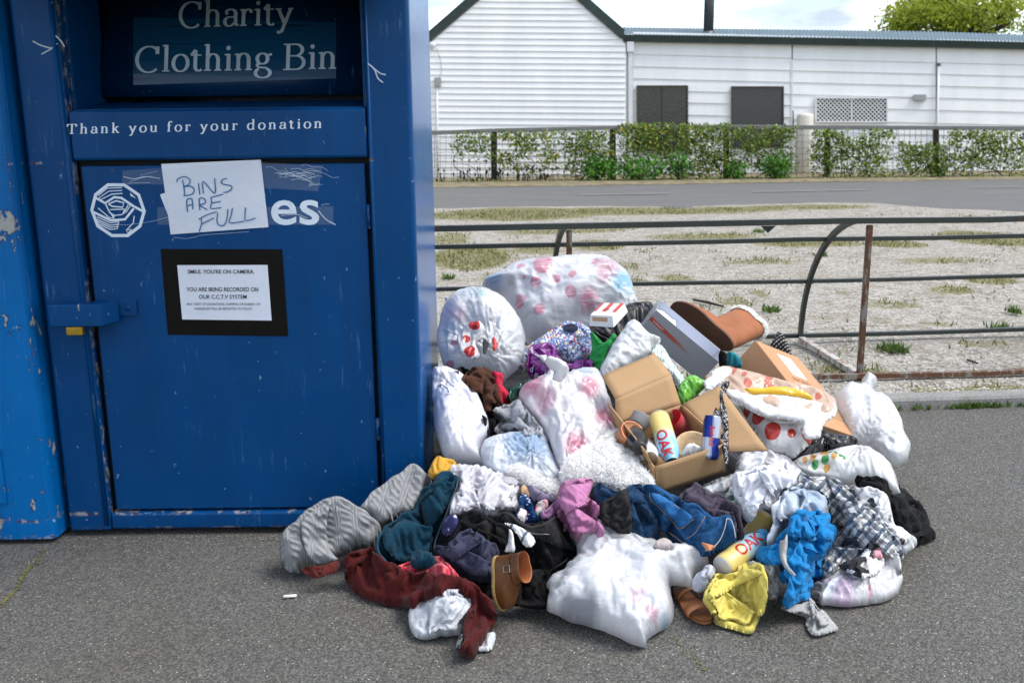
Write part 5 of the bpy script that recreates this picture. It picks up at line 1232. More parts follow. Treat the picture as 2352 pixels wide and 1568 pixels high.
def knit(name, col, rot=0.0, s=1.0):
    t = NT(name); u = uvc(t, 1, rot); dn = t.noise(u, 3, 3, .6, 0, 'Color'); uw = t.mix(.06, u, dn)
    sp = t.n('SeparateXYZ'); t.set(sp.inputs[0], uw); X_, Y_ = sp.outputs[0], sp.outputs[1]
    # columns of twisted cables between ribs
    colp = t.math('FRACT', t.math('MULTIPLY', X_, 2.6 * s)); cab = t.math('SUBTRACT', 1.0, t.math('ABSOLUTE', t.math('SUBTRACT', t.math('MULTIPLY', colp, 2.0), 1.0)))
    tw = t.math('SINE', t.math('ADD', t.math('MULTIPLY', Y_, 42 * s), t.math('MULTIPLY', colp, 9.0))); cabh = t.math('MULTIPLY', t.math('MULTIPLY', tw, t.ramp(cab, [(.35, 0), (.6, 1)])), .75)
    rib = t.math('SINE', t.math('MULTIPLY', X_, 95 * s)); st = t.math('MULTIPLY', t.math('SINE', t.math('MULTIPLY', Y_, 150 * s)), t.math('SINE', t.math('MULTIPLY', X_, 190 * s)))
    hgt = t.math('ADD', t.math('ADD', cabh, t.math('MULTIPLY', t.math('MULTIPLY', rib, t.ramp(cab, [(.3, 1), (.5, 0)])), .3)), t.math('MULTIPLY', st, .22)); hgt = t.math('ADD', hgt, t.math('MULTIPLY', t.noise(u, 40, 3, .6), .8))
    f = t.ramp(hgt, [(0.0, .0), (.95, 1)]); t.inp('Base Color', t.mix(t.ramp(hgt, [(.0, .0), (.9, 1)]), tuple(x * .8 for x in col), tuple(min(1, x * 1.15) for x in col))); t.inp('Roughness', .95); t.inp('Specular IOR Level', .1); t.inp('Sheen Weight', .1)
    t.bump(hgt, .9, .006); return t.m
def denim(name, col):
    t = NT(name); u = uvc(t); n1 = t.noise(u, 4.5, 5, .65); n2 = t.noise(uvc(t, 1, .8), 60, 3, .7)
    b_ = t.mix(t.ramp(n1, [(.35, 0), (.72, 1)]), col, tuple(min(1, x * 2.1 + .015) for x in col)); b_ = t.mix(.45, b_, t.mix(1.0, b_, t.ramp(n2, [(.3, .45), (.7, 1.6)]), 'MULTIPLY'))
    t.inp('Base Color', b_); t.inp('Roughness', .85); t.inp('Specular IOR Level', .2); t.bump(t.math('ADD', t.math('MULTIPLY', n2, .3), t.noise(u, 13, 4, .6)), .5, .005); return t.m
# the buried core of the heap
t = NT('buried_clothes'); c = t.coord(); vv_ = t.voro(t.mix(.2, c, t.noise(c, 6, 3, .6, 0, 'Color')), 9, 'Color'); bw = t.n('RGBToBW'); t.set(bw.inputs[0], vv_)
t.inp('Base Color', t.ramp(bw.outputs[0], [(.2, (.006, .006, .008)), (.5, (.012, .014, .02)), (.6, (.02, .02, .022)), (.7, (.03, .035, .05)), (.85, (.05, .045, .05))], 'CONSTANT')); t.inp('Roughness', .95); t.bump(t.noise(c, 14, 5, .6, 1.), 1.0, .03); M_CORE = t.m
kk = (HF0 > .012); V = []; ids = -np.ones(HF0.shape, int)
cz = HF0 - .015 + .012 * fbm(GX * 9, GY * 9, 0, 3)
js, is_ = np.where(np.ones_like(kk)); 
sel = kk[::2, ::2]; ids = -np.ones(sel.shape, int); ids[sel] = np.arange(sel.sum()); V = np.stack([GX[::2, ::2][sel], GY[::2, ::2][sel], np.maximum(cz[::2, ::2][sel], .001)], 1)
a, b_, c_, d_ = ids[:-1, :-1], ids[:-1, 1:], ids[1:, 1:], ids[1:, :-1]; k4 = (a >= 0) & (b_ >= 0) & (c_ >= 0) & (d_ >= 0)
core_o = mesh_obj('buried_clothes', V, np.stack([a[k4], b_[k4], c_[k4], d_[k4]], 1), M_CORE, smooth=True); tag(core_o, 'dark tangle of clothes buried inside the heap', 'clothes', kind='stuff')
def uvp(tag_, x, y): a, b_ = z1(tag_, x, y); return a / 100, -b_ / 100
def dots_of(tag_, lst, c_): return [(*uvp(tag_, x, y), r_ * ZM[tag_][2] / 100, c_) for x, y, r_ in lst]
def patch_of(tag_, lst): return [(*uvp(tag_, x, y), r_ * ZM[tag_][2] / 100, c_, s_) for x, y, r_, c_, s_ in lst]
BAG = 'bags in the heap'; GAR = 'clothes in the heap'
WHT = (.74, .745, .76)
# ---------------------------------------------------------------- back row
soft('lilac_bag', 'sliver of lilac plastic bag wedged behind the bin corner', 'bag', zm('Z5', [(100, 525), (215, 522), (170, 640), (150, 740), (100, 740)]), film('lilac_film', (.45, .40, .66)), H=.03, R=14, Y=3.95, fold=0)
PK = (.64, .25, .32); PK2 = (.70, .30, .36)
m = film('spotted_film', (.70, .71, .74), trans=.35, dotsoft=.06, cover=.85, srot=-.12, wr=.6,
         patches=patch_of('Z5', [(650, 380, 90, (.20, .36, .58), .8), (1880, 440, 110, (.14, .48, .66), .8), (1720, 330, 120, (.55, .16, .24), .6), (1560, 640, 110, (.55, .10, .20), .75), (840, 440, 60, (.40, .36, .32), .5), (1000, 240, 160, (.74, .76, .8), .6), (1230, 650, 120, (.62, .58, .60), .4), (1700, 440, 80, (.62, .34, .40), .6)]),
         dots=dots_of('Z5', [(905, 302, 42), (1045, 490, 55), (935, 435, 17), (1245, 460, 45), (910, 640, 55), (1090, 750, 50), (1380, 600, 55), (1120, 320, 95), (775, 345, 12), (1400, 440, 38), (1620, 240, 40)], PK))
soft('spotted_bag', 'big bulging white plastic bag with pink spots, highest in the heap', 'bag', zm('Z5', [(545, 350), (640, 305), (745, 262), (840, 200), (1050, 152), (1300, 130), (1660, 134), (1770, 175), (1900, 268), (1950, 360), (1990, 520), (2045, 590), (1985, 650), (1800, 720), (1700, 780), (1560, 830), (1400, 900), (1250, 960), (1050, 990), (960, 930), (880, 800), (790, 640), (745, 520), (690, 480), (560, 425)]), m,
     H=.20, R=100, Y=3.92, closed=True, back=1.0, rest=(1.05, 1.03), n0=.006, cam_w=.72, knots=[(*z1('Z5', 1990, 560), .016, 55, 7)], streak=(.0045, .8, 22, -.1), tilt=.10, group=BAG)
m = film('tied_spotted_film', (.72, .73, .75), trans=.35, dotsoft=.05, cover=.5, srot=1.2, wr=.4, patches=patch_of('Z5', [(470, 500, 120, (.35, .48, .60), .5), (520, 560, 50, (.25, .55, .42), .5), (200, 850, 110, (.50, .60, .76), .6), (250, 700, 110, (.66, .52, .66), .5), (330, 740, 60, (.70, .4, .5), .6)]),
         dots=dots_of('Z5', [(265, 1003, 28), (230, 1180, 40)], (.62, .25, .32)))
bagA = soft('tied_spotted_bag', 'round white knotted bag with red spotted tear, against the bin side', 'bag', zm('Z5', [(128, 720), (165, 585), (240, 475), (340, 412), (480, 394), (600, 412), (740, 500), (830, 610), (925, 760), (952, 900), (940, 1050), (900, 1150), (820, 1230), (740, 1300), (640, 1290), (500, 1260), (360, 1230), (250, 1210), (165, 1140), (128, 1000), (120, 850)]), m,
            H=.15, R=85, Y=3.42, closed=True, back=.8, rest=(1.05, 1.04), n0=.006, cam_w=.8, knots=[(*z1('Z5', 640, 1120), .014, 130, 17), (*z1('Z5', 470, 520), .006, 90, 13)], tilt=.10, group=BAG)
RED = (.50, .028, .02)
soft('inner_bag', 'white inner bag with bright red spots showing through the tear', None, zm('Z5', [(296, 900), (345, 800), (420, 735), (510, 722), (565, 800), (545, 870), (470, 930), (515, 1030), (480, 1085), (400, 1060), (335, 1020)]),
     film('inner_spot_film', (.66, .64, .64), trans=.2, dots=dots_of('Z5', [(385, 895, 32), (465, 765, 52), (420, 1010, 55)], RED)), H=.012, R=16, Y=None, parent=bagA, hfblur=1, flat=4, cam_w=.9)
soft('torn_hole', None, None, zm('Z5', [(545, 905), (572, 895), (604, 950), (590, 990), (560, 1040), (545, 1000)]), simple('hole_dark', (.03, .03, .033), .9), H=.004, R=10, parent=bagA, hfblur=1, flat=4, cam_w=.9, fold=0)
soft('red_spot_patch', None, None, zm('Z5', [(640, 890), (660, 880), (682, 950), (665, 1005), (640, 990)]), simple('red_print', RED, .4), H=.004, R=8, parent=bagA, hfblur=1, flat=4, cam_w=.9, fold=0)
M_BLACK = cloth('black_cotton', (.0035, .0035, .004), sheen=.02); M_BLACK2 = cloth('charcoal_cotton', (.011, .0105, .0105), sheen=.03)
soft('black_coat', 'black leather-look coat between the spotted bag and the grey shoe box', 'coat', [(1340, 800), (1350, 760), (1385, 730), (1430, 705), (1474, 696), (1500, 704), (1490, 760), (1470, 800), (1430, 830), (1400, 850), (1360, 840)], simple('black_leather', (.012, .011, .011), .38, var=.3, scale=20, bump=.5, bscale=25), H=.04, R=25, rest=(1.2, 1.08), ang=-.5, Y=3.62, tilt=.1, group=GAR)

# chicken box
def rig(Rm, t_): M = np.eye(4); M[:3, :3] = np.array(Rm); M[:3, 3] = t_; return M
def rig_scale(M, s):
    M = M.copy(); M[:3, 3] = CAM + (M[:3, 3] - CAM) * s; M[:3, :3] = M[:3, :3] * s; return M
KM = rig([[0.7667, 0.5705, -0.2946], [-0.6380, 0.7285, -0.2496], [0.0723, 0.3793, 0.9224]], [0.3042, 3.5993, 0.5119]); KM = rig_scale(KM, .93)
def put(M, V): return xf(M, V)
M_CARDW = simple('white_card', (.72, .72, .71), .55, var=.04); M_CARDR = simple('red_card_print', (.55, .06, .045), .5); M_CARDIN = simple('kraft_card', (.50, .29, .16), .7)
kb = thing('takeaway_box', put(KM, [(.05, .045, 0)])[0], 'small red and white striped takeaway chicken box below the big spotted bag', 'takeaway box')
a, b_, c_ = .10, .09, .037
tv = put(KM, [(-.006, -.02, 0), (a + .006, -.02, 0), (a + .004, b_, 0), (-.004, b_, 0), (0, 0, c_), (a, 0, c_), (a, b_, c_), (0, b_, c_)]); mesh_obj('box_body', tv, BOXF, M_CARDW, kb, bevel=.0012); hsplat_faces(tv, BOXF)
for x0, x1 in ((-.0, .012), (.034, .056), (.079, .1)):
    mesh_obj('stripe', put(KM, [(x0 + .002, .026, c_ + .0008), (x1 - .001, .026, c_ + .0008), (x1 - .001, b_ - .001, c_ + .0008), (x0 + .002, b_ - .001, c_ + .0008)]), [(0, 1, 2, 3)], M_CARDR, kb)
mesh_obj('tuck_flap', put(KM, [(.01, -.004, c_ - .006), (a - .022, -.004, c_ - .006), (a - .022, -.011, c_ - .020), (.01, -.011, c_ - .020)]), [(0, 3, 2, 1)], M_CARDIN, kb)
for s_, yy_, hh in (('Kentucky', .045, .006), ('Fried Chicken', .037, .006)):
    V2, F2 = text_mesh(s_, .0085, 0.0); V2 = V2 - V2.mean(0); mesh_obj('printing', put(KM, [(.045 + x, yy_ + y, c_ + .0014) for x, y in V2]), F2, M_BLACKINK, kb)

# ---------------------------------------------------------------- middle: shirts and bags round the boxes
m = floral('blue_floral', (.16, .22, .40), [((.55, .58, .66), 1.3, .62), ((.03, .06, .20), 1.7, .5), ((.45, .05, .07), 1.5, .36), ((.62, .64, .70), 2.3, .55), ((.55, .45, .12), 1.9, .28)], 10, th=.42)
soft('floral_shirt', 'blue shirt with small red and white flowers on top of the purple bag', 'shirt', zm('Z5', [(872, 1130), (905, 1060), (1000, 950), (1120, 862), (1230, 790), (1310, 740), (1440, 735), (1545, 775), (1590, 860), (1590, 960), (1590, 1060), (1500, 1100), (1380, 1130), (1290, 1110), (1200, 1080), (1080, 1080), (1000, 1120), (965, 1200), (935, 1215)]), m, H=.065, R=34, rest=(1.16, 1.12), freq=5, Y=3.42, tilt=.12, cam_w=.7, group=GAR, layers=0)
soft('collar_shadow', None, None, zm('Z5', [(1310, 790), (1330, 760), (1400, 750), (1450, 770), (1455, 810), (1400, 825), (1335, 820)]), cloth('shirt_shadow', (.02, .025, .05)), H=.004, R=10, parent=bpy.data.objects['floral_shirt'], hfblur=1, flat=4, cam_w=.8, fold=0)  # dark copy of the shirt blue, painted shade inside the neck
bagP = soft('purple_bag', 'torn purple plastic bag with white lettering under the floral shirt', 'bag', zm('Z5', [(988, 975), (1060, 945), (1150, 935), (1235, 960), (1265, 1060), (1330, 1112), (1400, 1125), (1575, 1090), (1585, 1195), (1480, 1215), (1380, 1240), (1290, 1260), (1200, 1260), (1060, 1295), (1000, 1262), (960, 1180), (968, 1080)]), film('purple_film', (.17, .008, .19), trans=.12), H=.045, R=30, rest=(1.1, 1.1), cam_w=.7, group=BAG)
soft('torn_edge', None, None, zm('Z5', [(998, 990), (1020, 985), (1065, 1045), (1150, 1045), (1175, 1095), (1300, 1095), (1352, 1175), (1365, 1260), (1320, 1310), (1240, 1305), (1200, 1230), (1222, 1180), (1140, 1130), (1075, 1065), (1005, 1020)]), film('torn_white', (.76, .76, .77)), H=.012, R=9, rest=(1.2, 1.2), parent=bagP, hfblur=1, flat=5, step=2.6, cam_w=.8, fold=0)
for s_, x, y, hh, rr2 in (('d', 1010, 1180, 70, 0), ('B', 1060, 1250, 70, 0), ('c', 1150, 1225, 60, 0)):
    V2, F2 = text_mesh(s_, 1, .02); V2 = V2 - V2.mean(0); P2 = []
    q = ray_hits(np.array([z1('Z5', x, y)[0]]), np.array([z1('Z5', x, y)[1]]), HF)[0]
    mesh_obj('lettering', [atY(z1('Z5', x, y)[0] + u * 16 + v * 4, z1('Z5', x, y)[1] - v * 20 + u * 5, q - .006 - .02 * v) for u, v in V2], F2, M_LETTER, bagP)
soft('green_shirt', 'bright green shirt bunched up left of the grey shoe box', 'shirt', zm('Z5', [(1572, 835), (1620, 850), (1690, 930), (1740, 905), (1790, 850), (1825, 880), (1745, 990), (1705, 1120), (1650, 1222), (1590, 1180), (1562, 1100), (1590, 950)]), cloth('green_cotton', (.02, .26, .06)), H=.05, R=22, rest=(1.25, 1.08), ang=.9, cam_w=.7, group=GAR)
# grey shoe box
SM = rig([[0.7646, 0.2246, 0.6040], [-0.1298, 0.9718, -0.1971], [-0.6313, 0.0723, 0.7722]], [0.4665, 3.5504, 0.4923]); SM = rig_scale(SM, .985)
sb = thing('shoe_box', put(SM, [(.15, .08, 0)])[0], 'open grey shoe box with orange stripe beside the tan boot', 'shoe box')
t = NT('grey_box_card'); t.inp('Base Color', t.mix(t.noise(t.coord(), 6, 3), (.26, .265, .28), (.33, .335, .35))); t.inp('Roughness', .35); M_SHOEB = t.m; M_SHOEIN = simple('white_box_inside', (.52, .55, .64), .6)
A_, B_, C_ = .30, .16, .105; th_ = .0025
def panel(M, name, x0, x1, y0, y1, z0, z1, m, parent, bevel=.0008):
    v, f = box_vf(x0, x1, y0, y1, z0, z1); V_ = put(M, v); return mesh_obj(name, V_, f, m, parent, bevel=bevel)
panel(SM, 'side', 0, A_, 0, th_, 0, C_, M_SHOEB, sb); panel(SM, 'side', 0, A_, B_ - th_, B_, 0, C_, M_SHOEB, sb); panel(SM, 'end', 0, th_, th_ + .0002, B_ - th_ - .0002, 0, C_, M_SHOEB, sb); panel(SM, 'end', A_ - th_, A_, th_ + .0002, B_ - th_ - .0002, 0, C_, M_SHOEB, sb)
panel(SM, 'bottom', th_ + .0002, A_ - th_ - .0002, th_ + .0002, B_ - th_ - .0002, 0, th_, M_SHOEIN, sb)
for nm, a in (('lining', (th_ + .0004, A_ - th_ - .0004, th_ + .0004, th_ + .0012, th_, C_ - .001)), ('lining', (th_ + .0004, A_ - th_ - .0004, B_ - th_ - .0012, B_ - th_ - .0004, th_, C_ - .001))): panel(SM, nm, *a, M_SHOEIN, sb, 0)
t = NT('orange_stripe'); g_ = t.n('Attribute', attribute_name='fade').outputs['Fac']; t.inp('Base Color', t.mix(g_, (.42, .06, .03), (.28, .26, .27))); t.inp('Roughness', .35); M_OR = t.m
mesh_obj('stripe', put(SM, [(.003, -.0006, .060), (.003, -.0006, .076), (.20, -.0006, .060), (.20, -.0006, .052), (.12, -.0006, .068), (.12, -.0006, .053)]), [(0, 5, 4, 1), (5, 3, 2, 4)], M_OR, sb, attr={'fade': [0, 0, 1, 1, .1, .1]})
mesh_obj('stripe', put(SM, [(-.0006, .004, .060), (-.0006, .004, .074), (-.0006, .03, .085), (-.0006, .03, .078)]), [(0, 3, 2, 1)], M_OR, sb, attr={'fade': [0, 0, 1, 1]})
V2, F2 = text_mesh('SUPERNOVA', .009, .0); mesh_obj('printing', put(SM, [(.018 + x, -.0012, .0635 + y - x * .05) for x, y in V2]), F2, M_CARDW, sb)
# crumpled tissue inside
V = []; Fc = []; nx_, ny_ = 34, 16
for j in range(ny_):
    for i in range(nx_):
        u = i / (nx_ - 1); v = j / (ny_ - 1); V.append((.008 + u * (A_ - .016), .006 + v * (B_ - .012), .035 + .05 * (1 - u) + .018 * fbm(u * 7, v * 5, 3, 3)))
Fc = [(j * nx_ + i, j * nx_ + i + 1, (j + 1) * nx_ + i + 1, (j + 1) * nx_ + i) for j in range(ny_ - 1) for i in range(nx_ - 1)]
tis = mesh_obj('tissue_paper', put(SM, V), Fc, simple('tissue', (.62, .64, .72), .7), None, smooth=True); tag(tis, 'crumpled white tissue paper inside the grey shoe box', 'tissue paper')
hsplat_faces(put(SM, box_vf(0, A_, 0, B_, 0, C_)[0]), [(0, 1, 5, 4), (1, 2, 6, 5), (2, 3, 7, 6), (3, 0, 4, 7)])
# ---------------------------------------------------------------- boots
def boot_loft(slices, n=30, z_close=False):
    """slices: (z, x_heel, x_toe, half width at the ball, half width at the heel)"""
    V = []; Fc = []
    for z, xa, xb, wb, wh in slices:
        for k in range(n):
            a = 2 * math.pi * k / n; cx_, sx_ = math.cos(a), math.sin(a); u = .5 + .5 * cx_; w_ = wh + (wb - wh) * sstep(np.array(u * 1.15)) ; waist = 1 - .16 * math.exp(-((u - .38) / .16) ** 2)
            V.append((xa + (xb - xa) * u, math.copysign(abs(sx_) ** .8, sx_) * float(w_) * waist, z))
    for i in range(len(slices) - 1):
        for k in range(n): Fc.append((i * n + k, i * n + (k + 1) % n, (i + 1) * n + (k + 1) % n, (i + 1) * n + k))
    return V, Fc
def two_axis(toe, heel, top, L):
    ex = toe - heel; Lr = np.linalg.norm(ex); ex = ex / Lr; S_ = top - (heel + ex * .24 * Lr); ez = S_ - ex * (S_ @ ex); Hh = np.linalg.norm(ez); ez /= Hh; ey = np.cross(ez, ex)
    M = np.eye(4); M[:3, 0] = ex; M[:3, 1] = ey; M[:3, 2] = ez; M[:3, 3] = heel; return M, Lr, Hh
M_SUEDE = simple('tan_suede', (.27, .092, .033), .85, var=.16, scale=14, bump=.25, bscale=90); M_SOLE = simple('tan_rubber_sole', (.075, .027, .009), .6, var=.3, scale=9, bump=.2, bscale=30)
t_ = atY(1541, 702, 3.86); h_ = atY(1680, 800, 3.72); s_ = atY(1738, 756, 4.08); UM, UL, UH = two_axis(t_, h_, s_, .27)
ug = thing('tan_sheepskin_boot', h_, 'tan suede boot with white fleece cuff lying on the heap top', 'boot')
L = UL; wb, wh = L * .19, L * .145
v, f = boot_loft([(0, -.01 * L, L * 1.005, wb * 1.04, wh * 1.06), (.010, -.015 * L, L * 1.01, wb * 1.06, wh * 1.08), (.018, -.012 * L, L * 1.0, wb * 1.03, wh * 1.05)]); n = 30
f = f + [tuple(range(n))[::-1], tuple(2 * n + k for k in range(n))]
mesh_obj('sole', put(UM, v), f, M_SOLE, ug, smooth=False, bevel=.003)
up_s = [(.018, -.005 * L, L * .985, wb * .98, wh), (.035, 0, L * .99, wb * .98, wh), (.055, .0, L * .95, wb * .95, wh), (.072, .0, L * .84, wb * .92, wh), (.088, .0, L * .70, wb * .86, wh), (.105, .0, L * .59, wb * .8, wh * 1.0), (.13, -.004 * L, L * .53, wb * .80, wh * 1.04), (UH * .85, -.01 * L, L * .54, wb * .86, wh * 1.12), (UH, -.012 * L, L * .55, wb * .88, wh * 1.15)]
v, f = boot_loft(up_s); v = np.array(v); v += .0025 * np.stack([fbm(v[:, 0] * 30, v[:, 2] * 30, 1, 2), fbm(v[:, 0] * 30, v[:, 2] * 30, 4, 2), 0 * v[:, 0]], 1)
V_ = put(UM, v); up_o = mesh_obj('upper', V_, f, M_SUEDE, ug, smooth=True); hsplat(V_, 2)
def fuzz(name, pts, nrm, length, m, parent, seed, wd=.0016, jit=.6):
    r = np.random.default_rng(seed); n = len(pts); d_ = nrm + r.normal(0, jit, (n, 3)); d_ /= np.linalg.norm(d_, axis=1, keepdims=True); s_ = np.cross(d_, r.normal(size=(n, 3))); s_ /= np.linalg.norm(s_, axis=1, keepdims=True); L_ = (length * r.uniform(.5, 1.2, n))[:, None]
    mid = pts + d_ * L_ * .6 + r.normal(0, .25, (n, 3)) * L_ * .5; tip = pts + d_ * L_ + r.normal(0, .4, (n, 3)) * L_ * .6
    V = np.stack([pts - s_ * wd, pts + s_ * wd, mid + s_ * wd * .8, mid - s_ * wd * .8, tip], 1).reshape(-1, 3); i = np.arange(n) * 5
    Fq = [tuple(x) for x in np.stack([i, i + 1, i + 2, i + 3], 1)] + [tuple(x) for x in np.stack([i + 3, i + 2, i + 4], 1)]
    return mesh_obj(name, V, Fq, m, parent)
M_FLEECE = simple('white_fleece', (.86, .84, .80), .95, var=.1, scale=30); M_PLUSH = simple('white_plush', (.95, .94, .92), .95, var=.03, scale=20)
v, f = boot_loft([(UH - .020, -.02 * L, L * .56, wb * .92, wh * 1.2), (UH - .006, -.04 * L, L * .58, wb * 1.0, wh * 1.32), (UH + .016, -.038 * L, L * .575, wb * .97, wh * 1.28), (UH + .03, -.01 * L, L * .54, wb * .8, wh * 1.0), (UH + .02, .03 * L, L * .5, wb * .6, wh * .8), (UH - .03, .04 * L, L * .48, wb * .55, wh * .75)])
V_ = put(UM, v); cuff = mesh_obj('fleece_cuff', V_, f, M_FLEECE, ug, smooth=True); r = np.random.default_rng(3); V_ = np.asarray(V_); i = r.integers(0, 4 * 30, 4200); j = (i // 30) * 30 + (i % 30 + 1) % 30; k2 = np.minimum(i + 30, 4 * 30 + (i % 30)); u = r.random((4200, 1)); v2 = r.random((4200, 1)); pts = V_[i] * (1 - u) + V_[j] * u; pts = pts * (1 - v2) + (V_[k2] * (1 - u) + V_[(k2 // 30) * 30 + (k2 % 30 + 1) % 30] * u) * v2
ctr_ = V_.mean(0); nr = pts - ctr_; nr /= np.linalg.norm(nr, axis=1, keepdims=True); fuzz('fleece', pts, nr, .008, M_FLEECE, cuff, 4, .0012)
mesh_obj('patterned_panel', put(UM, [(x, -wb * (.985 if 0 else 1.0) - .002, z) for x, z in ((.25 * L, .03), (.62 * L, .03), (.60 * L, .055), (.28 * L, .058))]), [(0, 1, 2, 3)], floral('boot_print', (.3, .28, .28), [((.6, .58, .55), 2, .6), ((.4, .1, .12), 2.4, .4)], 20), up_o)

soft('crochet_bag', 'black and white crochet bag behind the tan boot', 'bag', zm('Z6', [(1690, 790), (1720, 700), (1765, 630), (1810, 660), (1850, 730), (1895, 840), (1860, 880), (1780, 850)]), plaid('crochet', (.012, .012, .013), [('X', 0, .35, (.5, .5, .5), .8), ('Y', .0, .3, (.01, .01, .012), 1)], 14, .9), H=.03, R=18, Y=3.62, group=BAG)
soft('teal_towel', 'teal towel wedged between the shoe box and the tan carton', 'towel', zm('Z6', [(1265, 840), (1330, 830), (1400, 880), (1420, 960), (1380, 980), (1280, 975), (1250, 930)]), cloth('teal_towel', (.02, .20, .24)), H=.025, R=16, Y=3.42, group=GAR)
soft('black_pouch', 'black pouch at the right end of the grey shoe box', 'pouch', zm('Z6', [(1200, 830), (1250, 820), (1275, 860), (1275, 950), (1240, 970), (1195, 960)]), M_BLACK, H=.02, R=12, Y=3.38, group=BAG)
# long tan carton
BM = rig([[0.3032, 0.7811, 0.5459], [-0.8357, 0.4932, -0.2414], [-0.4578, -0.3830, 0.8023]], [0.8223, 3.511, 0.3707])
A_, B_, C_ = .45, .25, .12
tb = thing('long_tan_carton', put(BM, [(.22, .12, 0)])[0], 'long tan cardboard carton with white address label, sloping down to the white tied bag', 'carton')
t = NT('tan_cardboard'); c = t.coord(); n1 = t.noise(c, 5, 4, .6); n2 = t.noise(t.coord(scale=(1, 8, 8)), 20, 3)
t.inp('Base Color', t.mix(n1, (.40, .20, .095), (.47, .25, .125))); t.inp('Roughness', .75); t.bump(n2, .12, .003); M_TANB = t.m
V_ = put(BM, [(0, 0, 0), (A_, .0, 0), (A_, B_, 0), (0, B_, 0), (0, 0, C_), (A_, 0, C_), (A_, B_, C_), (0, B_, C_)]); mesh_obj('carton_body', V_, BOXF, M_TANB, tb, bevel=.004); hsplat_faces(V_, BOXF)
panel(BM, 'end_flap', -.0045, -.001, .004, B_ * .48, .004, C_ - .004, M_TANB, tb); panel(BM, 'end_flap', -.0035, -.001, B_ * .49, B_ - .004, .004, C_ - .004, M_TANB, tb)
panel(BM, 'lower_flap', A_ * .985, A_ + .02, -.003, B_ + .002, -.004, .012, M_TANB, tb)
panel(BM, 'address_label', .045, .165, .085, .165, C_ + .0003, C_ + .0012, M_CARDW, tb, 0)
b = MB()
for k in range(9):
    v, f = box_vf(.055 + .012 * k, .055 + .012 * k + (.004 if k % 3 else .007), .10, .15 - (k % 4) * .008, C_ + .0014, C_ + .0018); b.add(put(BM, v), f)
b.build('label_print', simple('grey_print', (.3, .3, .32), .6), tb)
for s_, xo in (('RACING', .20), ('CNO 71/-300', .235), ('MERCHANDISE', .268)):
    V2, F2 = text_mesh(s_, .026, 0.0); mesh_obj('printing', put(BM, [(xo + .004 * 0 - y, .06 + x, C_ + .001) for x, y in V2]), F2, simple('brown_print', (.25, .10, .05), .7), tb)
panel(BM, 'packing_tape', .33, .375, .005, B_ - .005, C_ + .0003, C_ + .0009, simple('brown_tape', (.40, .22, .10), .25), tb, 0)
# right hand white tied bag on the asphalt
m = film('white_bag_film', (.78, .79, .80), trans=.3, wr=.55, noise_tint=((.60, .64, .70), 2.2, .4))
soft('white_tied_bag', 'bright white plastic bag with knotted ear on the asphalt near the kerb', 'bag', zm('Y6', [(600, 560), (690, 470), (750, 425), (820, 440), (865, 450), (885, 390), (910, 335), (960, 360), (1003, 395), (1000, 440), (965, 500), (1060, 530), (1120, 590), (1180, 690), (1220, 780), (1240, 880), (1290, 970), (1272, 1060), (1240, 1110), (1130, 1142), (1000, 1090), (860, 1010), (760, 990), (700, 900), (640, 760), (600, 650)]), m,
     H=.16, R=85, Y=3.42, closed=True, back=1.0, rest=(1.07, 1.06), n0=.008, cam_w=.7, tilt=.22, knots=[(*z1('Y6', 900, 470), .014, 60, 8), (*z1('Y6', 940, 990), .010, 50, 8)], group=BAG)
soft('black_bin_bag', 'glossy black plastic bag under the end of the tan carton', 'bag', zm('Y6', [(250, 1090), (330, 1000), (440, 900), (500, 830), (640, 860), (830, 890), (800, 960), (740, 1000), (640, 1020), (480, 1060), (380, 1110)]), simple('black_film', (.008, .008, .009), .22, bump=.8, bscale=30), H=.04, R=26, rest=(1.2, 1.2), freq=7, Y=3.02, tilt=.12, cam_w=.6, group=BAG)
# middle white bag, striped bag, lime bag
soft('white_carrier_bag', 'plain white plastic bag between green shirt and open carton flap', 'bag', zm('Z6', [(58, 1010), (100, 900), (180, 740), (250, 650), (320, 560), (380, 522), (445, 560), (520, 640), (645, 705), (570, 790), (560, 860), (450, 930), (300, 1010), (180, 1080), (100, 1090)]), film('plain_white_film', (.70, .71, .72), trans=.3, wr=.6), H=.07, R=40, rest=(1.12, 1.12), Y=3.22, tilt=.15, cam_w=.7, knots=[(*z1('Z6', 640, 705), .008, 50, 6)], group=BAG)
m = NT('green_striped_film'); u = uvc(m); wv = m.n('TexWave'); m.set(wv.inputs['Vector'], u); wv.inputs['Scale'].default_value = 5.0; wv.inputs['Distortion'].default_value = 5; wv.inputs['Detail'].default_value = 1
m.inp('Base Color', m.mix(m.ramp(wv.outputs['Fac'], [(.82, 0), (.9, 1)]), (.66, .68, .68), (.10, .38, .26))); m.inp('Roughness', .3); m.bump(m.noise(u, 9, 4, .6), .4, .005)
soft('green_striped_bag', 'white plastic bag with fine green stripes beside the shoe box', 'bag', zm('Z6', [(515, 800), (590, 748), (660, 768), (722, 870), (792, 980), (872, 1080), (862, 1160), (815, 1185), (760, 1100), (700, 1010), (610, 900)]), m.m, H=.05, R=28, rest=(1.08, 1.06), Y=3.20, tilt=.12, cam_w=.7, group=BAG)
soft('lime_bag', 'lime green plastic bag behind the open carton', 'bag', zm('Z6', [(800, 1180), (870, 1075), (950, 1045), (1060, 1095), (1125, 1060), (1130, 1110), (1040, 1190), (960, 1260), (870, 1345), (820, 1300)]), film('lime_film', (.16, .50, .05), trans=.2), H=.045, R=24, rest=(1.16, 1.12), Y=3.10, tilt=.1, cam_w=.7, group=BAG)
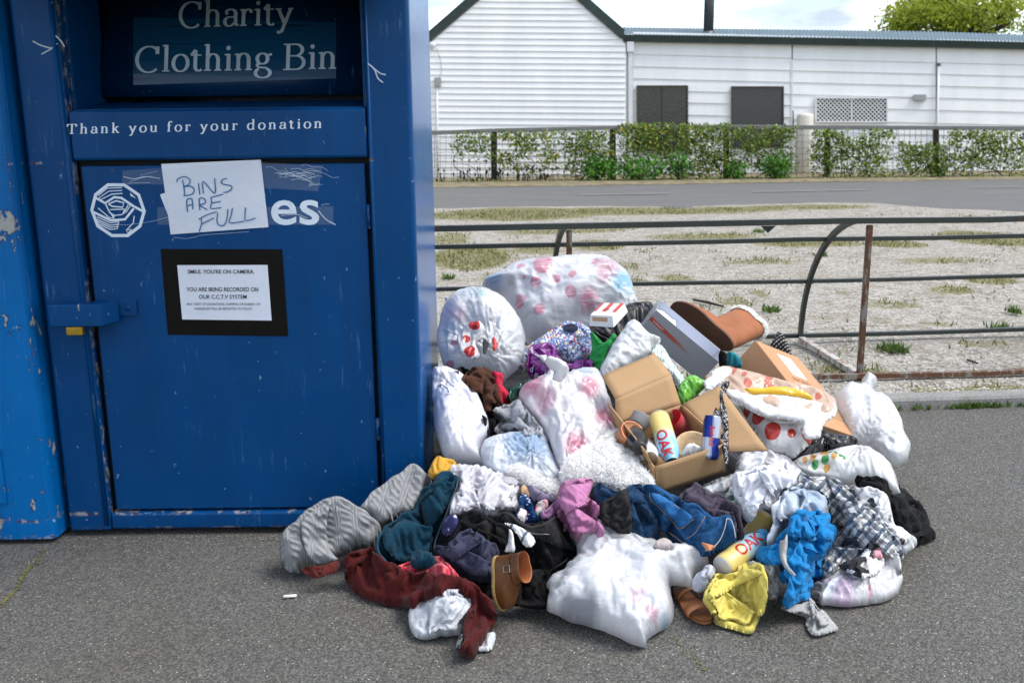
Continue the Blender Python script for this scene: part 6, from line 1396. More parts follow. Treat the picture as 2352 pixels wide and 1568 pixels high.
# left column of bags by the bin
soft('white_cotton_bag', 'white drawstring laundry bag leaning on the bin side', 'bag', zm('Z7', [(222, 185), (330, 168), (400, 200), (500, 235), (565, 320), (645, 430), (705, 560), (745, 700), (745, 800), (700, 900), (700, 1000), (725, 1110), (640, 1095), (560, 1095), (440, 1070), (350, 1030), (290, 900), (235, 700), (222, 500), (225, 300)]), film('laundry_film', (.76, .76, .79), noise_tint=((.52, .53, .72), 1.6, .6), wr=.6, trans=.2), H=.10, R=50, rest=(1.1, 1.1), Y=3.0, tilt=.16, closed=True, cam_w=.7, knots=[(*z1('Z7', 290, 290), .010, 60, 8)], streak=(.003, 2.0, 12, 1.2), group=BAG)
cord = [ray_hits(np.array([z1('Z7', x, y)[0]]), np.array([z1('Z7', x, y)[1]]), HF)[0] for x, y in ((270, 330), (300, 300), (370, 340), (390, 390), (350, 400))]
tube('drawstring', [atY(*z1('Z7', x, y), q - .008) for (x, y), q in zip(((270, 330), (300, 300), (370, 340), (390, 390), (350, 400)), cord)], .003, M_CARDW, bpy.data.objects['white_cotton_bag'], 6)
soft('drab_blanket', 'olive grey blanket squeezed between the bin and the laundry bag', 'blanket', zm('Z7', [(228, 760), (270, 800), (320, 900), (370, 1000), (375, 1040), (300, 1030), (235, 1000)]), cloth('drab', (.16, .15, .11)), H=.02, R=14, Y=2.95, group=GAR)
m = film('pink_film', (.76, .75, .77), trans=.3, wr=.45, cover=.55, srot=.5, patches=patch_of('Z7', [(1180, 400, 120, (.64, .20, .30), .9), (1300, 560, 110, (.64, .20, .30), .7), (1720, 440, 100, (.62, .16, .26), .85), (1900, 700, 130, (.52, .06, .14), .9), (1600, 980, 120, (.58, .12, .22), .8), (1680, 270, 90, (.40, .56, .70), .6), (1500, 640, 160, (.8, .79, .8), .7)]))
soft('pink_white_bag', 'large knotted white bag with pink cloth showing through, left of the open carton', 'bag', zm('Z7', [(1048, 440), (1080, 350), (1170, 300), (1240, 258), (1300, 230), (1340, 170), (1400, 180), (1440, 250), (1560, 208), (1700, 185), (1800, 200), (1855, 300), (1905, 480), (1940, 600), (2000, 790), (1960, 900), (1850, 960), (1700, 1050), (1560, 1130), (1500, 1180), (1455, 1172), (1400, 1080), (1350, 900), (1280, 770), (1240, 690), (1150, 610), (1090, 520)]), m,
     H=.13, R=75, Y=3.0, tilt=.2, closed=True, rest=(1.07, 1.05), n0=.007, cam_w=.7, knots=[(*z1('Z7', 1400, 230), .014, 75, 9), (*z1('Z7', 1480, 1150), .009, 60, 7)], streak=(.0035, 1.2, 12, .5), group=BAG)
soft('knot', None, None, zm('Z7', [(1310, 60), (1400, 55), (1500, 110), (1530, 170), (1490, 240), (1440, 290), (1370, 260), (1380, 190), (1310, 130)]), film('knot_film', (.78, .78, .79)), H=.03, R=14, rest=(1.25, 1.2), parent=bpy.data.objects['pink_white_bag'], step=2.6, cam_w=.7, Y=2.92, fold=0)
soft('dark_green_bag', 'dark green plastic bag beside the red shirt', 'bag', zm('Z7', [(955, 390), (1060, 290), (1190, 270), (1110, 360), (1065, 450), (1060, 520), (970, 490)]), film('dark_green_film', (.02, .07, .06), trans=.1), H=.02, R=16, cam_w=.6, group=BAG)
soft('black_sock', 'black sock above the brown top', 'sock', zm('Z7', [(425, 195), (480, 150), (540, 160), (580, 190), (520, 240), (440, 225)]), M_BLACK, H=.02, R=12, cam_w=.6, group=GAR)
soft('red_shirt', 'bright red shirt next to the brown top', 'shirt', zm('Z7', [(785, 205), (890, 208), (902, 270), (890, 320), (950, 395), (985, 480), (905, 520), (860, 490), (835, 340)]), cloth('red_cotton', (.52, .02, .05)), H=.035, R=20, rest=(1.25, 1.1), ang=.2, cam_w=.6, group=GAR)
soft('brown_jersey_shirt', 'chocolate brown top with long folds hanging over the laundry bag', 'top', zm('Z7', [(503, 240), (560, 190), (620, 145), (720, 158), (790, 205), (835, 290), (855, 420), (892, 522), (825, 545), (812, 622), (770, 648), (720, 605), (690, 515), (640, 425), (570, 352), (528, 290)]), cloth('brown_jersey', (.060, .021, .010)), H=.05, R=28, rest=(1.42, 1.05), ang=-.35, freq=9, cam_w=.65, n0=.012, group=GAR)
soft('black_vest', 'black vest under the small grey shirt', 'vest', zm('Z7', [(690, 600), (760, 640), (830, 640), (880, 690), (850, 760), (890, 810), (780, 800), (735, 770), (725, 700)]), M_BLACK, H=.02, R=16, cam_w=.6, group=GAR)
m = film('blue_film', (.68, .72, .78), trans=.3, wr=.45, patches=patch_of('Z7', [(1100, 930, 200, (.24, .40, .62), .8), (1300, 1000, 140, (.28, .42, .62), .6)]), cover=.4, srot=.3)
soft('pale_blue_bag', 'pale blue translucent plastic bag below the pink and white bag', 'bag', zm('Z7', [(676, 950), (700, 885), (760, 845), (880, 815), (1000, 795), (1190, 785), (1290, 790), (1335, 900), (1375, 1000), (1425, 1100), (1470, 1200), (1420, 1260), (1330, 1290), (1200, 1260), (1060, 1220), (900, 1200), (760, 1140), (695, 1060)]), m, H=.075, R=55, rest=(1.06, 1.05), Y=2.80, tilt=.2, closed=True, cam_w=.65, knots=[(*z1('Z7', 1180, 1060), .012, 60, 9), (*z1('Z7', 850, 860), .009, 50, 8)], group=BAG)
soft('grey_shirt', 'small light grey shirt with dark seams on the pale blue bag', 'shirt', zm('Z7', [(803, 560), (870, 520), (960, 500), (1040, 468), (1092, 510), (1152, 590), (1205, 650), (1275, 740), (1262, 805), (1190, 795), (1000, 800), (870, 795), (808, 752), (850, 690), (888, 640)]), cloth('grey_jersey', (.36, .37, .40), heather=.35), H=.04, R=26, rest=(1.3, 1.12), ang=.5, freq=6, cam_w=.6, group=GAR)
# ---------------------------------------------------------------- open carton with rubbish
CM = rig([[0.9345, -0.3358, -0.1185], [0.3000, 0.9217, -0.2459], [0.1918, 0.1942, 0.9620]], [0.408, 2.6205, 0.2151])
A_, B_, C_ = .22, .25, .095
ct = thing('open_carton', put(CM, [(.11, .12, 0)])[0], 'open brown corrugated carton full of bottles and cups in the middle of the heap', 'carton')
t = NT('corrugated_cardboard'); c = t.coord('UV'); sp_ = t.n('SeparateXYZ'); t.set(sp_.inputs[0], c); fl_ = t.math('SINE', t.math('MULTIPLY', sp_.outputs[0], 700.0)); n1 = t.noise(t.coord(), 7, 4, .6)
t.inp('Base Color', t.mix(t.math('MULTIPLY', t.math('ADD', fl_, 1.0), .08), t.mix(n1, (.34, .205, .095), (.42, .265, .135)), (.27, .15, .06))); t.inp('Roughness', .8); t.bump(t.math('ADD', t.math('MULTIPLY', fl_, .4), t.math('MULTIPLY', n1, 2)), .12, .002); M_CORR = t.m
def corr_panel(M, name, corners, parent, th=.004, m=M_CORR, bend=0.0):
    """flat board through four local corners, with fluting along its first edge"""
    p = [np.array(q, float) for q in corners]; e1 = p[1] - p[0]; e2 = p[3] - p[0]; nrm = np.cross(e1, e2); nrm /= np.linalg.norm(nrm)
    n1_, n2_ = 8, 6; V = []; uv = []
    for j in range(n2_ + 1):
        for i in range(n1_ + 1):
            u, v = i / n1_, j / n2_; q = (p[0] * (1 - u) + p[1] * u) * (1 - v) + (p[3] * (1 - u) + p[2] * u) * v + nrm * (bend * math.sin(v * 2.2) * v + .0012 * vnoise(u * 3, v * 3, len(name))); V.append(q); uv.append((u * np.linalg.norm(e1), v * np.linalg.norm(e2)))
    w = n1_ + 1; Fc = [(j * w + i, j * w + i + 1, (j + 1) * w + i + 1, (j + 1) * w + i) for j in range(n2_) for i in range(n1_)]
    V3 = put(M, V); o = mesh_obj(name, V3, Fc, m, parent, smooth=True, uv=uv); s3 = o.modifiers.new('solid', 'SOLIDIFY'); s3.thickness = th; s3.offset = 0; return o, V3, Fc
w_, V3, F3 = corr_panel(CM, 'front_wall', [(0, 0, 0), (A_, 0, 0), (A_, 0, C_), (0, 0, C_)], ct); hsplat(V3, 3)
w_, V3, F3 = corr_panel(CM, 'side_wall', [(-.002, .004, 0), (-.002, B_, 0), (-.002, B_, C_), (-.002, .004, C_)], ct); hsplat(V3, 3)
w_, V3, F3 = corr_panel(CM, 'side_wall', [(A_ + .002, .004, 0), (A_ + .002, B_, 0), (A_ + .002, B_, C_), (A_ + .002, .004, C_)], ct); hsplat(V3, 3)
corr_panel(CM, 'back_wall', [(0, B_ + .002, 0), (A_, B_ + .002, 0), (A_, B_ + .002, C_), (0, B_ + .002, C_)], ct)
corr_panel(CM, 'bottom', [(0, .002, .003), (A_, .002, .003), (A_, B_, .003), (0, B_, .003)], ct)
# flaps: the back one stands up and is creased over, right one folded out, front one hangs inside, left one stands thin
bl, br = CM @ np.array([0, B_, C_, 1]), CM @ np.array([A_, B_, C_, 1])
def cam_local(M, p): return np.linalg.inv(M) @ np.append(p, 1)
yb = float(bl[1])
c1 = cam_local(CM, atY(1413, 916, yb + .03))[:3]; c2 = cam_local(CM, atY(1541, 859, yb + .10))[:3]; c3 = cam_local(CM, atY(1503, 811, yb + .20))[:3]; c4 = cam_local(CM, atY(1383, 864, yb + .12))[:3]
corr_panel(CM, 'back_flap', [(0, B_ + .003, C_ + .001), (A_, B_ + .003, C_ + .001), c2, c1], ct); corr_panel(CM, 'back_flap', [c1, c2, c3, c4], ct)
f1 = cam_local(CM, atY(1763, 1032, 2.62))[:3]; f2 = cam_local(CM, atY(1652, 885, 2.90))[:3]; f0 = (A_ + .003, .0, C_ - .03); fb = (A_ + .003, B_, C_ + .001)
o_, V3, F3 = corr_panel(CM, 'right_flap', [f0, fb, f2, f1], ct, bend=.004); hsplat(V3, 4)
f5 = cam_local(CM, atY(1397, 925, yb + .02))[:3]; corr_panel(CM, 'left_flap', [(-.004, .02, C_), (-.004, B_, C_), f5, (-.012, .02, C_ + .035)], ct)
# things in the carton
def lathe_thing(name, label, cat, a_px, b_px, Ya, Yb, prof, m, n=28, group=None, local=None):
    """axis from photo point a (base) to b (top); prof in metres along the axis"""
    p, q = atY(*a_px, Ya), atY(*b_px, Yb); M = frame(p, q - p, (0, -1, .3)); v, f = lathe_vf(prof, n); return M, p
OAKP = [(0.0, .002), (.022, .0), (.029, .004), (.031, .012), (.031, .125), (.0305, .135), (.026, .150), (.0205, .160), (.0195, .166), (.0195, .172)]
t = NT('milk_bottle_print'); g_ = t.n('SeparateXYZ'); t.set(g_.inputs[0], t.n('TexCoord').outputs['UV']); n_ = t.noise(t.n('TexCoord').outputs['UV'], 9, 3, .6, .5)
t.inp('Base Color', t.mix(t.ramp(t.math('ADD', g_.outputs[1], t.math('MULTIPLY', t.math('SUBTRACT', n_, .5), .35)), [(.40, 0), (.60, 1)]), (.66, .52, .17), (.25, .52, .72))); t.inp('Roughness', .35); M_OAK = t.m
M_OAKRED = simple('red_print_letters', (.45, .012, .015), .4); M_BLUECAP = simple('blue_cap', (.03, .25, .52), .4); M_CLEARP = simple('clear_plastic_base', (.50, .49, .47), .25)
def tri_split(V, Fc, n):
    V = np.asarray(V, float); T = []
    for f in Fc:
        for k in range(1, len(f) - 1): T.append((f[0], f[k], f[k + 1]))
    T = np.array(T)
    for _ in range(n):
        m = len(V); a, b_, c_ = V[T[:, 0]], V[T[:, 1]], V[T[:, 2]]; k = len(T); i = np.arange(k)
        V = np.concatenate([V, (a + b_) / 2, (b_ + c_) / 2, (c_ + a) / 2]); ab, bc, ca_ = m + i, m + k + i, m + 2 * k + i
        T = np.concatenate([np.stack([T[:, 0], ab, ca_], 1), np.stack([ab, T[:, 1], bc], 1), np.stack([ca_, bc, T[:, 2]], 1), np.stack([ab, bc, ca_], 1)])
    return V, [tuple(t_) for t_ in T]
def wrap_text(name, s_, M, r_, z0, size, ang0, m, parent, offset=.02, along=True, out=.0007, flip=1):
    """sans text wrapped on a bottle; along the axis"""
    V2, F2 = text_mesh(s_, size, offset * size); V2, F2 = tri_split(V2, F2, 3); V2 = V2 - np.array([V2[:, 0].min(), V2[:, 1].mean()]); P2 = []
    for x, y in V2:
        a = ang0 - flip * y / r_; P2.append(((r_ + out) * math.cos(a), (r_ + out) * math.sin(a), z0 + flip * x) if along else ((r_ + out) * math.cos(ang0 + x / r_), (r_ + out) * math.sin(ang0 + x / r_), z0 + y))
    return mesh_obj(name, put(M, P2), F2, m, parent)
def milk_bottle(label, a_px, b_px, Ya, Yb, roll, cap=True, text_dir=1, tz=.03, second=True, xd=(0, -1, .3), prnt=True):
    p, q = atY(*a_px, Ya), atY(*b_px, Yb); M = frame(p, q - p, xd); th = thing('milk_drink_bottle', p, label, 'bottle', 'flavoured milk bottles')
    v, f = lathe_vf(OAKP, 28); uv = [(0, z / .165) for r_, z in OAKP for k in range(28)]; V_ = put(M, v); mesh_obj('bottle', V_, f, M_OAK, th, smooth=True, uv=uv); hsplat(np.asarray(V_), 2)
    v, f = lathe_vf([(0, -.0005), (.0275, -.0008), (.0292, .003)], 28); mesh_obj('base', put(M, v), f, M_CLEARP, th, smooth=True)
    if cap:
        v, f = lathe_vf([(.0205, .164), (.0222, .166), (.0222, .184), (.021, .186), (0, .1865)], 24); mesh_obj('cap', put(M, v), f, M_BLUECAP, th, smooth=False)
    if prnt:
        wrap_text('lettering', 'OAK', M, .031, tz, .046, roll, M_OAKRED, th, .02, flip=text_dir)
        if second: wrap_text('lettering', 'THICK', M, .031, tz - .004 * text_dir, .027, roll + .85 * text_dir, M_CARDW, th, .01, flip=text_dir)
    return th
cx = lambda u, v, w: (CM @ np.array([u, v, w, 1]))[:3]
milk_bottle('yellow and blue flavoured milk bottle standing out of the open carton', (1512, 955), (1543, 1058), 2.80, 2.66, .25, cap=False, text_dir=1, tz=.075, xd=(-.2, -1, .5))
def can(label, top_px, bot_px, Yt, Yb_):
    p, q = atY(*bot_px, Yb_), atY(*top_px, Yt); M = frame(p, q - p, (0, -1, .2)); th = thing('drink_can', p, label, 'can')
    r_ = .0255; Lc = .125; prof = [(0, 0), (.019, 0), (.0235, .004), (r_, .012), (r_, Lc - .014), (.0225, Lc - .003), (.0225, Lc), (.021, Lc), (.0205, Lc - .004), (0, Lc - .004)]
    v, f = lathe_vf(prof, 28); t = NT('blue_silver_can'); g_ = t.n('SeparateXYZ'); t.set(g_.inputs[0], t.n('TexCoord').outputs['UV']); a_ = t.math('LESS_THAN', t.math('FRACT', t.math('MULTIPLY', g_.outputs[0], 2.0)), .5); b2 = t.math('LESS_THAN', g_.outputs[1], .5); q_ = t.math('ABSOLUTE', t.math('SUBTRACT', a_, b2))
    t.inp('Base Color', t.mix(q_, (.008, .03, .22), (.42, .44, .5))); t.inp('Metallic', .65); t.inp('Roughness', .3)
    uv = [(k / 28, z / Lc) for r2, z in prof for k in range(28)]; mesh_obj('can_body', put(M, v), f, t.m, th, smooth=True, uv=uv)
    v, f = lathe_vf([(.0224, Lc + .0003), (.0212, Lc + .0006), (.0205, Lc - .003), (0, Lc - .003)], 24); mesh_obj('lid', put(M, v), f, simple('aluminium', (.6, .6, .62), .3, .9), th, smooth=True)
    V2, F2 = tri_split(*text_mesh('Red Bull', .019, .0004), 2); V2 = V2 - V2.mean(0); mesh_obj('lettering', put(M, [((r_ + .0006) * math.cos(-.2 + y / r_), (r_ + .0006) * math.sin(-.2 + y / r_), .07 - x * .9) for x, y in V2]), F2, M_OAKRED, th); return th
can('blue and silver energy drink can leaning at the right of the open carton', (1637, 960), (1630, 1055), 2.70, 2.66)
# dark sauce bottle, white bottle, cups
M_DKPL = simple('black_bottle_plastic', (.012, .011, .011), .25); M_BRNCAP = simple('brown_cap', (.10, .06, .03), .45); M_WHPL = simple('white_bottle', (.62, .62, .64), .3)
def simple_lathe(name, label, cat, base_px, Yb_, top_px, Yt, parts):
    p, q = atY(*base_px, Yb_), atY(*top_px, Yt); M = frame(p, q - p, (0, -1, .2)); th = thing(name, p, label, cat)
    for nm, prof, m in parts: v, f = lathe_vf(prof, 24); V_ = put(M, v); mesh_obj(nm, V_, f, m, th, smooth=True)
    return th, M
simple_lathe('black_bottle', 'black plastic bottle lying in the corner of the open carton', 'bottle', (1450, 985), 2.82, (1473, 1035), 2.62, [('bottle', [(0, 0), (.03, 0), (.033, .01), (.033, .11), (.03, .125), (.018, .15), (.016, .155)], M_DKPL), ('cap', [(.0165, .152), (.019, .154), (.019, .178), (.016, .18), (0, .18)], simple('black_cap', (.02, .02, .02), .4))])
simple_lathe('white_bottle', 'white bottle with brown cap in the front corner of the open carton', 'bottle', (1482, 1025), 2.78, (1500, 1064), 2.60, [('bottle', [(0, 0), (.026, 0), (.029, .01), (.029, .09), (.026, .105), (.018, .125)], M_WHPL), ('cap', [(.018, .124), (.019, .126), (.019, .143), (.017, .146), (0, .146)], M_BRNCAP)])
simple_lathe('floral_tumbler', 'grey tumbler with pink flowers at the back of the open carton', 'tumbler', (1440, 1015), 2.80, (1476, 955), 2.86, [('tumbler', [(0, 0), (.026, 0), (.033, .095), (.0345, .097), (.032, .095), (.025, .004), (0, .004)], floral('tumbler_print', (.28, .28, .29), [((.6, .34, .28), 1, .6), ((.62, .6, .58), 1.6, .5)], 8))])
simple_lathe('copper_tin', 'copper coloured tin beside the black bottle in the carton', 'tin', (1437, 1010), 2.76, (1458, 985), 2.72, [('tin', [(0, 0), (.037, 0), (.037, .05), (.035, .052), (.033, .046), (0, .046)], simple('copper', (.42, .17, .08), .35, .5))])
simple_lathe('striped_cup', 'red and white paper cup behind the milk bottle in the carton', 'cup', (1575, 995), 2.88, (1545, 965), 2.86, [('cup', [(0, 0), (.026, 0), (.035, .075), (.0365, .078), (.034, .075), (.025, .004), (0, .004)], plaid('cup_stripes', (.6, .6, .6), [('X', 0, .5, (.5, .02, .03), 1)], 30, .6))])
simple_lathe('foam_bowl', 'brown stained takeaway bowl in the middle of the open carton', 'bowl', (1590, 1045), 2.74, (1592, 1010), 2.70, [('bowl', [(0, 0), (.03, 0), (.048, .045), (.052, .046), (.052, .049), (.047, .048), (.029, .005), (0, .005)], simple('stained_card', (.52, .36, .20), .5, var=.4, scale=22))])
soft('paper_napkin', 'crumpled white paper napkin in the open carton', 'napkin', zm('Z8', [(970, 590), (1000, 545), (1060, 525), (1120, 545), (1170, 600), (1090, 640), (1010, 670), (960, 650)]), simple('napkin', (.72, .71, .69), .8, bump=.3), H=.02, R=14, rest=(1.25, 1.25), Y=2.68, step=2.6, cam_w=.6, splat=False)
# ---------------------------------------------------------------- spotted carrier bag over the tan carton
m = film('peach_film', (.66, .48, .36), trans=.3, dots=dots_of('ZR', [(220, 557, 42), (1310, 875, 52), (270, 690, 65), (590, 660, 75), (580, 560, 60), (60, 470, 60)], (.56, .16, .10)), dotsoft=.03)
scb = soft('spotted_carrier_bag', 'white carrier bag with red spots slumped open over the tan carton', 'bag', [(1618, 876), (1640, 850), (1665, 842), (1700, 848), (1760, 864), (1820, 880), (1875, 893), (1918, 915), (1920, 950), (1880, 960), (1820, 955), (1760, 940), (1700, 920), (1660, 905), (1630, 893)], m, H=.014, R=12, Y=3.00, tilt=.22, rest=(1.08, 1.06), cam_w=.6, crisp=.005, group=BAG, fold=0)
soft('yellow_packet', 'yellow packet inside the spotted carrier bag', 'packet', zm('ZR', [(200, 715), (330, 725), (480, 718), (640, 698), (850, 700), (1080, 768), (1185, 810), (1225, 890), (900, 850), (480, 820), (280, 800)]), film('yellow_film', (.78, .46, .01), trans=.15), H=.02, R=12, Y=2.97, tilt=.2, cam_w=.6, fold=0)
m = film('red_spot_film', (.66, .65, .645), trans=.22, wr=.35, dots=dots_of('ZR', [(250, 1110, 70), (430, 1230, 95), (920, 1170, 85), (910, 1495, 62), (1150, 1440, 110), (640, 1450, 118), (1230, 1600, 60)], (.50, .035, .02)) , dotsoft=.012)
soft('spotted_side', None, None, [(1698, 930), (1725, 945), (1760, 958), (1800, 968), (1850, 978), (1850, 1000), (1868, 1010), (1852, 1028), (1824, 1052), (1805, 1045), (1765, 1036), (1745, 1012), (1715, 965)], m, H=.05, R=40, Y=2.92, tilt=.15, rest=(1.03, 1.03), n0=.004, parent=scb, cam_w=.6, fold=0)
soft('rolled_rim', None, None, zm('ZR', [(-330, 620), (-250, 560), (-200, 600), (-60, 700), (30, 738), (110, 735), (330, 800), (560, 790), (800, 810), (1000, 845), (1200, 890), (1440, 950), (1540, 905), (1600, 1040), (1560, 1130), (1400, 1245), (1340, 1440), (1310, 1458), (1130, 1455), (1060, 1320), (1090, 1235), (950, 1200), (680, 1165), (480, 1130), (330, 1060), (80, 910), (-80, 820), (-250, 720)]), film('rim_film', (.78, .77, .77), wr=.6), H=.016, R=12, Y=2.92, tilt=.2, rest=(1.05, 1.05), freq=4, n0=.005, crisp=.004, parent=scb, cam_w=.65, step=3, fold=0)
soft('handle', None, None, zm('Z6', [(1045, 1110), (1115, 1060), (1130, 1000), (1220, 970), (1330, 985), (1290, 1060), (1210, 1130), (1130, 1180), (1060, 1160)]), film('handle_film', (.76, .75, .75)), H=.012, R=9, crisp=.003, Y=2.98, tilt=.2, parent=scb, cam_w=.6, step=2.6, fold=0)
soft('leopard_scarf', 'narrow black and white patterned scarf hanging over the carton flap', 'scarf', zm('Z8', [(1318, 30), (1340, -40), (1380, -75), (1420, -60), (1390, 20), (1362, 100), (1398, 250), (1408, 400), (1400, 700), (1380, 725), (1350, 600), (1330, 500), (1300, 360), (1262, 240), (1312, 120)]), floral('leopard_print', (.02, .02, .022), [((.42, .42, .44), 1.8, .75), ((.015, .015, .016), 2.6, .6)], 16, th=.5), H=.016, R=10, rest=(1.2, 1.06), hfblur=1, step=2.6, cam_w=.6)
# ---------------------------------------------------------------- right hand side
soft('clear_bag', 'clear plastic bag with green print under the open carton', 'bag', zm('Z8', [(1040, 1010), (1200, 900), (1430, 820), (1560, 780), (1560, 960), (1500, 1110), (1420, 1120), (1330, 1060), (1180, 1040)]), film('clear_grey_film', (.55, .57, .58), trans=.35, patches=patch_of('Z8', [(1450, 1090, 60, (.1, .35, .28), .7), (1330, 960, 80, (.7, .7, .72), .7)])), H=.04, R=28, Y=2.72, tilt=.12, rest=(1.15, 1.12), cam_w=.6, group=BAG)
soft('white_sack', 'plain white plastic sack below the spotted carrier bag', 'bag', [(1690, 1060), (1720, 1036), (1765, 1034), (1805, 1050), (1835, 1075), (1850, 1110), (1830, 1140), (1780, 1150), (1720, 1130), (1690, 1100)], film('sack_film', (.78, .78, .785)), H=.06, R=38, Y=2.82, tilt=.15, rest=(1.08, 1.08), cam_w=.6, group=BAG)
m = film('lemon_print_film', (.76, .77, .77), trans=.28, wr=.4, dots=dots_of('Y6', [(440, 1130, 34), (540, 1090, 40), (620, 1150, 24), (560, 1220, 28), (370, 1140, 26)], (.66, .36, .10)) + dots_of('Y6', [(460, 1190, 30), (545, 1165, 32), (590, 1105, 20), (640, 1115, 22), (680, 1145, 22), (710, 1165, 14)], (.06, .33, .09)))
soft('fruit_print_bag', 'white bag with orange fruit and green leaf print above the plaid shirt', 'bag', zm('Y6', [(240, 1140), (320, 1100), (400, 1080), (500, 1050), (700, 1008), (860, 983), (950, 1000), (1080, 1090), (1150, 1180), (1205, 1370), (1195, 1405), (1110, 1400), (1020, 1380), (850, 1330), (740, 1310), (600, 1280), (400, 1240), (280, 1190)]), m, H=.09, R=60, Y=2.90, tilt=.2, rest=(1.06, 1.06), cam_w=.6, closed=True, knots=[(*z1('Y6', 860, 1000), .010, 50, 6)], group=BAG)
soft('white_shirt', 'crumpled white cotton shirt above the tipped milk bottles', 'shirt', zm('Z8', [(1438, 850), (1530, 805), (1640, 770), (1760, 740), (1880, 700), (2000, 760), (2085, 850), (2060, 930), (1960, 960), (1900, 1000), (1875, 1080), (1820, 1160), (1720, 1150), (1660, 1230), (1610, 1290), (1520, 1210), (1490, 1110), (1450, 1000)]), cloth('white_cotton', (.70, .71, .76), sheen=.1), H=.05, R=35, rest=(1.3, 1.2), freq=5.5, cam_w=.6, n0=.014, group=GAR, layers=3)
soft('black_jacket', 'black fleece jacket at the right edge of the heap', 'jacket', zm('Y5', [(1592, 70), (1612, 30), (1700, 38), (1830, 50), (1895, 110), (1890, 165), (1990, 180), (2030, 240), (2085, 268), (2150, 243), (2175, 300), (2240, 400), (2255, 460), (2300, 530), (2285, 562), (2200, 595), (2120, 615), (2050, 560), (1950, 500), (1880, 420), (1840, 300), (1800, 200), (1720, 150), (1640, 130)]), M_BLACK, H=.06, R=40, rest=(1.22, 1.12), freq=4.5, cam_w=.45, group=GAR, layers=3)
soft('white_black_bag', 'white plastic bag between the plaid shirt and black jacket', 'bag', zm('Y5', [(1540, 110), (1650, 115), (1750, 128), (1850, 165), (1905, 270), (1935, 420), (2010, 480), (2132, 580), (2100, 645), (2012, 695), (1940, 600), (1820, 450), (1680, 300), (1560, 200)]), film('slick_white_film', (.77, .78, .79), dots=dots_of('Y5', [(1730, 230, 34), (1760, 270, 30), (2000, 590, 28)], (.02, .02, .025))), H=.05, R=30, rest=(1.1, 1.08), cam_w=.5, group=BAG)
soft('blue_clear_bag', 'pale blue clear plastic bag between the white shirt and blue shirt', 'bag', zm('Y5', [(880, 290), (960, 180), (1040, 108), (1200, 85), (1330, 108), (1380, 220), (1400, 335), (1320, 400), (1150, 420), (1020, 470), (950, 540), (905, 640), (850, 650), (825, 560), (880, 440)]), film('ice_film', (.56, .64, .74), trans=.35, rough=.15, patches=patch_of('Y5', [(1200, 200, 120, (.42, .54, .68), .7), (950, 350, 90, (.72, .75, .8), .8)])), H=.05, R=32, rest=(1.1, 1.1), freq=5, cam_w=.55, group=BAG)
soft('lower_white_bag', 'white plastic bag spilling printed clothes at the lower right of the heap', 'bag', zm('Y5', [(1272, 1060), (1290, 970), (1340, 900), (1385, 850), (1470, 800), (1600, 760), (1720, 740), (1850, 735), (1985, 738), (1995, 900), (1985, 1010), (1890, 1092), (1740, 1125), (1550, 1148), (1400, 1142), (1285, 1128)]), film('print_bag_film', (.70, .70, .71), trans=.3, cover=.5, srot=.2, patches=patch_of('Y5', [(1480, 1110, 120, (.52, .34, .52), .8), (1330, 980, 60, (.70, .4, .5), .6), (1380, 1060, 70, (.5, .62, .7), .6), (1720, 1090, 30, (.7, .3, .36), .7)])), H=.075, R=50, rest=(1.08, 1.07), cam_w=.5, closed=True, Y=None, knots=[(*z1('Y5', 1700, 1000), .008, 60, 7)], group=BAG)
m = floral('print_tee', (.60, .58, .56), [((.45, .14, .14), .8, .4), ((.5, .42, .1), 1.1, .3), ((.03, .03, .03), 1.3, .3)], 6)
soft('printed_tee', 'white t-shirt with colourful print in the lower right bag', 't-shirt', zm('Y5', [(1560, 770), (1640, 730), (1720, 700), (1790, 700), (1850, 730), (1840, 800), (1790, 860), (1700, 890), (1610, 870), (1570, 830)]), m, H=.03, R=18, rest=(1.25, 1.2), cam_w=.55, group=GAR)
soft('pink_slipper', 'small pink slipper peeking from the lower right bag', 'slipper', zm('Y5', [(1740, 690), (1765, 650), (1810, 636), (1860, 645), (1868, 690), (1830, 725), (1770, 722)]), cloth('pink_felt', (.60, .28, .34)), H=.02, R=11, rest=(1.05, 1.05), cam_w=.6, step=2.6, fold=0)
soft('black_printed_cloth', 'black and white printed cloth at the mouth of the lower right bag', 'cloth', zm('Y5', [(1440, 790), (1500, 760), (1620, 720), (1700, 660), (1745, 650), (1750, 700), (1690, 730), (1640, 790), (1715, 830), (1690, 905), (1600, 880), (1500, 830)]), floral('bw_print', (.03, .03, .032), [((.6, .6, .62), .7, .5)], 7, th=.5), H=.018, R=10, rest=(1.15, 1.1), cam_w=.6, step=2.6)
PL = [('X', .0, .30, (.015, .055, .12), .85), ('X', .38, .06, (.02, .02, .022), .8), ('X', .55, .16, (.10, .105, .11), .6), ('X', .80, .05, (.02, .02, .022), .8), ('Y', .0, .30, (.012, .045, .10), .7), ('Y', .40, .06, (.02, .02, .022), .75), ('Y', .58, .16, (.10, .10, .11), .55), ('Y', .82, .05, (.35, .30, .12), .5)]
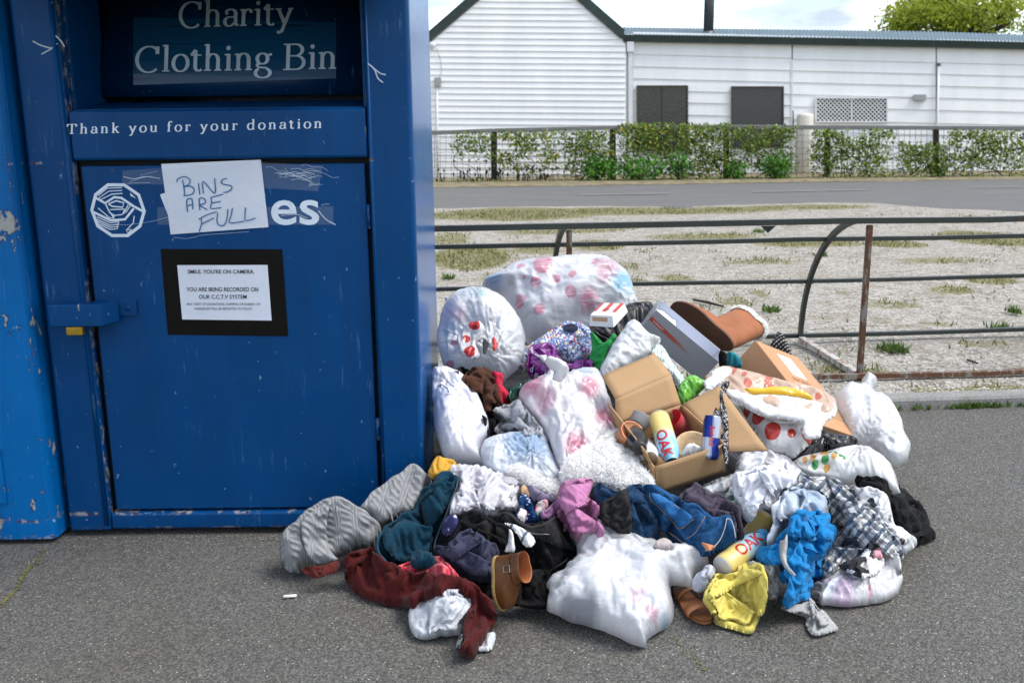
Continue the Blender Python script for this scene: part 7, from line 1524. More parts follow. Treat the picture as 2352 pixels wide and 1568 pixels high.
soft('plaid_shirt', 'navy, black and white plaid shirt sprawled over the right side', 'shirt', zm('Y5', [(1108, 60), (1118, -20), (1200, 15), (1330, 15), (1410, 40), (1500, 78), (1570, 130), (1625, 200), (1705, 270), (1805, 360), (1905, 460), (1965, 540), (2005, 640), (2015, 735), (1900, 728), (1880, 690), (1840, 640), (1760, 640), (1650, 690), (1570, 735), (1480, 790), (1390, 870), (1320, 910), (1290, 860), (1300, 770), (1360, 680), (1410, 600), (1450, 510), (1420, 440), (1355, 440), (1385, 380), (1365, 310), (1335, 220), (1325, 140), (1230, 105)]), plaid('navy_plaid', (.56, .57, .58), PL, 2.9, .75), H=.045, R=26, rest=(1.2, 1.12), ang=.7, freq=5.5, cam_w=.55, n0=.012, group=GAR, layers=3)
soft('plaid_sleeve', None, None, zm('Y5', [(1205, 1030), (1235, 950), (1290, 930), (1310, 970), (1300, 1060), (1280, 1120), (1215, 1112), (1198, 1080)]), plaid('dark_plaid', (.10, .10, .11), [('X', 0, .3, (.01, .01, .012), .8), ('Y', 0, .3, (.01, .01, .012), .8), ('X', .5, .06, (.5, .5, .5), .8), ('Y', .5, .06, (.5, .5, .5), .8)], 4.5, .2), H=.012, R=10, parent=bpy.data.objects['plaid_shirt'], cam_w=.5, step=2.6, fold=0)
soft('cream_top', 'twisted off-white top beside the yellow top', 'top', zm('Y5', [(640, 790), (700, 755), (760, 775), (860, 790), (950, 775), (960, 890), (1005, 970), (970, 1060), (870, 1092), (815, 1060), (830, 880)]), cloth('cream_jersey', (.44, .43, .42)), H=.035, R=22, rest=(1.3, 1.15), freq=7, ang=.4, cam_w=.5, group=GAR)
soft('grey_sock', 'pale grey sock trailing onto the asphalt below the blue shirt', 'sock', zm('Y5', [(955, 1150), (1060, 1118), (1180, 1075), (1235, 1105), (1265, 1150), (1350, 1230), (1452, 1345), (1385, 1372), (1320, 1397), (1220, 1397), (1168, 1310), (1158, 1240), (1060, 1212), (1000, 1192)]), cloth('grey_rib', (.34, .34, .34), rib=14), H=.022, R=16, rest=(1.16, 1.06), ang=.7, cam_w=.35, group=GAR)
m_bl = cloth('azure_cotton', (.006, .17, .42))
bs = soft('blue_shirt', 'crumpled bright blue shirt with grey trim, next to the plaid shirt', 'shirt', zm('Y5', [(738, 700), (790, 645), (900, 632), (935, 620), (900, 600), (930, 530), (1010, 460), (1040, 380), (1130, 330), (1260, 318), (1385, 368), (1375, 440), (1440, 490), (1420, 580), (1370, 660), (1310, 760), (1300, 870), (1230, 935), (1215, 1020), (1190, 1085), (1090, 1115), (1005, 1168), (955, 1125), (990, 1050), (1005, 980), (930, 900), (935, 790), (830, 795), (750, 765)]), m_bl, H=.06, R=34, rest=(1.3, 1.16), ang=1.0, freq=5.5, cam_w=.55, n0=.015, group=GAR, layers=3)
soft('grey_trim', None, None, zm('Y5', [(940, 580), (975, 560), (1000, 520), (1010, 600), (1000, 700), (1010, 780), (1080, 870), (1060, 880), (990, 820), (950, 740), (938, 660)]), cloth('trim_grey', (.36, .35, .34)), H=.010, R=8, parent=bs, hfblur=1, flat=4, step=2.6, cam_w=.6, fold=0)
# ---------------------------------------------------------------- lower middle
soft('purple_grey_jumper', 'mauve grey jumper behind the jeans', 'jumper', zm('Z8', [(930, 1050), (1040, 950), (1130, 935), (1210, 1005), (1350, 1035), (1450, 1105), (1505, 1150), (1525, 1250), (1560, 1410), (1490, 1460), (1430, 1330), (1350, 1260), (1250, 1300), (1150, 1250), (1060, 1170), (980, 1130)]), cloth('mauve_grey', (.062, .05, .073)), H=.05, R=30, rest=(1.18, 1.1), freq=4.5, ang=.5, cam_w=.5, group=GAR)
# fluffy white throw
fl1 = soft('fluffy_throw', 'fluffy white fleece throw in front of the open carton', 'throw', [(1290, 1095), (1300, 1068), (1330, 1042), (1360, 1030), (1385, 1014), (1410, 1000), (1436, 998), (1443, 1026), (1456, 1055), (1472, 1080), (1492, 1100), (1500, 1122), (1470, 1122), (1430, 1128), (1395, 1118), (1365, 1112), (1330, 1118), (1300, 1112)], M_PLUSH, H=.07, R=45, rest=(1.1, 1.1), Y=2.68, tilt=.2, cam_w=.55, step=2.2, fold=.3, layers=0)
fl2 = soft('fluffy_sleeve', None, None, zm('Z7', [(955, 1125), (1050, 1105), (1170, 1155), (1290, 1225), (1445, 1265), (1440, 1360), (1400, 1378), (1250, 1335), (1100, 1265), (965, 1195)]), M_PLUSH, H=.04, R=16, rest=(1.06, 1.04), parent=fl1, Y=2.66, tilt=.2, cam_w=.55, fold=.3)
for o_, nh, sd in ((fl1, 42000, 1), (fl2, 14000, 2)):
    me = o_.data; V_ = np.array([v.co[:] for v in me.vertices]); nrm = np.array([v.normal[:] for v in me.vertices]); r = np.random.default_rng(sd); i = r.integers(0, len(V_), nh); clump = fbm(V_[i, 0] * 55, V_[i, 1] * 55, V_[i, 2] * 55, 2); pts = V_[i] + r.normal(0, .003, (nh, 3)); nn2 = nrm[i]; tcv = CAM - pts; sgn = np.sign((nn2 * tcv).sum(1, keepdims=True)); nn2 = nn2 * np.where(sgn == 0, 1, sgn)
    nn2 = nn2 + .8 * np.stack([fbm(pts[:, 0] * 40, pts[:, 1] * 40, 1, 2), fbm(pts[:, 0] * 40, pts[:, 2] * 40, 7, 2), fbm(pts[:, 1] * 40, pts[:, 2] * 40, 3, 2)], 1)
    fz = fuzz('pile', pts, nn2, .0075, M_PLUSH, o_, sd + 30, .0008, .7)
    me.vertices.foreach_set('co', (V_ + (nrm * np.where((nrm * (CAM - V_)).sum(1, keepdims=True) < 0, -1, 1)) * (.0035 * fbm(V_[:, 0] * 70, V_[:, 1] * 70, V_[:, 2] * 70, 3))[:, None]).ravel()); me.update()
m_navy = cloth('navy_fleece', (.004, .028, .075))
soft('navy_trousers', 'navy tracksuit trousers between the black denim and the jeans', 'trousers', zm('Z8', [(105, 1060), (150, 935), (210, 930), (320, 1000), (450, 960), (560, 935), (620, 1010), (650, 1130), (710, 1240), (755, 1370), (700, 1480), (590, 1450), (480, 1400), (360, 1350), (200, 1250)]), m_navy, H=.055, R=35, rest=(1.16, 1.1), ang=.6, freq=4, cam_w=.5, group=GAR)
soft('black_denim', 'faded black denim leg beside the pink fleece', 'trousers', zm('Z8', [(155, 1115), (300, 1030), (420, 965), (455, 1030), (475, 1150), (485, 1340), (440, 1395), (340, 1375), (190, 1280), (155, 1180)]), denim('black_denim', (.005, .005, .0055)), H=.03, R=24, rest=(1.16, 1.12), freq=5, cam_w=.5, hfblur=2, group=GAR, layers=0)
jn = soft('blue_jeans', 'blue denim jeans with orange stitching under the open carton', 'jeans', [(1475, 1124), (1504, 1120), (1533, 1133), (1552, 1145), (1576, 1159), (1600, 1163), (1624, 1183), (1640, 1194), (1662, 1188), (1676, 1190), (1686, 1203), (1691, 1239), (1672, 1256), (1648, 1270), (1625, 1279), (1607, 1279), (1586, 1270), (1560, 1255), (1532, 1229), (1517, 1212), (1502, 1190), (1486, 1160)], denim('blue_denim', (.004, .04, .11)), H=.055, R=34, rest=(1.08, 1.06), freq=5, n0=.008, cam_w=.5, group=GAR, fold=.3, layers=0)
def on_top(x, y, lift=.002):
    q = ray_hits(np.array([float(x)]), np.array([float(y)]), HF)[0]; return atY(x, y, q - lift * 2.5)
def seam(name, pts, r_, m, parent, tag_='D', dens=4):
    P2 = smooth_poly(zm(tag_, pts), dens); Q = ray_hits(P2[:, 0], P2[:, 1], HF); Q = np.convolve(np.pad(Q, 2, 'edge'), np.ones(5) / 5, 'valid'); return tube(name, atY(P2[:, 0], P2[:, 1], Q - .008), r_, m, parent, 5)
M_STITCH = simple('orange_thread', (.40, .24, .10), .8); M_WELT = simple('pale_denim_edge', (.42, .44, .46), .8)
for pts in ([(650, 990), (665, 1060), (740, 1130), (850, 1240), (945, 1335), (1075, 1240)], [(945, 1335), (1070, 1255)], [(1000, 1430), (1080, 1380), (1140, 1290), (1185, 1210)], [(840, 1370), (960, 1460), (1060, 1540)], [(735, 1000), (830, 1060), (960, 1150), (1070, 1235)]): seam('stitching', pts, .0006, M_STITCH, jn, 'Z8')
seam('waistband_edge', [(1390, 1235), (1370, 1330), (1330, 1430), (1270, 1500), (1180, 1545)], .0012, M_WELT, jn, 'Z8'); seam('waistband_edge', [(1390, 1232), (1430, 1250), (1455, 1310), (1475, 1420)], .0012, M_WELT, jn, 'Z8')
soft('leather_patch', None, None, zm('Z8', [(1145, 1472), (1200, 1480), (1285, 1508), (1250, 1535), (1205, 1552)]), simple('leather_patch', (.42, .17, .07), .6), H=.003, R=6, parent=jn, hfblur=1, flat=4, step=2.6, cam_w=.6, fold=0)
soft('back_pocket', None, None, zm('Z8', [(665, 1000), (730, 1005), (830, 1060), (960, 1150), (1065, 1240), (945, 1325), (850, 1235), (745, 1125), (680, 1060)]), denim('pocket_denim', (.007, .065, .18)), H=.005, R=8, rest=(1.02, 1.02), n0=.002, parent=jn, hfblur=1, flat=5, cam_w=.6, fold=0)
# pale sweatshirt and left slope
soft('mustard_cloth', 'mustard yellow cloth at the bin corner', 'cloth', zm('Z7', [(180, 1140), (228, 1040), (290, 1012), (350, 1040), (425, 1048), (470, 1095), (400, 1150), (350, 1200), (235, 1230), (185, 1190)]), cloth('mustard_fleece', (.50, .27, .035)), H=.05, R=22, rest=(1.16, 1.1), Y=2.74, tilt=.12, cam_w=.6, group=GAR)
sw = soft('pale_sweatshirt', 'pale grey hooded sweatshirt left of the fluffy throw', 'sweatshirt', zm('Y3', [(400, 160), (440, 88), (560, 88), (700, 108), (850, 128), (980, 188), (1060, 186), (1150, 230), (1192, 310), (1185, 370), (1155, 460), (1198, 520), (1175, 562), (1050, 592), (960, 604), (900, 635), (760, 595), (600, 588), (540, 615), (425, 590), (470, 440), (495, 370), (500, 270), (405, 215)]), cloth('pale_grey_fleece', (.52, .51, .545), heather=.15), H=.07, R=40, rest=(1.3, 1.2), freq=4.2, ang=.3, Y=2.66, tilt=.2, cam_w=.6, n0=.016, group=GAR)
soft('hood_opening', None, None, zm('Y3', [(985, 200), (1060, 190), (1140, 225), (1165, 265), (1120, 280), (1030, 262), (990, 235)]), cloth('hood_inside', (.36, .35, .38)), H=.006, R=10, parent=sw, hfblur=1, flat=4, step=2.6, cam_w=.6, fold=0)
soft('peach_fleece', 'scrap of peach fleece below the fluffy sleeve', 'cloth', zm('Y3', [(1185, 300), (1230, 290), (1275, 360), (1270, 420), (1210, 410), (1185, 370)]), cloth('peach', (.55, .34, .20)), H=.02, R=10, cam_w=.5, step=2.6)
soft('lilac_leggings', 'lilac grey leggings under the fluffy sleeve', 'leggings', zm('Y3', [(1262, 305), (1330, 298), (1420, 365), (1535, 400), (1540, 450), (1440, 470), (1330, 460), (1285, 405)]), cloth('lilac_grey', (.20, .17, .25)), H=.025, R=16, cam_w=.5, group=GAR)
soft('daisy_dress', 'navy dress with small white flowers and a care label', 'dress', zm('Y3', [(1155, 455), (1190, 392), (1265, 418), (1315, 500), (1335, 570), (1390, 640), (1370, 690), (1290, 700), (1220, 690), (1150, 640), (1120, 600), (1180, 545)]), floral('daisy_print', (.008, .035, .12), [((.55, .58, .65), 2.0, .5), ((.03, .12, .3), 1.4, .5)], 9, th=.3), H=.03, R=18, rest=(1.14, 1.1), cam_w=.5, group=GAR)
soft('care_label', None, None, zm('Y3', [(1140, 618), (1165, 570), (1185, 528), (1250, 568), (1240, 630), (1215, 692), (1175, 650)]), simple('satin_label', (.55, .48, .52), .5), H=.004, R=8, parent=bpy.data.objects['daisy_dress'], step=2.6, cam_w=.6, fold=0)
soft('pink_green_toy', 'small pink and mint soft toy by the pink fleece', 'toy', zm('Y3', [(1330, 560), (1345, 500), (1380, 465), (1420, 450), (1465, 455), (1475, 510), (1440, 560), (1390, 610), (1345, 620)]), floral('toy_felt', (.60, .30, .34), [((.25, .48, .38), .6, .5), ((.7, .6, .55), 1, .3)], 8, th=.6), H=.03, R=14, cam_w=.55, step=2.6)
soft('mauve_top', 'mauve top showing behind the pink fleece', 'top', zm('Y3', [(1388, 575), (1450, 545), (1510, 490), (1570, 440), (1600, 480), (1600, 600), (1550, 650), (1430, 660), (1398, 625)]), cloth('mauve', (.27, .13, .25)), H=.03, R=18, cam_w=.5, group=GAR)
m_knit = knit('grey_cable_knit', (.30, .305, .315), .25)
cd = soft('cable_knit_cardigan', 'chunky light grey cable knit cardigan at the left end of the heap', 'cardigan', zm('Y1', [(1000, 590), (1060, 500), (1130, 450), (1220, 400), (1290, 330), (1390, 290), (1430, 230), (1510, 180), (1600, 220), (1700, 300), (1715, 350), (1650, 430), (1570, 530), (1515, 670), (1400, 690), (1320, 745), (1200, 802), (1120, 762), (1030, 695), (930, 645)]), m_knit, H=.085, R=42, rest=(1.05, 1.05), n0=.010, Y=2.72, tilt=.16, cam_w=.6, freq=2.5, group=GAR, fold=.3, layers=0)
soft('sleeve', 'folded chunky cable knit sleeve lying on the asphalt', None, zm('Y1', [(103, 1050), (130, 940), (220, 840), (330, 720), (450, 640), (560, 570), (640, 538), (740, 540), (830, 580), (900, 640), (1010, 690), (1090, 770), (1190, 850), (1150, 930), (1085, 1050), (990, 1045), (850, 1105), (720, 1145), (620, 1195), (480, 1225), (420, 1245), (330, 1292), (280, 1327), (190, 1282), (118, 1200)]), knit('grey_cable_knit_sleeve', (.30, .305, .315), -.1), H=.115, R=62, rest=(1.04, 1.04), n0=.010, Y=2.62, tilt=.06, cam_w=.62, freq=2.2, parent=cd, fold=.3)
soft('ribbed_band', None, None, zm('Y1', [(340, 740), (450, 640), (560, 572), (640, 545), (620, 640), (605, 760), (600, 900), (620, 1020), (690, 1120), (720, 1150), (620, 1200), (520, 1210), (420, 1140), (350, 1000), (330, 860)]), knit('rib_knit', (.32, .325, .335), .15, 1.0), H=.014, R=16, rest=(1.02, 1.02), n0=.002, parent=cd, hfblur=1, flat=8, cam_w=.62, fold=.3)
m_teal = cloth('teal_fleece', (.001, .030, .055))
th_ = soft('teal_hoodie', 'dark teal zip hoodie draped in front of the cable knit cardigan', 'hoodie', zm('Y1', [(1175, 865), (1290, 780), (1380, 690), (1490, 668), (1560, 545), (1650, 430), (1700, 380), (1760, 290), (1810, 256), (1900, 275), (1950, 305), (2005, 283), (1992, 380), (1945, 480), (1895, 640), (1835, 800), (1765, 900), (1740, 1070), (1700, 1190), (1520, 1270), (1330, 1250), (1230, 1180), (1148, 1080), (1128, 970)]), m_teal, H=.075, R=36, rest=(1.12, 1.06), ang=-.9, freq=3.5, cam_w=.55, group=GAR, layers=3)
seam('zip', [(2000, 290), (1975, 400), (1925, 520), (1870, 680), (1800, 840), (1755, 960), (1740, 1060)], .003, simple('dark_zip', (.01, .03, .045), .5), th_, 'Y1')
seam('hem', [(1180, 865), (1140, 960), (1150, 1070), (1230, 1180), (1330, 1250)], .004, simple('teal_hem', (.004, .055, .09), .9), th_, 'Y1')
soft('patterned_sock', 'pink and blue patterned sock beside the teal hoodie', 'sock', zm('Y1', [(1825, 850), (1850, 760), (1900, 705), (1980, 705), (2000, 770), (1960, 860), (1900, 910), (1840, 900)]), floral('sock_print', (.05, .05, .14), [((.5, .12, .26), .7, .5), ((.55, .6, .7), 1.2, .5)], 7), H=.03, R=14, rest=(1.1, 1.1), cam_w=.5, step=2.6)
soft('black_knit', 'black knitted top below the pale sweatshirt', 'top', zm('Y3', [(395, 890), (470, 800), (540, 680), (640, 578), (740, 578), (840, 640), (870, 700), (780, 760), (680, 800), (560, 850), (460, 900)]), M_BLACK, H=.04, R=24, rest=(1.16, 1.1), cam_w=.5, group=GAR)
soft('charcoal_shirt', 'charcoal shirt with folded cuff in the lower middle', 'shirt', zm('Y3', [(640, 770), (760, 690), (860, 648), (930, 690), (1010, 690), (1080, 760), (1150, 860), (1240, 940), (1100, 980), (960, 960), (860, 905), (770, 830)]), M_BLACK2, H=.035, R=24, rest=(1.2, 1.12), freq=5, cam_w=.5, group=GAR)
M_BJ = denim('black_jeans', (.0025, .0025, .003))
bj = soft('black_jeans', 'black jeans with open waistband and zip in the lower middle', 'jeans', zm('Y3', [(945, 600), (1010, 563), (1090, 600), (1180, 680), (1300, 720), (1440, 690), (1560, 608), (1595, 680), (1700, 830), (1790, 1000), (1720, 1130), (1610, 1200), (1500, 1310), (1480, 1450), (1470, 1590), (1380, 1600), (1300, 1560), (1270, 1400), (1290, 1290), (1310, 1220), (1290, 1150), (1260, 1040), (1230, 970), (1300, 900), (1240, 850), (1100, 745), (975, 685)]), M_BJ, H=.055, R=38, rest=(1.14, 1.1), freq=4, cam_w=.5, Y=None, group=GAR, layers=3)
seam('waistband', [(950, 610), (1000, 575), (1090, 610), (1170, 680), (1290, 730), (1430, 700), (1550, 620)], .005, simple('black_band', (.016, .016, .017), .9), bj, 'Y3'); seam('zip', [(1200, 760), (1300, 790), (1400, 800), (1490, 800)], .002, simple('zip_metal', (.1, .1, .1), .4, .5), bj, 'Y3')
soft('striped_cloth', 'white cloth with navy stripe on the black jeans', 'cloth', zm('Y3', [(1005, 690), (1100, 698), (1190, 740), (1285, 800), (1342, 890), (1270, 952), (1200, 905), (1145, 810), (1080, 740)]), plaid('pale_stripe', (.62, .63, .62), [('X', .1, .16, (.03, .06, .14), .9), ('X', .5, .05, (.3, .4, .5), .6), ('Y', .3, .04, (.5, .55, .45), .6)], 2.6, .6), H=.018, R=14, rest=(1.1, 1.06), cam_w=.55, group=GAR)
soft('lace_cloth', 'narrow white lace cloth above the brown ankle boot', 'cloth', zm('Y3', [(1060, 755), (1085, 770), (1112, 850), (1118, 990), (1070, 1000), (1008, 985), (1050, 880)]), simple('lace', (.6, .6, .6), .9, bump=.6, bscale=60), H=.012, R=10, rest=(1.15, 1.05), cam_w=.55, step=2.6)
soft('black_skirt', 'black skirt crumpled on the asphalt under the brown ankle boot', 'skirt', [(1085, 1340), (1120, 1322), (1180, 1316), (1250, 1310), (1268, 1350), (1262, 1390), (1225, 1400), (1180, 1392), (1130, 1378), (1098, 1360)], M_BLACK, H=.008, R=18, rest=(1.1, 1.1), cam_w=.3, layers=0, hmax=.01, group=GAR)
soft('slate_fleece', 'slate blue fleece bundled left of the brown ankle boot', 'fleece', zm('Y2', [(1122, 290), (1180, 262), (1290, 248), (1400, 130), (1480, 88), (1590, 108), (1670, 180), (1740, 230), (1812, 270), (1825, 330), (1805, 420), (1775, 560), (1745, 625), (1620, 625), (1520, 610), (1400, 545), (1290, 440), (1200, 365)]), cloth('slate', (.036, .038, .072)), H=.07, R=36, rest=(1.2, 1.12), freq=4, cam_w=.5, n0=.014, group=GAR)
soft('red_tartan', 'bright red tartan cloth between teal bundle and maroon cardigan', 'cloth', zm('Y2', [(712, 467), (790, 430), (880, 388), (1000, 378), (1150, 358), (1240, 388), (1330, 480), (1425, 615), (1300, 620), (1100, 600), (850, 590), (770, 520)]), plaid('tartan', (.52, .03, .055), [('X', 0, .3, (.62, .14, .16), .8), ('Y', 0, .3, (.62, .14, .16), .6), ('X', .5, .08, (.36, .012, .03), .7)], 5, .2), H=.035, R=22, rest=(1.16, 1.1), cam_w=.5, group=GAR)
soft('teal_bundle', 'rolled dark teal sleeve on the red tartan cloth', 'cloth', zm('Y1', [(1487, 1125), (1520, 1085), (1590, 1072), (1700, 1098), (1758, 1180), (1722, 1245), (1590, 1275), (1498, 1232)]), m_teal, H=.04, R=18, rest=(1.14, 1.1), cam_w=.5, group=GAR)
soft('maroon_scrap', 'flat maroon sleeve end under the cable knit cardigan', 'cloth', zm('Y1', [(330, 1262), (430, 1240), (560, 1225), (700, 1180), (740, 1220), (720, 1290), (600, 1330), (470, 1368), (420, 1340), (345, 1300)]), cloth('maroon_flat', (.085, .012, .010)), H=.012, R=12, rest=(1.08, 1.05), cam_w=.3, group=GAR)
gs_ = soft('grey_sweatshirt', 'light grey marl sweatshirt at the front edge under the maroon cardigan', 'sweatshirt', zm('Y2', [(858, 980), (878, 885), (920, 848), (1000, 828), (1100, 798), (1260, 742), (1430, 736), (1560, 850), (1500, 960), (1460, 1080), (1440, 1172), (1310, 1195), (1200, 1195), (1080, 1235), (960, 1220), (900, 1165), (868, 1080)]), cloth('grey_marl', (.50, .52, .56), heather=.2), H=.085, R=46, rest=(1.1, 1.06), freq=3, cam_w=.5, Y=None, flat=30, group=GAR, fold=.3, layers=1)
soft('cuff', None, None, zm('Y2', [(1358, 1305), (1400, 1210), (1440, 1170), (1600, 1180), (1700, 1185), (1780, 1165), (1775, 1280), (1722, 1352), (1580, 1355), (1400, 1325)]), cloth('grey_marl_cuff', (.50, .52, .55)), H=.025, R=14, rest=(1.1, 1.06), cam_w=.4, parent=gs_)
m_mar = cloth('maroon_knit', (.055, .0035, .0035), rib=10, rot=.3, sheen=.05)
soft('maroon_cardigan', 'long maroon knit cardigan curling across the front of the heap', 'cardigan', zm('Y2', [(158, 425), (220, 340), (340, 270), (480, 288), (560, 350), (640, 430), (720, 482), (780, 532), (850, 562), (950, 546), (1100, 556), (1300, 586), (1450, 628), (1560, 678), (1680, 768), (1762, 860), (1798, 950), (1784, 1060), (1722, 1162), (1662, 1262), (1612, 1332), (1565, 1432), (1480, 1445), (1392, 1402), (1400, 1340), (1440, 1270), (1428, 1150), (1465, 960), (1535, 855), (1440, 760), (1250, 755), (1080, 808), (970, 838), (900, 905), (650, 875), (420, 805), (255, 705), (190, 605), (198, 510)]), m_mar, H=.075, R=34, rest=(1.12, 1.10), ang=.2, freq=5, cam_w=.5, n0=.012, flat=20, group=GAR, layers=0)
soft('pink_fleece', 'dusty pink fleece jumper with ribbed cuff over the big front bag', 'jumper', zm('Y3', [(1555, 440), (1600, 300), (1700, 250), (1860, 233), (1948, 228), (1938, 330), (1905, 420), (1985, 480), (2022, 570), (2000, 640), (2035, 710), (2072, 812), (1985, 856), (1910, 892), (1840, 855), (1740, 868), (1660, 805), (1625, 690), (1575, 620), (1585, 540)]), cloth('dusty_pink', (.42, .165, .31), sheen=.1), H=.055, R=32, rest=(1.2, 1.12), ang=.4, freq=4.5, cam_w=.55, n0=.012, group=GAR)
# big front bag
m = film('front_bag_film', (.75, .76, .79), trans=.28, wr=.6, patches=patch_of('Y4', [(560, 1190, 170, (.20, .22, .26), .7), (380, 1160, 100, (.22, .24, .28), .65), (1120, 1150, 80, (.60, .36, .45), .7), (1260, 1260, 70, (.58, .28, .36), .7), (1430, 1290, 60, (.22, .42, .62), .7)]))
fb_ = soft('front_white_bag', 'large white plastic bag lying on the asphalt at the front of the heap', 'bag', zm('Y4', [(440, 320), (560, 238), (740, 196), (960, 285), (1180, 365), (1340, 428), (1480, 438), (1640, 450), (1780, 510), (1860, 535), (1872, 640), (1800, 695), (1720, 745), (1690, 880), (1620, 845), (1490, 830), (1475, 900), (1502, 1080), (1455, 1250), (1230, 1395), (1212, 1485), (1060, 1455), (900, 1375), (760, 1315), (560, 1255), (370, 1205), (250, 1135), (148, 1078), (180, 920), (142, 880), (180, 800), (300, 740), (340, 668), (430, 600), (478, 530), (468, 420)]), m,
          H=.125, R=70, rest=(1.10, 1.09), Y=2.40, tilt=.165, closed=True, back=.5, n0=.010, freq=4, cam_w=.62, knots=[(*z1('Y4', 1850, 600), .008, 80, 7), (*z1('Y4', 170, 880), .010, 60, 7), (*z1('Y4', 830, 960), .006, 60, 6), (*z1('Y4', 1200, 1400), .008, 60, 6)], group=BAG)
soft('sock_bundle', 'bundle of pale grey socks at the mouth of the big front bag', 'socks', zm('Y4', [(1695, 800), (1720, 740), (1790, 690), (1840, 620), (1900, 612), (1945, 660), (1930, 730), (1880, 800), (1860, 850), (1790, 905), (1720, 890)]), cloth('sock_rib', (.46, .47, .54), rib=22), H=.03, R=14, rest=(1.2, 1.12), freq=8, cam_w=.5, step=2.6, group=GAR)
soft('canvas_shoe', 'toe of a pale canvas shoe between the jeans and the big front bag', 'shoe', zm('Y4', [(1290, 410), (1340, 360), (1400, 342), (1470, 370), (1495, 430), (1420, 450), (1330, 440)]), cloth('canvas', (.46, .40, .39)), H=.025, R=14, rest=(1.02, 1.02), n0=.001, cam_w=.5, step=2.6, fold=0)
# yellow top
soft('yellow_shirt', 'pale yellow top spread on the asphalt beside the sandal', 'top', zm('Y5', [(272, 1102), (282, 1040), (310, 980), (365, 900), (470, 880), (580, 830), (640, 800), (745, 792), (812, 840), (828, 1000), (814, 1180), (772, 1240), (742, 1310), (692, 1388), (560, 1362), (430, 1322), (375, 1300), (350, 1232), (312, 1162)]), cloth('lemon_jersey', (.62, .52, .12), sheen=.1), H=.045, R=30, rest=(1.18, 1.14), freq=5, cam_w=.4, n0=.012, group=GAR)
milk_bottle('yellow flavoured milk bottle with blue cap lying on the yellow top', (1658, 1302), (1742, 1240), 2.36, 2.46, -.25, cap=True, text_dir=1, tz=.05, second=False, xd=(.2, -1, .8))
milk_bottle('yellow flavoured milk bottle with clear base up, behind the capped one', (1762, 1178), (1722, 1240), 2.62, 2.60, 2.6, cap=False, text_dir=1, tz=.09, second=False, xd=(.3, -1, .6))
# brown ankle boot
M_LEATH = simple('brown_leather', (.115, .041, .010), .38, var=.25, scale=16, bump=.2, bscale=60); M_CREPE = simple('crepe_sole', (.40, .26, .085), .7, var=.2, scale=60, bump=.4, bscale=120); M_LININ = simple('orange_leather_lining', (.32, .105, .035), .7); M_BUCK = simple('buckle_metal', (.35, .32, .26), .35, .8)
t_ = atY(1158, 1400, 2.272); h_ = atY(1143, 1276, 2.33); s_ = atY(1204, 1298, 2.255); WM, WLn, WH = two_axis(t_, h_, s_, .16)
bb = thing('brown_ankle_boot', t_, 'brown leather buckle ankle boot standing on its toe at the front', 'boot'); L = WLn; wb, wh = L * .21, L * .16
v, f = boot_loft([(-.009, -.01 * L, L * 1.01, wb * 1.05, wh * 1.08), (-.001, -.012 * L, L * 1.015, wb * 1.07, wh * 1.1), (.001, -.012 * L, L * 1.012, wb * 1.06, wh * 1.09)]); f = f + [tuple(range(30))[::-1], tuple(60 + k for k in range(30))]; mesh_obj('sole', put(WM, v), f, M_CREPE, bb, bevel=.0015)
seamv, sf_ = boot_loft([(.001, -.006 * L, L * 1.0, wb * 1.03, wh * 1.06), (.0035, -.004 * L, L * .995, wb * 1.0, wh * 1.03)]); mesh_obj('welt', put(WM, seamv), sf_, M_CREPE, bb, smooth=True)
sc = WH / .09
v, f = boot_loft([(.002, 0, L * .985, wb * .97, wh), (.018 * sc, .0, L * .99, wb * .97, wh), (.030 * sc, .005 * L, L * .95, wb * .93, wh), (.040 * sc, .005 * L, L * .82, wb * .88, wh), (.050 * sc, .0, L * .68, wb * .82, wh), (.062 * sc, .0, L * .57, wb * .76, wh * .98), (.078 * sc, -.005 * L, L * .53, wb * .78, wh * 1.02), (WH, -.02 * L, L * .56, wb * .86, wh * 1.1), (WH + .002, -.018 * L, L * .555, wb * .84, wh * 1.08), (WH - .002, -.008 * L, L * .54, wb * .79, wh * 1.02), (.05 * sc, .03 * L, L * .5, wb * .6, wh * .8), (.03 * sc, .1 * L, L * .45, wb * .3, wh * .4)])
mesh_obj('upper', put(WM, v), f, None, bb, smooth=True, mats=[M_LEATH, M_LININ], fmat=[0 if k < 8 * 30 else 1 for k in range(len(f))])
sv, sf2 = boot_loft([(.048 * sc, -.012 * L, L * .72, wb * .90, wh * 1.1), (.060 * sc, -.014 * L, L * .60, wb * .88, wh * 1.1)]); mesh_obj('strap', put(WM, sv), sf2, M_LEATH, bb, smooth=True)
bk = MB(); q = [(.20 * L, -wh * 1.22, .044 * sc), (.20 * L, -wh * 1.22, .066 * sc), (.32 * L, -wh * 1.26, .066 * sc), (.32 * L, -wh * 1.26, .044 * sc), (.20 * L, -wh * 1.22, .044 * sc)]
bk.tube(put(WM, q), .0014, 6); bk.build('buckle', M_BUCK, bb)
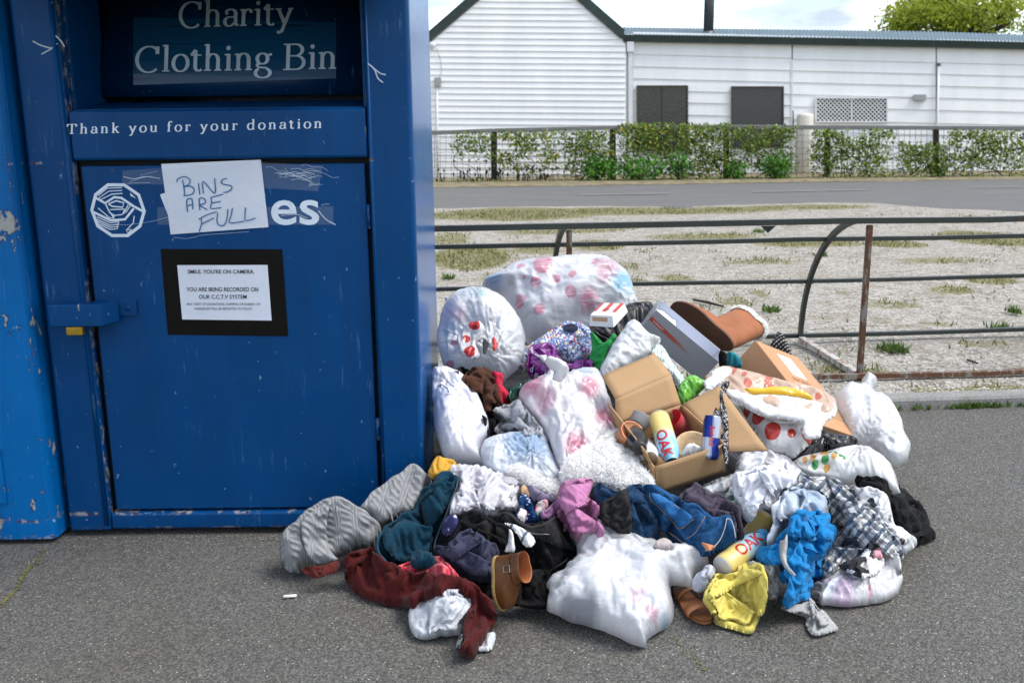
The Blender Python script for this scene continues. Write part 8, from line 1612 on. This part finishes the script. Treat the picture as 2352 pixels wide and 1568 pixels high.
# sandal
T_, H_ = atZ(1624, 1436, .0)[:2], atZ(1553, 1352, .0)[:2]; dx_ = np.array([*(T_ - H_), 0]); SL = np.linalg.norm(dx_); SMx = np.eye(4); SMx[:3, 0] = dx_ / SL; SMx[:3, 2] = (0, 0, 1); SMx[:3, 1] = np.cross((0, 0, 1), dx_ / SL); SMx[:3, 3] = (*H_, .003)
sn = thing('tan_sandal', (*H_, 0), 'tan leather sandal with two straps beside the big front bag', 'sandal'); M_SAND = simple('tan_leather', (.34, .13, .052), .5, var=.12, scale=20); M_SANDS = simple('tan_sole_edge', (.30, .11, .045), .6)
wb, wh = SL * .185, SL * .135
v, f = boot_loft([(0, 0, SL, wb, wh), (.008, 0, SL, wb, wh)]); f = f + [tuple(range(30))[::-1]]; mesh_obj('sole', put(SMx, v), f, M_SANDS, sn, bevel=.001)
v, f = boot_loft([(.0082, .003, SL - .003, wb * .97, wh * .97)]); mesh_obj('footbed', put(SMx, v), [tuple(range(30))], M_SAND, sn)
def strap(name, x0, x1, hgt, wd, arc0=0, arc1=math.pi, fwd=0.0):
    V = []; n = 18
    for k in range(n):
        a = arc0 + (arc1 - arc0) * k / (n - 1)
        for xx in (x0, x1): V.append((xx + fwd * math.sin(a), wd * math.cos(a), .007 + hgt * math.sin(a)))
    Fc = [(2 * k, 2 * k + 1, 2 * k + 3, 2 * k + 2) for k in range(n - 1)]; o = mesh_obj(name, put(SMx, V), Fc, M_SAND, sn, smooth=True); s3 = o.modifiers.new('s', 'SOLIDIFY'); s3.thickness = .0022; return o
strap('toe_strap', SL * .70, SL * .85, .024, wb * .98); strap('ankle_strap', SL * .34, SL * .41, .040, wh * 1.05, fwd=.02); strap('ankle_strap', SL * .01, SL * .06, .045, wh * .9, fwd=-.012)

# grit on the asphalt, thicker along the bin foot
r = np.random.default_rng(99); n = 900; X = np.concatenate([r.uniform(-1.5, 1.8, 500), r.uniform(-1.4, -.3, 400)]); Yg = np.concatenate([1.7 + r.random(500) ** .7 * 2.3, 2.86 - np.abs(r.normal(0, .05, 400))]); ang_ = r.uniform(0, 6.28, n); sz = r.uniform(.0012, .0035, n)
V = np.stack([X[:, None] + sz[:, None] * (tmplV[None, :, 0] * np.cos(ang_)[:, None] - tmplV[None, :, 1] * np.sin(ang_)[:, None]), Yg[:, None] + sz[:, None] * (tmplV[None, :, 0] * np.sin(ang_)[:, None] + tmplV[None, :, 1] * np.cos(ang_)[:, None]), -.001 + sz[:, None] * tmplV[None, :, 2]], 2).reshape(-1, 3)
Fs = (np.array(tmplF)[None] + (np.arange(n) * 5)[:, None, None]).reshape(-1, 3); tag(mesh_obj('grit', V, Fs, simple('grit_stone', (.22, .20, .17), .9, var=.6, scale=40)), 'loose grit scattered on the asphalt', 'grit', kind='stuff')
